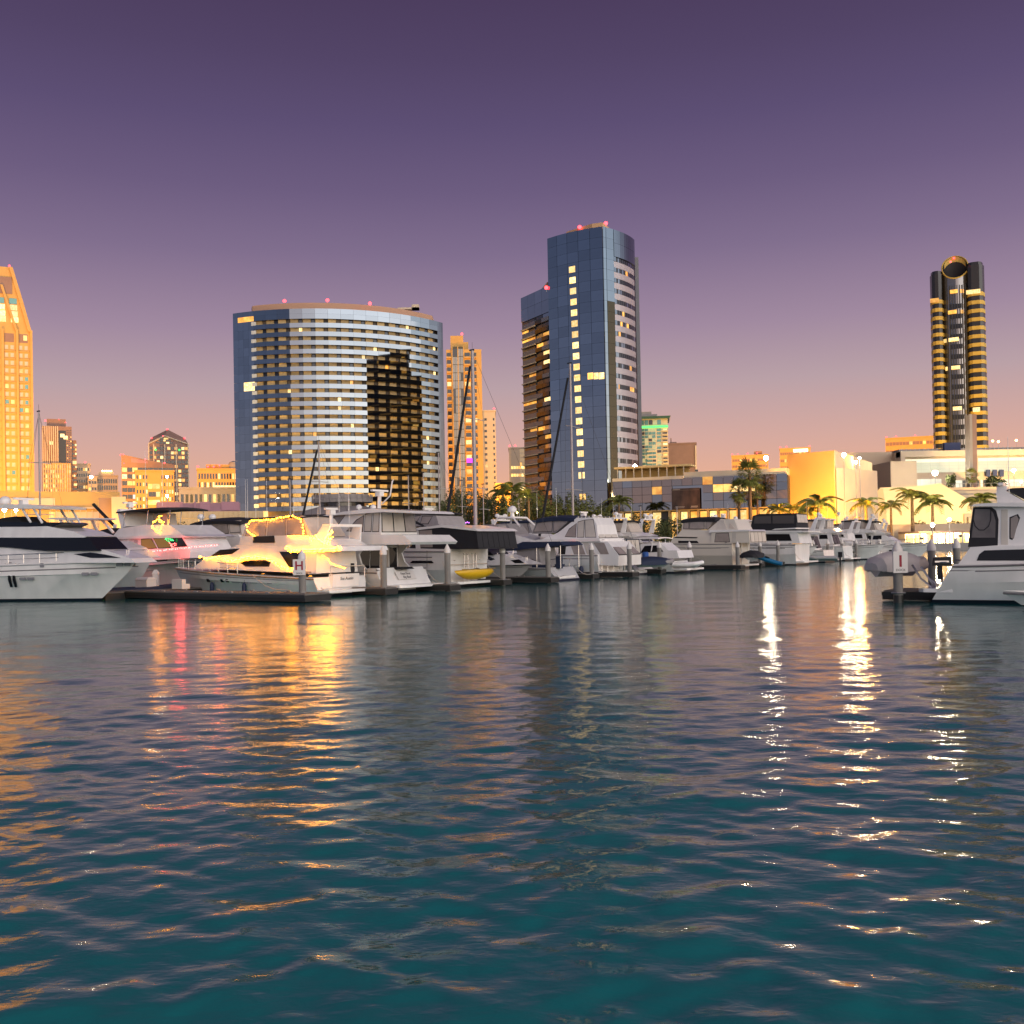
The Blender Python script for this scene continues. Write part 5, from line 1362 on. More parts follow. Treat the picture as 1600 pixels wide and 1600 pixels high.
# the pilings and dock before the yacht on the right
q, p, h = piling(1404, 925, 845, Y=43.2, label= 'piling with a white cap carrying the red letter I sign before the grey dinghy', r=.20)
s = MB().box(-.31, -.03, -.46, .31, .03, .46).build('sign_panel', M_cap, q, loc=(0, -.30, h - .92))
MB().box(-.05, -.04, -.20, .05, -.031, .30).build('letter_bar', MATS['dark red lettering'], s)
text('DOCK', .14, M_text, s, (0, -.035, -.34), (R(90), 0, 0), 0, 'lettering')
piling(1457, 915, 842, Y=48, label='white capped piling between the dinghy and the black outboard at the right', r=.18)
piling(1496, 888, 840, Y=53, label='white capped piling behind the stern of the right yacht', r=.18)
M = mat
p = gp(1392, 936)
finger(p.x, p.y, R(-35), 24, 2.4, 'dark dock in front of the yacht on the right')

# ---------------------------------------------------------------- white yacht hung with warm lights
b = Boat('motor_yacht', 'white flybridge yacht hung with warm string lights beside the H piling', 'yacht', 537, 59.1, HEAD, 15.8, 4.3)
b.hull(1.15, 1.75, M_gel, rake=1.5, tr=.25, sheer_p=1.2, stripe=mat('tan cove line', (.30, .2, .12), .5))
yl = 1.75
b.house('cabin', b.S([(300, 888), (318, 872), (338, 865), (366, 852), (448, 846), (492, 853), (494, 896)], yl), yl, M_gel, .10)
b.pane('windscreen', b.S([(327, 869), (341, 859), (372, 857), (360, 866)], yl))
b.pane('oval_window', b.S([(374, 880), (380, 876.5), (412, 876), (421, 879), (419, 884.5), (384, 884.5)], yl), M_glass, frame=M_chrome)
b.pane('side_window', b.S([(434, 862), (467, 862), (470, 889), (453, 889)], yl))
b.pane('side_vent', b.S([(455, 893), (486, 893), (487, 896), (456, 896)], yl), M_gray)
b.slab('roof_overhang', b.S([(446, 853), (452, 849), (530, 854), (533, 861), (452, 861)], 2.0), 2.0)
b.slab('flybridge_coaming', b.S([(372, 853), (376, 838), (470, 836), (500, 842), (515, 853)], 1.6), 1.6, M_gel)
fly = b.S([(377, 840), (387, 811), (430, 806), (470, 806), (488, 838)], 1.4)
b.house('flybridge_enclosure', fly, 1.42, M_canc, .12)
for q in ([(383, 837), (390, 813), (414, 810), (414, 837)], [(418, 837), (418, 809), (442, 808), (446, 836)], [(449, 835), (446, 808), (468, 809), (479, 835)]):
    b.pane('vinyl_window', b.S(q, 1.42), M_vinyl, frame=M_teak)
b.pane('dark_canvas_panel', b.S([(400, 848), (400, 838), (432, 837), (434, 848)], 1.42), M_cank, off=.22)
b.canopy('bimini', fly[1][0] + .1, fly[3][0] - .1, fly[1][1] - .02, 1.35, M_cank, .12)
p0 = b.S([(505, 845)], 1.2)[0]
b.arch(p0[0] + .1, p0[1] - .1, b.S([(505, 822)], 1.2)[0][1], 1.6, -.5, .5)
m0 = b.S([(517, 803)], 0)[0]
b.post('radar_mast', [[(m0[0], 0, p0[1] + .5), (m0[0], 0, m0[1])]], .12, M_gel); b.scanner(m0[0], 0, m0[1] - .05, .5)
b.platform(-1.05, .15, .42); b.rail(.45, .97, .6)
for k, px in enumerate((396, 425, 493, 512)): q = b.S([(px, 842)], 1.0)[0]; b.whip(q[0], (-1) ** k * .8, q[1], 2.0 + .4 * (k % 2), -.02)
b.ports([10.6, 8.9, 8.3], .92, .16, .10); b.ports([5.6, 6.5, 7.4], .88, .44, .09, M_gray); b.ports([4.1], .84, .26, .08, M_gray)
b.fender(.66); b.fender(.42)
MB().box(-.02, -1.35, .52, .3, .9, 1.3).build('transom_locker', M_gel, b.r); b.name_text('Sea Austin', -.03, -.25, 1.02, .26)
b.post('stern_rail', [[(.15, -2, 1.1), (.15, -2, 1.75), (.15, .9, 1.75), (.15, .9, 1.2)]], .03)
for k in range(4): MB().box(k * .28, 1.0, .5 + k * .28, k * .28 + .3, 1.75, .58 + k * .28).build('stair_step', M_gel, b.r)
MB().lathe([(.26, -.35), (.30, 0), (.26, .35)], 10).build('life_raft', M_cank, b.r, 40, loc=(.7, -1.3, 1.55))
BL = b
def side(b, px, ly): return [wpt(b, x, b.vis * ly, z) for x, z in b.S(px, ly)]
string_lights('warm string lights waving along the side of the white lit yacht', side(b, [(310, 870), (324, 872), (345, 871), (356, 877), (372, 873), (398, 870), (420, 873), (436, 883), (452, 889), (470, 890)], 1.95), M_bulb, .10, .050, .06, power=19, seed=1)
string_lights('warm string lights looping round the flybridge enclosure', side(b, [(398, 837), (388, 832), (385, 820), (392, 814), (425, 812), (440, 808), (458, 806), (470, 811), (473, 824), (474, 836)], 1.65), M_bulb, .15, .046, .03, power=12, seed=2)
string_lights('row of warm lights along the flybridge floor edge', side(b, [(450, 838), (470, 838), (488, 838)], 1.7), M_bulb, .06, .028, .04, power=15, seed=3)
string_lights('dense warm lights under the aft overhang of the lit yacht', side(b, [(448, 855), (455, 861), (470, 860), (500, 860), (531, 858), (531, 854)], 2.1), M_bulb, .035, .036, .10, power=22, seed=4)
string_lights('bright warm lights wrapped on the radar arch', side(b, [(484, 845), (492, 838), (504, 850), (512, 838), (518, 831), (514, 848), (506, 852)], 1.75), M_bulb, .028, .034, .10, power=22, seed=5)
string_lights('warm lights trailing down to the cockpit of the lit yacht', side(b, [(503, 869), (512, 873), (518, 881), (530, 885), (540, 888)], 1.2), M_bulb, .05, .026, .03, power=24, seed=6)

# ---------------------------------------------------------------- big white flybridge yacht with closed bridge
b = Boat('motor_yacht', 'tall white yacht with a closed flybridge right of the lit yacht', 'yacht', 640, 62.6, HEAD, 15.5, 4.7)
b.hull(1.35, 2.1, M_gel, rake=2, tr=.45, sheer_p=1.4)
yl = 2.0
dh = b.S([(500, 900), (500, 848), (557, 848), (557, 892)], yl)
b.house('deckhouse', dh, yl, M_gel, .05)
for f0, f1, m in ((.42, .92, M_glass), (-.06, .38, M_glass), (-.5, -.1, M_vinyl), (-.92, -.56, M_glass)): b.across('salon_door', (dh[3][0], dh[3][1] + .1), (dh[2][0], dh[2][1] - .35), m, f0, f1, .03, False)
b.pane('side_wing', b.S([(545, 848), (590, 848), (572, 853), (562, 866), (566, 880), (576, 891), (545, 893)], yl), M_gel, off=.16, th=.12)
b.pane('salon_window', b.S([(505, 872), (510, 858), (540, 857), (546, 872)], yl), M_glass)
b.slab('boat_deck_overhang', b.S([(490, 851), (494, 838), (560, 834), (630, 836), (643, 847), (640, 851)], 2.25), 2.25)
br = b.S([(488, 838), (497, 806), (560, 798), (592, 798), (595, 836)], 1.75)
b.house('flybridge', br, 1.75, M_gel, .10)
b.pane('bridge_window', b.S([(492, 826), (498, 805), (538, 804), (524, 823), (512, 828)], 1.75), M_vinyl, frame=M_cank)
for q in ([(541, 829), (556, 813), (566, 806), (566, 830)], [(569, 830), (569, 804), (579, 802), (579, 830)], [(582, 830), (582, 802), (590, 801.5), (591, 830)]):
    b.pane('vinyl_window', b.S(q, 1.75), M_vinyl if q[0][0] < 560 else M_vinylw, frame=M_cank)
b.slab('roof', b.S([(495, 807), (540, 799), (580, 794.5), (640, 798), (645, 802), (600, 800), (540, 804)], 2.05), 2.05)
for k in range(3): b.across('vinyl_window', (br[4][0], br[4][1] + .22), (br[3][0], br[3][1] - .12), M_vinylw if k else M_vinyl, -.94 + k * .64, -.36 + k * .64, .03, False)
m0 = b.S([(592, 795)], 0)[0]; m1 = b.S([(593, 773)], 0)[0]
b.post('radar_mast', [[(m0[0], 0, m0[1] - .1), (m1[0], 0, m1[1])]], .13, M_gel); b.scanner(m1[0], 0, m1[1] - .1, .75)
b.post('mast_horn', [[(m1[0] - .2, 0, m1[1] - .6), (m1[0] - .9, 0, m1[1] - .1), (m1[0] - 1.1, 0, m1[1] + .8), (m1[0] - 1.2, 0, m1[1] + .9)]], .05, M_gel)
for px in (561, 583): q = b.S([(px, 795)], .6)[0]; b.dome(q[0], .6, q[1], .2)
for px in (530, 545): q = b.S([(px, 800)], 1)[0]; b.whip(q[0], 1, q[1], 1.8, 0)
b.platform(-1.3, .3, .50)
MB().loft([(.05, 2.2, .5), (.05, -2.2, .5), (.75, -2.2, 1.55), (.75, 2.2, 1.55)], [(1.5, 2.2, .5), (1.5, -2.2, .5), (1.5, -2.2, 1.55), (1.5, 2.2, 1.55)]).build('transom', M_gel, b.r)
pl = MB().box(-.02, -.85, -.30, .03, .85, .30).build('name_board', M_cap, b.r, loc=(.3, 0, 1.05)); pl.rotation_euler = (0, R(33), 0)
text('Feet First', .24, M_text, pl, (-.03, 0, .10), (R(90), 0, R(-90)), .2); text('Big Bad', .24, M_text, pl, (-.03, 0, -.15), (R(90), 0, R(-90)), .2)
b.slab('tender_cover', b.S([(604, 890), (606, 886), (634, 886), (638, 889)], 0), .6, M_cank)
b.post('stern_line', [[(-.2, -2.0, .55), (-1.0, -2.6, .15), (-1.6, -2.9, .5)]], .025, M_canc)
BW = b

# ---------------------------------------------------------------- trawler with the dark aft canvas
b = Boat('trawler', 'white trawler with a dark canvas aft deck and a ladder on its transom', 'trawler', 729, 69.5, HEAD, 14.5, 4.9)
b.hull(2.55, 2.9, M_gel, rake=1.6, tr=-.02, sheer_p=1.4, knuckle=.45)
yl = 2.3
cv = b.S([(640, 858), (655, 826), (690, 821), (744, 829), (748, 858)], yl)
b.house('aft_enclosure', cv, yl, M_cank, .05)
b.pane('vinyl_window', b.S([(656, 855), (654, 829), (674, 828), (676, 855)], yl), M_vinyl, frame=M_cank)
b.pane('enclosure_post', b.S([(650, 857), (647, 829), (653, 828), (657, 857)], yl), M_gel, off=.03)
b.slab('roof', b.S([(637, 829), (655, 824), (690, 820), (742, 826), (747, 830), (690, 824), (655, 828)], 2.35), 2.35)
for k in range(7):
    f = -.84 + k * .27; b.across('canvas_panel', (cv[4][0], cv[4][1] + .1), (cv[3][0], cv[3][1] - .1), M_cank, f, f + .25, .03, False)
b.house('flybridge_canvas', b.S([(626, 823), (632, 806), (660, 803), (680, 806), (686, 821)], 1.6), 1.6, M_cang, .15)
for q in ([(632, 820), (637, 808), (655, 806), (648, 820)], [(657, 818), (659, 807), (674, 807), (668, 818)]): b.pane('vinyl_window', b.S(q, 1.6), M_vinyl, frame=M_cank)
q = b.S([(626, 804), (680, 803)], 1.6); b.canopy('bimini', q[1][0], q[0][0], q[0][1], 1.6, M_cank, .1)
b.post('bimini_leg', [[(q[0][0], s * 1.55, q[0][1]), (q[0][0] - 2.6, s * 1.55, q[0][1] - 1.1)] for s in (1, -1)], .09, M_cank)
q = b.S([(669, 803)], 0)[0]; b.scanner(q[0], 0, q[1], .5)
b.house('side_deck', b.S([(612, 876), (612, 856), (697, 858), (697, 876)], 2.4), 2.42, M_gel, 0)
b.pane('wheelhouse_window', b.S([(611, 861), (622, 855), (632, 874), (620, 877)], 2.42)); b.pane('side_vent', b.S([(641, 880), (645, 876), (675, 876), (678, 880)], 2.42), M_glass, off=.05)
for z, m in ((1.75, M_teak), (1.6, M_teak)): b.ports([1.2, 2.4, 3.6, 4.8, 6.0], z, .6, .025, m)
b.ports([1.0, 2.1, 3.2], 1.15, .52, .11)
b.fender(.10, .55, .2)
b.platform(-1.2, -.06, .40)
for y in (-1.5, -.2, 1.4): MB().lathe([(.13, -.02), (.16, 0), (.13, .02)], 12).build('transom_porthole', M_chrome, b.r, loc=(-.06, y, 1.95)).rotation_euler = (0, R(90), 0)
b.name_text('Christa', -.07, .9, 2.35, .42, mat('gold lettering', (.20, .12, .04), .4))
for y in (-.9, .1):
    b.post('boarding_ladder', [[(-.25, y, .4), (-.25, y, 2.2), (-.12, y, 2.3)], [(-.25, y + .4, .4), (-.25, y + .4, 2.2), (-.12, y + .4, 2.3)]] + [[(-.25, y, z), (-.25, y + .4, z)] for z in (.7, 1.05, 1.4, 1.75)], .025)
b.post('transom_rail', [[(-.1, -2.1, 1.5), (-.3, -2.1, 1.55), (-.3, 2.1, 1.55), (-.1, 2.1, 1.5)]], .03)
MB().box(-.25, -1.4, 2.6, -.1, -1.1, 3.1).build('red_flag', mat('faded red cloth', (.35, .04, .03), .8), b.r)
# yellow kayak on its platform
p = wp(748, 68.2)
k = thing('kayak', 'yellow kayak lying on the stern platform of the trawler with dark canvas', 'kayak', (p.x, p.y, .62), R(HEAD - 88)); k.rotation_euler = (R(-38), 0, R(HEAD - 96)); k.scale = (1.05, 1.25, 1.35)
n = 12; mb = MB(); L2 = 1.85
rings = []
for i in range(n + 1):
    t = i / n * 2 - 1; w = .38 * (1 - abs(t) ** 2.6) + .015; zz = .20 * abs(t) ** 2.2
    rings.append([(t * L2, w * math.cos(a), .24 + zz + (.22 if math.sin(a) < 0 else .17) * math.sin(a) * (1 - abs(t) ** 3 * .6)) for a in [2 * math.pi * q / 10 for q in range(10)]])
for a_, b_ in zip(rings, rings[1:]):
    i0 = len(mb.v); mb.v += a_ + b_; mb.f += [(i0 + j, i0 + (j + 1) % 10, i0 + 10 + (j + 1) % 10, i0 + 10 + j) for j in range(10)]
mb.poly(rings[0][::-1]); mb.poly(rings[-1])
mb.build('kayak_hull', mat('yellow plastic', (.80, .47, .012), .35), k, 50)
MB().lathe([(.30, .0), (.34, .05), (.28, .05), (.26, .0)], 14).build('cockpit_rim', M_text, k, loc=(0, 0, .40)).scale = (1.3, .8, 1)
MB().tube([(-1.6, -.34, .33), (0, -.395, .27), (1.6, -.34, .33)], .02, 5).build('hull_stripe', mat('dark yellow plastic', (.35, .19, .01), .4), k)

# ---------------------------------------------------------------- express cruiser with its bow to the right
b = Boat('express_cruiser', 'small white cruiser with a grey hull, bow towards us between two pilings', 'cruiser', 832, 74.2, HEAD - 180, 10.5, 3.3, bow=True)
b.hull(1.25, 1.42, M_gelg, rake=1.7, tr=-.1, sheer_p=1.4)
b.house('cabin_trunk', b.S([(744, 884), (752, 868), (780, 866), (800, 873), (824, 882)], 1.2), 1.15, M_gel, .25, .04)
b.pane('cabin_window', b.S([(796, 875.5), (808, 874), (818, 880), (803, 880)], 1.1)); b.pane('cabin_window', b.S([(756, 872), (762, 869), (772, 874), (766, 876)], 1.1))
b.across('windscreen', b.S([(770, 866)], 0)[0], b.S([(752, 853)], 0)[0], M_glass)
b.slab('windscreen_frame', b.S([(738, 868), (752, 854), (758, 855), (772, 867)], 1.0), 1.1, M_glass)
b.rail(.5, .96, .5)
b = Boat('motor_yacht', 'white yacht with a grey canvas bridge and a radar arch behind the small cruiser', 'yacht', 872, 88, HEAD - 180, 14.0, 4.2, bow=True)
b.hull(1.8, 2.3, M_gel, rake=2.2, tr=0)
b.house('deckhouse', b.S([(735, 868), (742, 848), (812, 846), (850, 862)], 1.7), 1.7, M_gel, .12); b.pane('side_window', b.S([(752, 862), (758, 852), (800, 851), (818, 860)], 1.7))
b.slab('bridge_coaming', b.S([(742, 848), (745, 838), (802, 835), (842, 846)], 1.6), 1.6)
cv = b.S([(752, 838), (754, 820), (790, 818), (801, 835)], 1.4); b.house('bridge_canvas', cv, 1.4, M_cang, .2); b.pane('vinyl_window', b.S([(757, 835), (757, 822), (774, 821), (776, 835)], 1.4), M_vinyl); b.pane('vinyl_window', b.S([(779, 835), (777, 821), (788, 821), (796, 834)], 1.4), M_vinylw)
q = b.S([(772, 820), (776, 809), (800, 809), (812, 822)], 1.3)
for s in (1, -1): b.post('radar_arch', [[(q[0][0], s * 1.3, q[0][1]), (q[1][0], s * 1.1, q[1][1]), (q[2][0], s * 1.1, q[2][1]), (q[3][0], s * 1.3, q[3][1])]], .11, M_gel)
MB().box(q[1][0], -1.1, q[1][1] - .08, q[2][0], 1.1, q[1][1] + .06).build('arch_top', M_gel, b.r); b.dome((q[1][0] + q[2][0]) / 2, 0, q[1][1] + .5, .42)
b.post('dome_post', [[((q[1][0] + q[2][0]) / 2, 0, q[1][1]), ((q[1][0] + q[2][0]) / 2, 0, q[1][1] + .3)]], .2, M_gel)
string_lights('string of many coloured lights along the side of the yacht with the radar arch', side(b, [(750, 854), (760, 852), (775, 851), (786, 848)], 2.0), M_bulby, .13, .05, .06, seed=7)
string_lights('red and pink bulbs among the coloured lights by the radar arch yacht', side(b, [(750, 853), (762, 851), (775, 850), (786, 847)], 2.03), M_bulbr, .20, .05, .06, seed=8)
p = at(700, 813, 80)
string_lights('cluster of violet and amber lights on the bridge behind the dark canvas trawler', [p + Vector((-.7, 0, 0)), p + Vector((0, 0, .35)), p + Vector((.2, 0, -.2)), p + Vector((.6, 0, .3)), p + Vector((.8, 0, -.25)), p + Vector((1.6, 0, -.3))], M_bulbv, .06, .05, .12, seed=9)

# ---------------------------------------------------------------- sailboats
def sailboat(px, Y, Lh, B, label, mast_x, ptop, m=None, stay=True, boom=True, deg=HEAD, mr=.10, dodger=None):
    b = Boat('sailboat', label, 'sailboat', px, Y, deg, Lh, B)
    b.hull(1.05, 1.45, m or M_gel, rake=1.6, tr=.75, sheer_p=1.3, full=2.6, knuckle=.7)
    b.house('coachroof', [(Lh * .28, 1.0), (Lh * .30, 1.5), (Lh * .62, 1.55), (Lh * .72, 1.25)], B * .30, M_gel, .25)
    for k in range(3): b.pane('coachroof_window', [(Lh * (.34 + k * .09), 1.26), (Lh * (.34 + k * .09), 1.40), (Lh * (.40 + k * .09), 1.41), (Lh * (.40 + k * .09), 1.27)])
    b.platform(.1, .9, .38, B * .36)
    mp = wpt(b, mast_x, 0, 0); zt = at(px, ptop, mp.y).z
    MB().tube([(mast_x, 0, 1.4), (mast_x, 0, zt)], mr, 10, mr * .85).build('mast', mat('grey mast', (.42, .36, .34), .45, .3), b.r, 50)
    w = B * .45
    for f in (.40, .70): MB().tube([(mast_x - .15, -w * (1.1 - f * .5), zt * f), (mast_x, 0, zt * f + .05), (mast_x - .15, w * (1.1 - f * .5), zt * f)], .04, 5).build('spreader', M_steel, b.r)
    for s in (1, -1): MB().tube([(mast_x - .2, s * w * 1.05, 1.2), (mast_x - .15, s * w * .9, zt * .40), (mast_x - .1, s * w * .75, zt * .70), (mast_x, 0, zt * .985)], .013, 4).build('shroud', M_text, b.r)
    MB().tube([(.6, 0, 1.0), (mast_x, 0, zt)], .013, 4).build('backstay', M_text, b.r)
    f0, f1 = Vector((Lh - .35, 0, 1.6)), Vector((mast_x + .1, 0, zt * .97))
    if stay: MB().tube([f0, f0.lerp(f1, .05), f0.lerp(f1, .5), f0.lerp(f1, .96)], .16, 7, .10).build('furled_jib', M_cank, b.r, 50)
    MB().tube([f0, f1], .014, 4).build('forestay', M_text, b.r)
    if boom:
        MB().tube([(mast_x, 0, 2.5), (mast_x - Lh * .34, 0, 2.4)], .08, 6).build('boom', M_steel, b.r)
        MB().tube([(mast_x - .1, 0, 2.66), (mast_x - Lh * .2, 0, 2.62), (mast_x - Lh * .33, 0, 2.52)], .2, 8, .12).build('sail_cover', M_cann, b.r, 50)
    MB().box(mast_x - .2, -.03, zt, mast_x + .3, .03, zt + .12).tube([(mast_x, 0, zt), (mast_x, 0, zt + .7)], .015, 4).build('mast_head', M_text, b.r)
    b.rail(.45, .96, .6, 6)
    b.post('pushpit', [[(.9, s * B * .4, 1.0), (.85, s * B * .4, 1.65), (.75, s * B * .15, 1.7)] for s in (1, -1)], .025)
    return b, zt
b, zt = sailboat(890, 76.6, 13.0, 3.7, 'sailboat with a thick mast and a navy sun awning, its white stern beside the pilings', 8.9, 545, M_gelg, mr=.17, boom=False)
q = b.S([(803, 860), (806, 851), (818, 847), (876, 846), (882, 852)], 1.3)
b.slab('cockpit_awning', q, 1.45, M_cann)
b.post('awning_leg', [[(x, s * 1.35, 1.0), (x, s * 1.35, q[2][1])] for s in (1, -1) for x in (q[0][0], (q[0][0] + q[3][0]) / 2, q[3][0])], .03)
b.house('awning_screen', [(q[1][0], 1.1), (q[1][0], q[1][1]), (q[2][0] - 1.2, q[2][1] - .1), (q[2][0] - 1.6, 1.1)], 1.3, M_cang)
b.post('steering_wheel', [[(2.0, .45 * math.cos(a), 1.5 + .45 * math.sin(a)) for a in [R(k * 30) for k in range(13)]]], .03, M_cank)
MB().box(.4, .3, .95, .75, .75, 1.9).build('stern_locker', M_cann, b.r); b.fender(.3, .5, .15)
MB().box(1.2, -1.3, 1.0, 2.6, -.7, 1.25).box(1.2, .7, 1.0, 2.6, 1.3, 1.25).build('cockpit_seat', M_cann, b.r)
b, zt = sailboat(1012, 88.5, 12.2, 3.7, 'sailboat with a white oval stern, navy dodger and clear panes', 7.6, 566, M_gel, mr=.12)
q = b.S([(945, 868), (952, 846), (962, 842), (978, 842), (980, 866)], 1.3)
b.house('dodger', q, 1.4, M_cann, .1); 
for k in ([(957, 863), (959, 847), (966, 846), (966, 864)], [(968, 864), (968, 846), (977, 846), (978, 864)]): b.pane('vinyl_window', b.S(k, 1.4), M_vinylw)
for k in range(3): b.across('vinyl_window', (q[4][0], q[4][1] + .1), (q[3][0], q[3][1] - .1), M_vinylw, -.85 + k * .6, -.33 + k * .6, .03, False)
for i, (px, Y, Lh, mx_, pt, lab, st) in enumerate(((585, 96, 11.5, 7.2, 688, 'sailboat mast with a black furled jib before the left half of the curved hotel', True), (520, 104, 10, 6.2, 748, 'short pale sailboat mast left of the one with the black furled jib', False),
        (130, 92, 11.5, 7.0, 642, 'sailboat mast before the right edge of the tall orange tower', False), (765, 105, 11, 6.6, 706, 'thin sailboat mast before the dark reflection in the curved hotel', False), (700, 120, 10, 6.0, 742, 'thin mast, left one of the two low masts right of the rotunda', False), (722, 124, 10, 6.0, 738, 'thin mast, right one of the two low masts right of the rotunda', False), (780, 128, 9.5, 5.8, 750, 'low thin mast left of the dark trees', False), (815, 126, 9.5, 5.8, 756, 'low thin mast before the dark trees', False), (1065, 130, 9.5, 5.8, 790, 'low thin mast before the left end of the glazed hall', False), (1120, 132, 9, 5.6, 790, 'low thin mast before the banner', False))):
    sailboat(px, Y, Lh, 3.3, lab, mx_, pt, None, st, mr=.09 if Y < 110 else .075)
# ---------------------------------------------------------------- sundeck trawler with navy bridge top
b = Boat('sundeck_trawler', 'white sundeck trawler with a navy topped bridge and a sloping pane of clear windows', 'trawler', 955, 84.5, HEAD, 13.0, 4.5)
b.hull(1.9, 2.2, M_gel, rake=1.6, tr=.0, sheer_p=1.4, knuckle=.5)
yl = 2.05
b.house('deckhouse', b.S([(846, 880), (858, 846), (948, 846), (966, 868), (966, 884)], yl), yl, M_gel, .06)
b.pane('side_window', b.S([(890, 850), (897, 868), (916, 870), (907, 848)], yl), M_vinyl, frame=M_gel); b.pane('side_door', b.S([(872, 849), (872, 872), (882, 872), (884, 849)], yl), M_glass)
b.pane('canvas_pane', b.S([(910, 848), (918, 870), (930, 866), (918, 848)], yl), M_vinylw); b.pane('canvas_pane', b.S([(926, 848), (938, 866), (951, 866), (943, 848)], yl), M_vinyl)
dk = b.S([(948, 846), (966, 868)], yl)
for k in range(3): b.across('vinyl_window', (dk[1][0], dk[1][1] + .08), (dk[0][0], dk[0][1] - .12), M_vinyl if k != 1 else M_vinylw, -.92 + k * .63, -.35 + k * .63, .03, False)
b.slab('boat_deck', b.S([(820, 849), (842, 843), (937, 841), (938, 846), (860, 848)], 2.1), 2.15)
pv = b.S([(842, 845), (872, 832), (899, 809), (925, 808.5), (931, 820), (935, 842)], 1.75)
b.house('bridge_side', pv, 1.78, M_gel, .12)
b.pane('vinyl_window', b.S([(883, 838), (889, 827), (899, 818), (899, 839)], 1.75), M_vinyl, frame=M_cank)
b.pane('vinyl_window', b.S([(902, 839), (902, 816), (911, 813), (912, 839)], 1.75), M_vinylw, frame=M_cank); b.pane('vinyl_window', b.S([(915, 839), (913, 813), (925, 812), (931, 839)], 1.75), M_vinylw, frame=M_cank)
for k in range(3): b.across('vinyl_window', (pv[5][0], pv[5][1] + .1), (pv[3][0], pv[3][1] - .12), M_vinylw, -.9 + k * .62, -.33 + k * .62, .03, False)
cv = b.S([(831, 834), (838, 811), (866, 810), (892, 810), (868, 832)], 1.6); b.house('bridge_canvas', cv, 1.6, M_cang, .1)
for k in ([(834, 831), (840, 814), (862, 813), (862, 830)], [(865, 830), (865, 813), (886, 813), (870, 829)]): b.pane('vinyl_window', b.S(k, 1.6), M_vinyl, frame=M_cank)
q = b.S([(838, 812), (897, 811)], 1.6); b.canopy('bimini', q[1][0], q[0][0], q[0][1], 1.65, M_cann, .22, .3)
q = b.S([(912, 807)], 0)[0]; b.scanner(q[0], 0, q[1], .6); b.whip(q[0] + 2, 1.2, q[1], 2.5, 0); b.whip(q[0] + 4, 1.2, q[1], 2.2, 0)
b.platform(-1.3, .0, .48)
MB().box(-.05, .4, 1.35, .0, 1.3, 1.75).build('transom_grill', M_cank, b.r)
b.post('transom_rail', [[(-.25, y, .5), (-.25, y, 1.5)] for y in (-2, -1.0, 0, 1.0, 2)] + [[(-.25, -2, 1.5), (-.25, 2, 1.5)]], .03)
b.fender(.12, .6, .2)
for z in (1.55,): b.ports([1, 2.4, 3.8, 5.2, 6.6], z, .68, .02, M_rub)
# stern of the next slip, a low boat with a raised seat and a white tender on its platform
b = Boat('day_cruiser', 'low white cruiser with a broad stern platform right of the dark covered dinghy', 'cruiser', 1066, 91, HEAD, 10, 3.8)
b.hull(1.1, 1.6, M_gel, rake=1.5, tr=.3); b.platform(-1.5, .3, .45)
b.slab('stern_seat', b.S([(1034, 873), (1038, 860), (1058, 860), (1062, 872)], 1.5), 1.6)
b.house('cabin', b.S([(990, 870), (1000, 850), (1030, 848), (1046, 862), (1050, 872)], 1.4), 1.45, M_gel, .2); b.pane('side_window', b.S([(1000, 864), (1006, 853), (1028, 852), (1036, 862)], 1.4))
q = b.S([(985, 842), (1030, 840)], 1.3); b.canopy('hardtop', q[1][0], q[0][0], q[0][1], 1.5, M_gel, .1); b.post('hardtop_leg', [[(x, s * 1.3, 1.1), (x - .4, s * 1.3, q[0][1])] for s in (1, -1) for x in (q[0][0] - .3, q[1][0] + 1)], .06, M_gel)
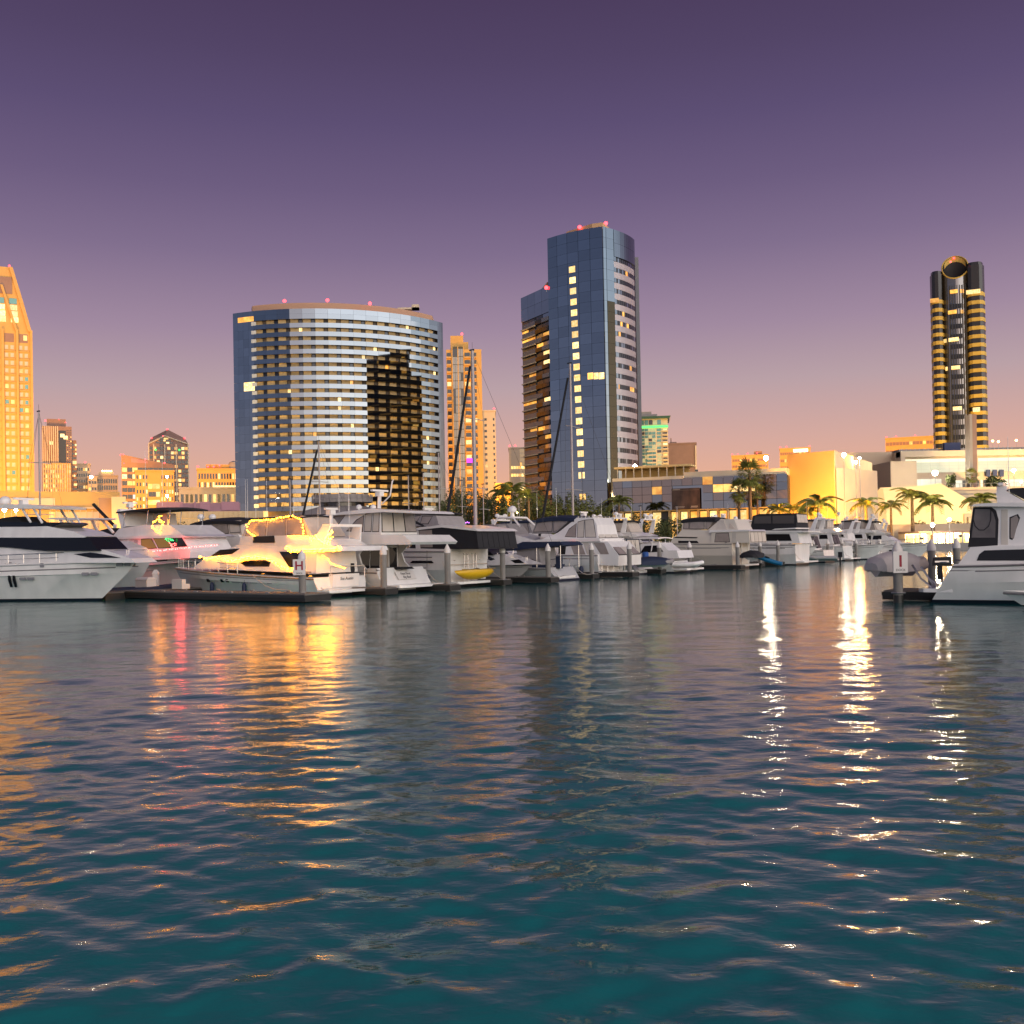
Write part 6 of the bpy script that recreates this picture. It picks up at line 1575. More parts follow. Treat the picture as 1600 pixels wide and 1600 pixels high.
def dinghy(px, Y, z, deg, Ld, Bd, label, m, cover=None, name='dinghy', cat='dinghy', motor=False):
    p = wp(px, Y); t = thing(name, label, cat, (p.x, p.y, z), R(deg)); n = 10
    for s in (1, -1): pass
    mb = MB(); path = [(-Ld / 2, Bd / 2 - .2, .3), (Ld * .15, Bd / 2 - .2, .3), (Ld * .38, Bd * .3, .36), (Ld * .5, 0, .44), (Ld * .38, -Bd * .3, .36), (Ld * .15, -Bd / 2 + .2, .3), (-Ld / 2, -Bd / 2 + .2, .3)]
    mb.tube(path, .21, 10); mb.build('tube', m, t, 50)
    MB().loft([(-Ld / 2, Bd * .3, .18), (Ld * .3, Bd * .26, .18), (Ld * .46, 0, .3), (Ld * .3, -Bd * .26, .18), (-Ld / 2, -Bd * .3, .18)], [(-Ld / 2, .06, -.08), (Ld * .25, .05, -.08), (Ld * .42, 0, .12), (Ld * .25, -.05, -.08), (-Ld / 2, -.06, -.08)]).build('floor', M_gelg, t)
    if cover:
        A = []
        mb = MB()
        for i in range(n + 1):
            u = i / n; x = -Ld / 2 + Ld * u; w = (Bd / 2 + .05) * (1 - max(0, (u - .55) / .45) ** 2.2) + .03; hh = .55 + .28 * math.sin(u * 3.0 + .4)
            A.append([(x, w * math.cos(a), .12 + (hh - .1) * math.sin(a) ** .7 + .03 * math.sin(9 * a + 5 * u)) for a in [math.pi * k / 12 for k in range(13)]])
        A.insert(0, [(x - .22, y * .55, .2 + (z - .2) * .5) for x, y, z in A[0]])
        for a_, b_ in zip(A, A[1:]):
            i0 = len(mb.v); mb.v += a_ + b_; mb.f += [(i0 + j, i0 + 13 + j, i0 + 14 + j, i0 + 1 + j) for j in range(12)]
        mb.poly(A[0]); mb.poly(A[-1][::-1]); mb.build('cover', cover, t, 60)
    if motor:
        MB().box(-Ld / 2 - .45, -.2, .35, -Ld / 2 - .02, .2, .95).box(-Ld / 2 - .3, -.07, -.35, -Ld / 2 - .12, .07, .4).build('outboard', M_cank, t)
    return t
dinghy(1024, 87.0, .75, 20, 3.4, 1.6, 'dinghy under a lumpy navy cover hung behind the white oval stern', M_cang, M_cann)
dinghy(1074, 89.6, .50, -15, 2.6, 1.2, 'small white tender on the stern platform of the low cruiser', M_gel)
MB().lathe([(.3, 0), (.3, .5), (.2, .62)], 10, (wp(1009, 90).x, wp(1009, 90).y, 1.35)).build('blue_bundle', mat('blue tarpaulin', (.02, .09, .32), .7, noise=.2), None, 40, label='blue tarpaulin bundle beside the dark covered dinghy')['category'] = 'bundle'

# ---------------------------------------------------------------- large trawler with the white pyramid bridge
b = Boat('trawler', 'big beige white trawler with a pyramid shaped bridge and glazed aft deck', 'trawler', 1158, 101.5, HEAD, 15.5, 4.9)
b.hull(2.6, 3.0, M_gelc, rake=1.7, tr=-.02, sheer_p=1.4, knuckle=.5)
yl = 2.3
b.house('deckhouse', b.S([(1040, 862), (1052, 838), (1140, 838), (1146, 862)], yl), yl, M_gelc, .05)
b.pane('side_window', b.S([(1059, 845), (1089, 845), (1097, 856), (1061, 855)], yl)); b.pane('dark_stripe', b.S([(1052, 840.5), (1056, 838.5), (1090, 839.5), (1088, 841)], yl), M_glass, off=.03)
pv = b.S([(1052, 844), (1065, 828), (1106, 828), (1125, 811), (1146, 811), (1154, 829), (1143, 831), (1143, 844)], 2.0)
b.house('bridge_side', pv, 2.1, M_gelc, .12)
b.pane('vinyl_window', b.S([(1119, 828), (1125, 812.5), (1131, 813), (1137, 828)], 1.9), M_vinylw, off=.05); b.pane('vinyl_window', b.S([(1140, 826), (1141, 817), (1149, 826)], 1.9), M_canc, off=.05)
cv = b.S([(1065, 828), (1067, 813), (1116, 812), (1106, 827)], 1.7); b.house('bridge_canvas', cv, 1.75, M_canc, .05)
for k in ([(1068, 826), (1069, 815), (1076, 815), (1076, 826)], [(1078, 826), (1078, 815), (1100, 815), (1100, 826)], [(1103, 826), (1103, 815), (1113, 815), (1106, 826)]): b.pane('vinyl_window', b.S(k, 1.75), M_vinyl, frame=M_cank)
q = b.S([(1065, 813), (1118, 811)], 1.7); b.canopy('bimini', q[1][0], q[0][0], q[0][1], 1.8, M_cank, .2, .32)
aft = b.S([(1110, 849), (1112, 831), (1170, 830), (1172, 848)], yl)
b.house('aft_enclosure', aft, 2.32, M_gelc, .02); b.slab('aft_roof', b.S([(1108, 832), (1110, 828), (1168, 827.5), (1172, 830)], 2.3), 2.4)
b.pane('aft_window', b.S([(1117, 846.5), (1119, 833.5), (1138, 833), (1140, 846.5)], 2.3), M_vinyl, frame=M_cank)
b.pane('vinyl_window', b.S([(1144, 847), (1144, 832.5), (1150, 832.5), (1151, 847)], 2.3), M_vinylw)
for k in range(4): b.across('vinyl_window', (aft[3][0], aft[3][1] + .08), (aft[2][0], aft[2][1] - .1), M_vinylw, -.92 + k * .46, -.50 + k * .46, .03, False)
b.ports([1, 2.6, 4.2, 5.8, 7.4, 9.0], 2.15, .8, .03, M_rub); b.ports([1.2, 2.6, 4.0, 5.2], 1.62, .68, .14)
b.name_text('Sunset', -.07, .5, 2.25, .35); b.platform(-1.2, .0, .45)
q = b.S([(1130, 809)], 0)[0]; b.scanner(q[0], 0, q[1], .5); b.dome(q[0] - 1.5, .4, q[1] - .2, .22)
b.post('davit', [[(-.2, y, .5), (-.2, y, 2.7), (-.9, y, 3.0)] for y in (-1.6, 0.2)], .06, M_gel)
b.post('water_bottle', [[(.2, -.8, 2.6), (.2, -.8, 3.4)], [(.3, -2.0, 2.6), (.3, -2.0, 3.3)]], .22, M_gel)
dinghy(1178, 99.5, 1.0, 62, 4.0, 1.7, 'dinghy under a black cover hung across the stern of the pyramid bridge trawler', M_cank, M_cank)
p = wp(1198, 100.5)
t = thing('kayak', 'bright blue kayak leaning off the dock right of the black covered dinghy', 'kayak', (p.x, p.y, .9), R(-20)); t.rotation_euler = (0, R(20), R(-25))
MB().tube([(-1.6, 0, .1), (-1.2, 0, 0), (0, 0, -.05), (1.2, 0, 0), (1.6, 0, .1)], .28, 10, .2).build('kayak_hull', mat('blue plastic', (.01, .16, .34), .35), t, 50)
MB().lathe([(.24, 0), (.26, .06), (.2, .06)], 10, (0, 0, .2)).build('cockpit_rim', M_text, t, 40)

# ---------------------------------------------------------------- yacht with the black bridge enclosure
b = Boat('motor_yacht', 'white yacht with a tall black canvas bridge enclosure', 'yacht', 1254, 111.5, HEAD, 15.5, 4.9)
b.hull(2.3, 2.8, M_gel, rake=1.8, tr=-.02, sheer_p=1.4, knuckle=.5)
yl = 2.2
b.house('deckhouse', b.S([(1150, 850), (1166, 830), (1245, 831), (1250, 849)], yl), yl, M_gel, .04); b.pane('side_window', b.S([(1194, 845), (1194, 834.5), (1233, 834.5), (1237, 845)], yl), M_glass, frame=M_gelg)
b.slab('boat_deck', b.S([(1150, 832), (1160, 829), (1252, 829), (1258, 831), (1250, 832)], 2.3), 2.3)
cv = b.S([(1172, 829), (1176, 806), (1186, 803), (1243, 802), (1245, 829)], 2.0); b.house('bridge_enclosure', cv, 2.0, M_cank, .03)
for k in ([(1178, 818), (1179, 807), (1204, 806), (1205, 818)], [(1207, 818), (1207, 806), (1241, 805), (1241, 818)]): b.pane('vinyl_window', b.S(k, 2.0), mat('dark vinyl window', (.07, .06, .055), .15), frame=M_cank)
for k in range(3): b.across('vinyl_window', (cv[4][0], cv[4][1] + (.9)), (cv[3][0], cv[3][1] - .12), M_vinylw, -.9 + k * .6, -.34 + k * .6, .03, False)
b.slab('side_wing', b.S([(1206, 828), (1211, 826), (1243, 824.5), (1243, 826.5)], 2.4), 2.4)
b.slab('aft_roof', b.S([(1240, 832), (1244, 829.5), (1262, 829.5), (1262, 831.5)], 2.1), 2.1)
MB().box(.5, -1.5, 2.35, .6, 1.6, 3.9).build('glowing_cabin_wall', M_wino, b.r)  # wall given its own amber glow in place of cabin light
b.post('aft_rail', [[(-.1, y, 2.2), (-.1, y, 3.1)] for y in (-2, -1, 0, 1, 2)] + [[(-.1, -2, 3.1), (-.1, 2, 3.1)]], .03); b.platform(-1.2, .0, .45)
b.ports([1.5, 3.0], 1.55, .6, .15); b.ports([1, 2.6, 4.2, 5.8, 7.4], 2.0, .8, .03, M_rub)
dinghy(1284, 117, .35, 150, 3.8, 1.7, 'grey and white inflatable tender moored right of the black bridge yacht', M_gelg, None, 'inflatable_boat', 'inflatable', True)

# ---------------------------------------------------------------- simpler marina boats, each built to its own measure
def cruiser(px, Y, deg, Lh, B, label, zs=1.5, zb=2.1, canvas=M_cank, fly=True, arch=True, enclosure=M_vinyl, m=None, z1=1.9, domes=1, name='motor_yacht', cat='yacht', bow=False, top=None):
    b = Boat(name, label, cat, px, Y, deg, Lh, B, bow); m = m or M_gel
    b.hull(zs, zb, m, rake=Lh * .13, tr=.1, sheer_p=1.4)
    h = zs + z1; w = B * .42
    b.house('deckhouse', [(Lh * .12, zs - .1), (Lh * .16, h), (Lh * .52, h + .05), (Lh * .66, zs + .75), (Lh * .82, zb - .1)], w, m, .10, .02)
    for k in range(3): b.pane('side_window', [(Lh * (.19 + k * .11), h - .75), (Lh * (.20 + k * .11), h - .2), (Lh * (.285 + k * .11), h - .2), (Lh * (.285 + k * .11), h - .75)])
    b.across('windscreen', (Lh * .645, zs + .85), (Lh * .535, h - .1))
    if fly:
        b.slab('bridge_coaming', [(Lh * .08, h), (Lh * .06, h + .18), (Lh * .16, h + .55), (Lh * .46, h + .6), (Lh * .55, h + .12), (Lh * .54, h)], w * .95, m)
        cv = [(Lh * .20, h + .58), (Lh * .20, h + 1.75), (Lh * .42, h + 1.75), (Lh * .47, h + .6)]
        b.house('bridge_enclosure', cv, w * .86, top or M_canc, .1)
        for k in range(2): b.pane('vinyl_window', [(Lh * (.21 + k * .115), h + .7), (Lh * (.21 + k * .115), h + 1.6), (Lh * (.31 + k * .10), h + 1.6), (Lh * (.32 + k * .115), h + .7)], enclosure, frame=M_cank)
        for k in range(3): b.across('vinyl_window', (cv[0][0], cv[0][1] + .12), (cv[1][0], cv[1][1] - .12), enclosure, -.9 + k * .62, -.34 + k * .62, .03, False)
        b.canopy('bimini', Lh * .17, Lh * .45, h + 1.74, w * .9, canvas, .12, .14); h += .5
    if arch: b.arch(Lh * .13, h, h + 1.5, w, -.5, .3, m); b.scanner(Lh * .13 - .5, 0, h + 1.6, .5)
    for k in range(domes): b.dome(Lh * .13 - .5, (-1) ** k * .7, h + 1.85, .25)
    b.whip(Lh * .2, w * .8, h + .6, 3, -.05)
    b.platform(-1.0, .15, .4); b.rail(.5, .96, .6, 6); b.ports([Lh * .45, Lh * .6, Lh * .7], zs * .68, .25, .1); b.fender(.2, .5)
    for k in range(2): b.across('aft_window', (Lh * .122, zs + .25), (Lh * .155, h - .75 if not fly else zs + z1 - .2), M_glass, -.8 + k * .85, -.05 + k * .85, .02, False)
    b.post('transom_rail', [[(.05, -B * .42, zs), (.05, -B * .42, zs + .7), (.05, B * .42, zs + .7), (.05, B * .42, zs)]], .03)
    return b
cruiser(1297, 121, HEAD, 12, 4.2, 'white flybridge yacht with a black top directly right of the inflatable tender')
cruiser(1327, 128, HEAD, 11.5, 4.2, 'white yacht with square glazed aft cabin before the pale wall of the box building', zs=1.9, z1=1.7, canvas=M_gel, enclosure=M_vinylw, arch=False)
cruiser(1352, 135, HEAD, 12, 4.2, 'white low roofed yacht with a dark window band in the far row', zs=2.0, z1=1.6, fly=False, domes=0)
cruiser(1378, 141, HEAD, 11.5, 4.0, 'white yacht with its stern to us left of the grey hulled one', zs=1.7)
cruiser(1442, 150, HEAD - 180, 13, 4.0, 'pale yacht with its bow pointing right at the end of the far row', fly=False, m=M_gelg, bow=True, zs=1.6)
cruiser(1310, 146, HEAD - 180, 13, 4.2, 'far yacht with a long black canopy behind the inflatable tender', canvas=M_cank)
cruiser(1395, 168, HEAD, 13, 4.2, 'far yacht with a white hardtop before the palm trunks', canvas=M_gel)
cruiser(1350, 162, HEAD, 12, 4.2, 'far yacht with a black topped bridge at the foot of the box building front', canvas=M_cank, enclosure=M_canc)
for i, (px, Y, d, Lh, lab, cvs, enc, fl, tp) in enumerate((
    (985, 104, HEAD, 13, 'white yacht with a cream canvas bridge behind the navy dodger sailboat', M_cank, M_vinylw, True, M_canc),
    (1030, 112, HEAD, 13.5, 'white yacht with two radar domes left of the pyramid bridge trawler', M_cank, M_canc, True, M_canc),
    (1100, 122, HEAD - 180, 14, 'white yacht with a glazed bridge behind the low cruiser', M_gel, M_vinylw, True, M_canc),
    (920, 112, HEAD - 180, 13, 'white yacht with a black bimini behind the sundeck trawler', M_cank, M_canc, True, M_canc),
    (835, 110, HEAD, 13, 'white yacht half hidden behind the navy topped trawler', M_cank, M_vinyl, False, M_canc),
    (770, 104, HEAD - 180, 13, 'white yacht behind the thick masted sailboat', M_cann, M_vinyl, True, M_cang),
    (1232, 138, HEAD - 180, 13, 'white yacht with an arch behind the black bridge yacht', M_cank, M_canc, True, M_canc),
    (1180, 128, HEAD, 12, 'white yacht with a sloping arch left of the black bridge yacht', M_gel, M_vinylw, False, M_canc))):
    cruiser(px, Y, d, Lh, 4.2, lab, canvas=cvs, enclosure=enc, fly=fl, top=tp, domes=1 + i % 2)

# ---------------------------------------------------------------- yacht with the black bridge top behind the lit yacht
b = Boat('motor_yacht', 'white yacht with a black bridge canopy between the red lit and warm lit boats', 'yacht', 470, 76, HEAD, 15, 4.4)
b.hull(1.8, 2.4); yl = 1.8
b.house('deckhouse', b.S([(296, 866), (312, 850), (372, 848), (378, 868)], yl), yl, M_gel, .08); b.slab('bridge_coaming', b.S([(300, 853), (302, 838), (372, 835), (380, 848), (376, 853)], 1.7), 1.7)
cv = b.S([(303, 838), (302, 819), (315, 816), (374, 813), (378, 835)], 1.55); b.house('bridge_enclosure', cv, 1.55, M_canc, .06)
for k in ([(305, 836), (304, 821), (327, 819), (330, 834)], [(333, 834), (330, 819), (354, 817), (357, 833)], [(360, 832), (357, 817), (373, 816), (375, 831)]): b.pane('vinyl_window', b.S(k, 1.55), M_vinyl if k[0][0] < 340 else M_vinylw, frame=M_cank)
q = b.S([(299, 819), (378, 814)], 1.5); b.canopy('bimini', q[1][0], q[0][0], q[0][1], 1.65, M_cank, .3, .25)
for px in (314, 332): k = b.S([(px, 811)], 0)[0]; b.dome(k[0], 0, k[1], .3)
for px in (392, 395, 425): k = b.S([(px, 812)], 0)[0]; b.whip(k[0], .5, k[1], 3.2, 0)

# ---------------------------------------------------------------- red lit boat
b = Boat('motor_yacht', 'white trawler yacht lit red by a string of red bulbs, wreath on its bridge', 'yacht', 310, 74, HEAD - 180, 15, 4.8, bow=True)
b.hull(1.9, 2.45, M_gel, rake=1.9, tr=0, sheer_p=1.3, stripe=M_boot); yl = 2.0
b.house('trunk_cabin', b.S([(212, 885), (214, 864), (276, 862), (288, 878)], 1.7), 1.75, M_gel, .12, .03)
for k in ([(233, 877), (234, 868), (244, 867.5), (245, 876)], [(247, 876), (247, 867), (256, 867), (258, 875)]): b.pane('trunk_window', b.S(k, 1.75), M_vinyl, frame=M_glass)
b.house('pilothouse', b.S([(152, 880), (160, 842), (284, 838), (296, 862), (296, 872)], yl), yl, M_gel, .06)
for k in ([(220, 858), (219, 843), (234, 842), (244, 856)], [(247, 856), (238, 842), (258, 841), (266, 855)]): b.pane('pilothouse_window', b.S(k, yl), mat('amber lit cabin glass', (.08, .05, .02), .1, emit=(.5, .26, .02), estr=.35, sample=False), frame=M_glass)
b.pane('pilothouse_window', b.S([(269, 855), (261, 841), (282, 840), (292, 854)], yl)); b.pane('door', b.S([(208, 862), (208, 844), (214, 844), (214, 862)], yl), M_gelg)
b.across('windscreen', b.S([(296, 860)], 0)[0], b.S([(285, 841)], 0)[0])
b.slab('overhang', b.S([(154, 843), (158, 840), (284, 835), (292, 838), (288, 840)], 2.2), 2.25)
b.slab('bridge_coaming', b.S([(174, 840), (186, 826), (226, 820), (264, 820), (288, 836)], 1.9), 1.9)
b.slab('rear_screen', b.S([(155, 840), (155, 829), (172, 825), (178, 838)], 1.9), 1.9, M_cank)
b.slab('arch_leg', b.S([(182, 826), (175, 796), (180, 795), (190, 822)], 1.9), 1.5)
q = b.S([(185, 800), (266, 802)], 1.6); b.canopy('bimini', q[0][0], q[1][0], q[0][1], 1.8, M_cank, .15, .12)
b.post('bimini_leg', [[(x, s * 1.5, q[0][1] - 2.0), (x + .4, s * 1.5, q[0][1])] for s in (1, -1) for x in (q[0][0] + .3, (q[0][0] + q[1][0]) / 2, q[1][0] - .5)], .03)
for k in (0, 1): 
    x = b.S([(214 + k * 22, 818)], 1)[0]; MB().loft([(x[0], .6, x[1] - .4), (x[0] + .15, .6, x[1] - .4), (x[0] - .1, .6, x[1] + .8), (x[0] - .25, .6, x[1] + .8)], [(x[0], 1.3, x[1] - .4), (x[0] + .15, 1.3, x[1] - .4), (x[0] - .1, 1.3, x[1] + .8), (x[0] - .25, 1.3, x[1] + .8)]).build('helm_seat', M_canc, b.r)
c0, c1 = b.S([(180, 823)], 0)[0], b.S([(146, 788)], 0)[0]
b.post('crane_boom', [[(c0[0], 0, c0[1]), (c1[0], 0, c1[1])]], .13, M_cank); b.post('crane_post', [[(c0[0], 0, c0[1] - 1), (c0[0], 0, c0[1] + .2)]], .15, M_gel)
k = b.S([(203, 793)], 0)[0]; b.scanner(k[0], 0, k[1], .6); b.post('scanner_post', [[(k[0], 0, q[0][1]), (k[0], 0, k[1])]], .05, M_gel); b.whip(k[0] + 1, .8, k[1], 4.5, -.02); b.whip(k[0] + 3, .8, k[1], 4, .02)
b.rail(.4, .97, .75, 9)
string_lights('red string lights along the rail of the trawler yacht', side(b, [(214, 864), (245, 861), (280, 857), (320, 853), (342, 851)], 2.25), M_bulbr, .22, .06, .02, power=120, color=(1, .10, .08), seed=21)
w_ = side(b, [(248, 820)], 1.95)[0]
string_lights('glowing warm wreath on the bridge of the red lit trawler yacht', [w_ + Vector((.42 * math.cos(t), -.1, .42 * math.sin(t) - .1)) for t in [R(20 * k) for k in range(19)]] + [w_ + Vector((0, -.1, .55)), w_ + Vector((.2, -.1, .7))], M_bulb, .06, .035, .08, power=30, seed=22)
g_ = side(b, [(266, 845)], 2.2)[0]
string_lights('small green light figure above the red one on the pilothouse window', [g_ + Vector((x, 0, z)) for x, z in ((-.4, .2), (.0, .15), (.25, .05), (-.1, -.02), (-.4, .1))], M_bulbg, .05, .03, .04, seed=23)
string_lights('small red light figure under the green one on the pilothouse window', [g_ + Vector((x, 0, z)) for x, z in ((-.1, -.15), (.15, -.45), (.4, -.3), (.3, -.15), (.0, -.35))], M_bulbr, .05, .03, .04, seed=24)

# ---------------------------------------------------------------- the long yacht at the left edge
b = Boat('motor_yacht', 'long white yacht with a dark wraparound windscreen at the left edge, bow to the right', 'yacht', 216, 57.6, -24, 21, 5.3, bow=True)
b.hull(2.0, 2.42, M_gel, rake=3.0, tr=0, sheer_p=1.0, full=2.6, knuckle=.66, stripe=M_gelg)
yl = 2.1
b.house('superstructure', b.S([(-120, 880), (-120, 846), (58, 858), (140, 859), (182, 873), (190, 880)], 1.9), 2.0, M_gel, .15, .07)
b.pane('lens_window', b.S([(104, 866), (128, 863.5), (150, 866.5), (174, 872), (130, 872)], 1.6), M_glass, off=.03)
b.house('windscreen_band', b.S([(-120, 856), (-120, 838), (121, 839), (139, 861), (60, 861), (0, 855)], 1.85), 1.95, M_glass, .22, .055)
b.house('roof', b.S([(-120, 840), (-120, 824), (30, 823), (60, 822), (100, 830), (121, 838), (119, 840)], 1.75), 1.75, M_gel, .25, .045)
b.house('bridge_screen', b.S([(-100, 824), (-100, 815), (84, 816), (90, 818), (74, 825)], 1.3), 1.4, M_glass, .2, .03)
b.slab('hardtop', b.S([(-120, 788), (40, 788), (68, 791), (66, 795), (-120, 793)], 1.6), 1.6)
b.post('hardtop_leg', [[(x, s * 1.4, z), (x - .7, s * 1.4, z1_)] for s in (1, -1) for (x, z), (z1_) in ((b.S([(48, 816)], 1.4)[0], b.S([(40, 794)], 1.4)[0][1]), (b.S([(66, 817)], 1.4)[0], b.S([(58, 794)], 1.4)[0][1]))], .07, M_gel)
q = b.S([(-20, 816), (10, 810), (32, 807), (44, 816)], .5); b.slab('helm_console_cover', q, .9, M_cank)
k = b.S([(8, 780)], 0)[0]; b.dome(k[0], 0, k[1] - .3, .35); b.scanner(k[0] + 1.6, 0, k[1] - .4, .7)
for px in (39, 59): k = b.S([(px, 821)], .6)[0]; MB().ball((k[0], -.6, k[1]), .13, 8).build('horn', mat('brass horn', (.5, .30, .08), .35, .6), b.r, 50)
b.rail(.35, .97, .55, 12)
for px in (160, 170): x = b.S([(px, 883)], 1.6)[0]; b.ports([x[0]], x[1], .20, .10, M_gray)
for px, py in ((110, 898), (30, 905)): x = b.S([(px, py)], 2.2)[0]; b.ports([x[0] - .25, x[0] + .3], x[1], .22, .09, M_gray)
for px in (3, 9): x = b.S([(px, 909)], 2.4)[0]; b.ports([x[0]], x[1], .08, .35)
x = b.S([(46, 884)], 2.4)[0]; b.ports([x[0]], x[1], .14, .12, M_gray)
# yacht behind it: hardtop and raked windscreen
b = Boat('motor_yacht', 'white yacht with a thin hardtop just behind the long left edge yacht', 'yacht', 238, 68, -30, 15, 4.4, bow=True)
b.hull(2.0, 2.3); yl = 1.7
b.house('cabin', b.S([(90, 880), (100, 858), (122, 846), (154, 846), (178, 856), (202, 872)], 1.5), 1.6, M_gel, .15, .05); b.pane('windscreen_side', b.S([(128, 852), (136, 850), (172, 855), (196, 870), (150, 870)], 1.5), M_glass, off=.02)
b.across('windscreen', b.S([(200, 870)], 0)[0], b.S([(179, 857)], 0)[0])
b.slab('hardtop', b.S([(70, 811), (80, 809), (124, 809), (127, 811), (110, 813)], 1.5), 1.5)
b.post('hardtop_leg', [[(x, s * 1.3, z), (x - 1.2, s * 1.3, z2)] for s in (1, -1) for (x, z), z2 in ((b.S([(112, 848)], 1.3)[0], b.S([(100, 812)], 1.3)[0][1]), (b.S([(128, 832)], 1.3)[0], b.S([(118, 812)], 1.3)[0][1]))], .10, M_gel)
b.rail(.5, .97, .7, 7)
b = cruiser(120, 86, -30, 14, 4.4, 'white yacht with a raised bridge behind the hardtop yacht at left', canvas=M_gel, bow=True, zs=1.8)
dinghy(212, 63.5, .1, 35, 4.4, 1.9, 'small dark hulled tender between the left yacht bow and the dock', M_cann, None, 'tender', 'tender', True)
p = wp(228, 64)
t = thing('dock_box', 'white dock storage box beside the dark hulled tender', 'storage box', (p.x, p.y, .46), R(HEAD))
MB().box(-.6, -.35, 0, .6, .35, .6).build('body', M_cap, t); MB().loft([(-.64, -.39, .6), (.64, -.39, .6), (.64, .39, .6), (-.64, .39, .6)], [(-.6, -.2, .74), (.6, -.2, .74), (.6, .2, .74), (-.6, .2, .74)]).build('lid', M_cap, t)
t = thing('power_pedestal', 'white dock power pedestal right of the storage box', 'pedestal', (wp(244, 64.5).x, 64.5, .46), 0)
MB().prism([(-.16, -.16), (.16, -.16), (.16, .16), (-.16, .16)], 0, .95).build('body', M_cap, t); MB().loft([(-.2, -.2, .95), (.2, -.2, .95), (.2, .2, .95), (-.2, .2, .95)], [(-.08, -.08, 1.2), (.08, -.08, 1.2), (.08, .08, 1.2), (-.08, .08, 1.2)]).build('cap', M_cap, t)
t = thing('boarding_step', 'lit white boarding step at the bow of the warm lit yacht', 'steps', (wp(283, 63).x, 63, .46), R(HEAD))
MB().box(-.5, -.3, 0, .5, .3, .3).box(-.5, .0, .3, .5, .3, .6).build('steps_body', M_cap, t)

# ---------------------------------------------------------------- yacht on the right
b = Boat('motor_yacht', 'cream white yacht at the right edge with a dark framed enclosure', 'yacht', 1466, 44.2, -32, 14.5, 4.6)
b.hull(1.65, 2.3, M_gel, rake=2.0, tr=.6, sheer_p=1.5, knuckle=.5)
yl = 2.05
b.house('aft_cabin', b.S([(1492, 888), (1500, 878), (1516, 855), (1800, 846), (1800, 892)], 2.1), 2.12, M_gel, .05)
b.pane('cabin_window', b.S([(1526, 876), (1530, 866), (1538, 860), (1640, 857), (1640, 876)], 2.1))
en = b.S([(1514, 855), (1520, 792), (1720, 790), (1720, 850)], 1.8); b.house('deckhouse', en, 1.85, M_gel, .08)
b.pane('enclosure_frame', b.S([(1512.5, 855), (1520, 792.5), (1549, 792.5), (1556, 798), (1560, 812), (1559, 852)], 1.85), M_cank, off=.02)
b.pane('vinyl_window', b.S([(1518, 840), (1523, 795.5), (1546, 795.5), (1552, 802), (1555.5, 814), (1555, 840)], 1.85), mat('smoky vinyl window', (.15, .13, .12), .10, noise=.35, nscale=1.2), off=.035)
arc = b.S([(1521, 812), (1524, 822), (1530, 828), (1538, 828), (1545, 822), (1548, 812), (1548, 796)], 1.8)
for s in (1, -1): b.post('window_zip', [[(x, s * (b.yw(x, z) + .045), z) for x, z in arc]], .018, M_cank)
for k in range(3): b.across('vinyl_window', (en[0][0], en[0][1] + .3), (en[1][0], en[1][1] - .1), MATS['smoky vinyl window'], -.92 + k * .62, -.34 + k * .62, .03, False)
b.pane('side_door', b.S([(1564, 851), (1564, 796), (1574, 796), (1575, 851)], 1.85), M_vinylw, off=.02)
b.pane('small_window', b.S([(1579, 840), (1579, 810), (1588, 805), (1591.5, 811), (1584, 842)], 1.85), M_vinyl, frame=M_cank)
b.slab('hardtop', b.S([(1518, 791), (1522, 787.5), (1560, 785), (1720, 786), (1720, 793)], 2.0), 2.0)
q = b.S([(1558, 787), (1556, 768), (1568, 765), (1640, 806), (1640, 815)], 1.6); b.slab('arch', q, 1.55, M_gel)
q = b.S([(1572, 766), (1580, 763), (1700, 757), (1700, 790), (1620, 790)], 1.3); b.slab('bimini', q, 1.4, M_cank)
k = b.S([(1566, 763)], 0)[0]; b.scanner(k[0], 0, k[1] - .2, .6); k = b.S([(1577, 780)], 1.5)[0]; b.whip(k[0], b.vis * 1.5, k[1], 2.6, 0)
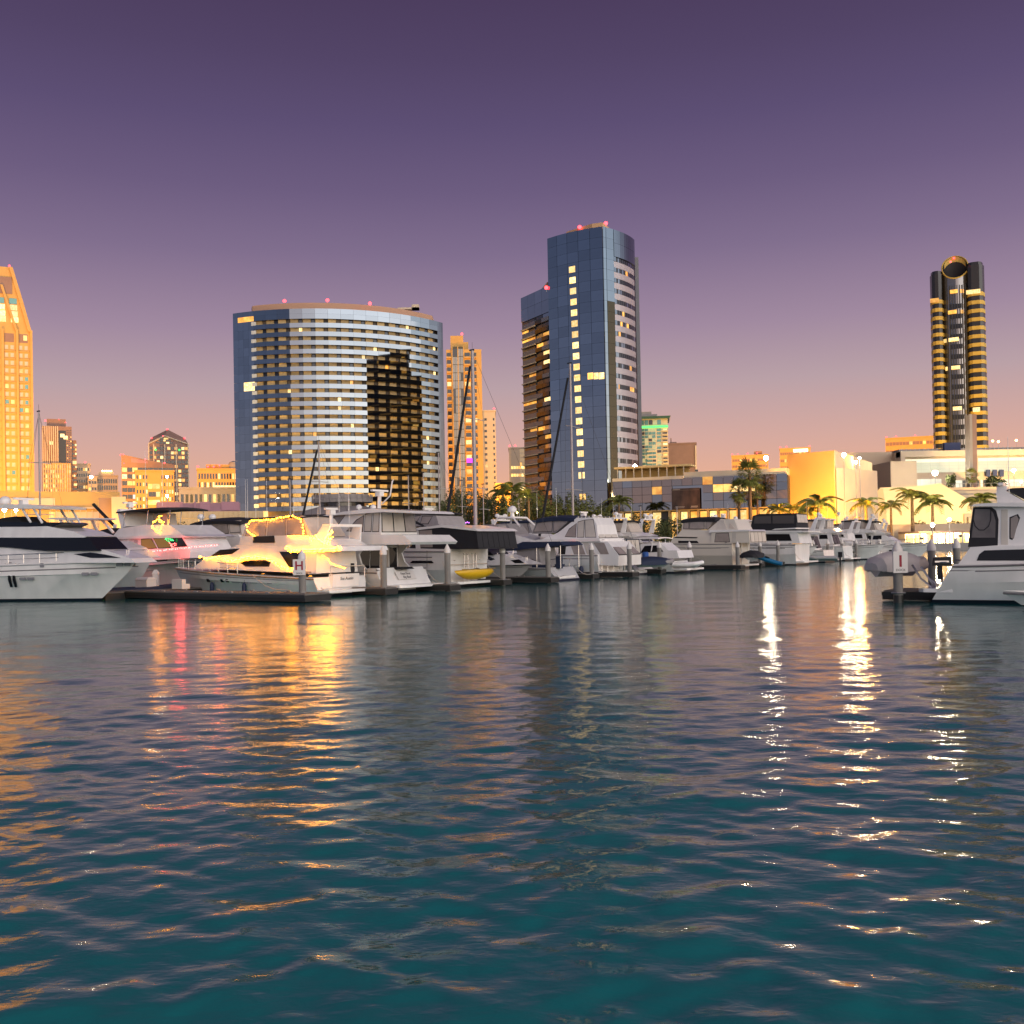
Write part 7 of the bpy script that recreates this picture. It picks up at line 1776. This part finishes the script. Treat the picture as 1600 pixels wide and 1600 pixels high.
b.platform(-.5, .9, .62); b.ports([4.2, 5.8, 7.4], .98, .55, .13, mat('pale vent', (.45, .42, .42), .4)); b.ports([1.5, 3, 4.5, 6, 7.5, 9], 1.38, .78, .02, M_rub)  # vents in one even pale grey
b.post('davit', [[(-.1, s * .9, .6), (-.55, s * .9, 1.0), (-.9, s * .9, 1.6)] for s in (1, -1)] + [[(-.05, -.5, .6), (-.6, -.5, 1.5)]], .045)
o = thing('outboard_motor', 'black outboard motor clamped on the rail of the right yacht', 'motor', b.o + Matrix.Rotation(b.a, 3, 'Z') @ Vector((.5, -2.0, 1.75)), b.a + R(15))
MB().loft([(-.38, -.17, -.16), (.38, -.17, -.18), (.38, .17, -.18), (-.38, .17, -.16)], [(-.34, -.14, .18), (.32, -.14, .22), (.32, .14, .22), (-.34, .14, .18)]).build('cowling', M_cank, o); MB().box(-.2, -.08, -.75, .0, .08, -.16).build('leg', M_cank, o); MB().box(-.3, -.19, -.02, .25, -.172, .05).build('cowling_stripe', M_chrome, o)
MB().tube([(.0, .1, -.5), (.0, .1, -1.2)], .04).build('mounting_rail', M_chrome, o)
t = dinghy(1407, 45.5, 1.15, 16, 2.7, 1.5, 'grey dinghy hung upside on davits behind the right yacht', M_canc, mat('light grey dinghy cover', (.62, .57, .53), .7, noise=.1, bump=.3, nscale=2)); t.scale = (.95, 1, 1.22)
p = wp(1600, 37)
b = Boat('skiff', 'small white skiff with a brown deck cut by the right edge', 'skiff', 1566, 38.2, 166, 4.5, 1.8, bow=True)
b.hull(.55, .7, M_gel, rake=.9, tr=0, dk=M_teak, sheer_p=1.2)

# ---------------------------------------------------------------- main dock behind the fingers
p0, p1 = gp(600, 930), gp(1391, 870)
u = (p1 - p0).normalized(); n = Vector((-u.y, u.x, 0)) * 15.5
t = thing('main_dock', 'long floating main dock running behind the moored boats', 'dock', p0 + n - u * 9, math.atan2(u.y, u.x))
MB().box(0, -1.2, .36, 150, 1.2, .44).build('dock_deck', M_dock, t); MB().box(0, -1.25, -.1, 150, 1.25, .355).build('float', M_dside, t)
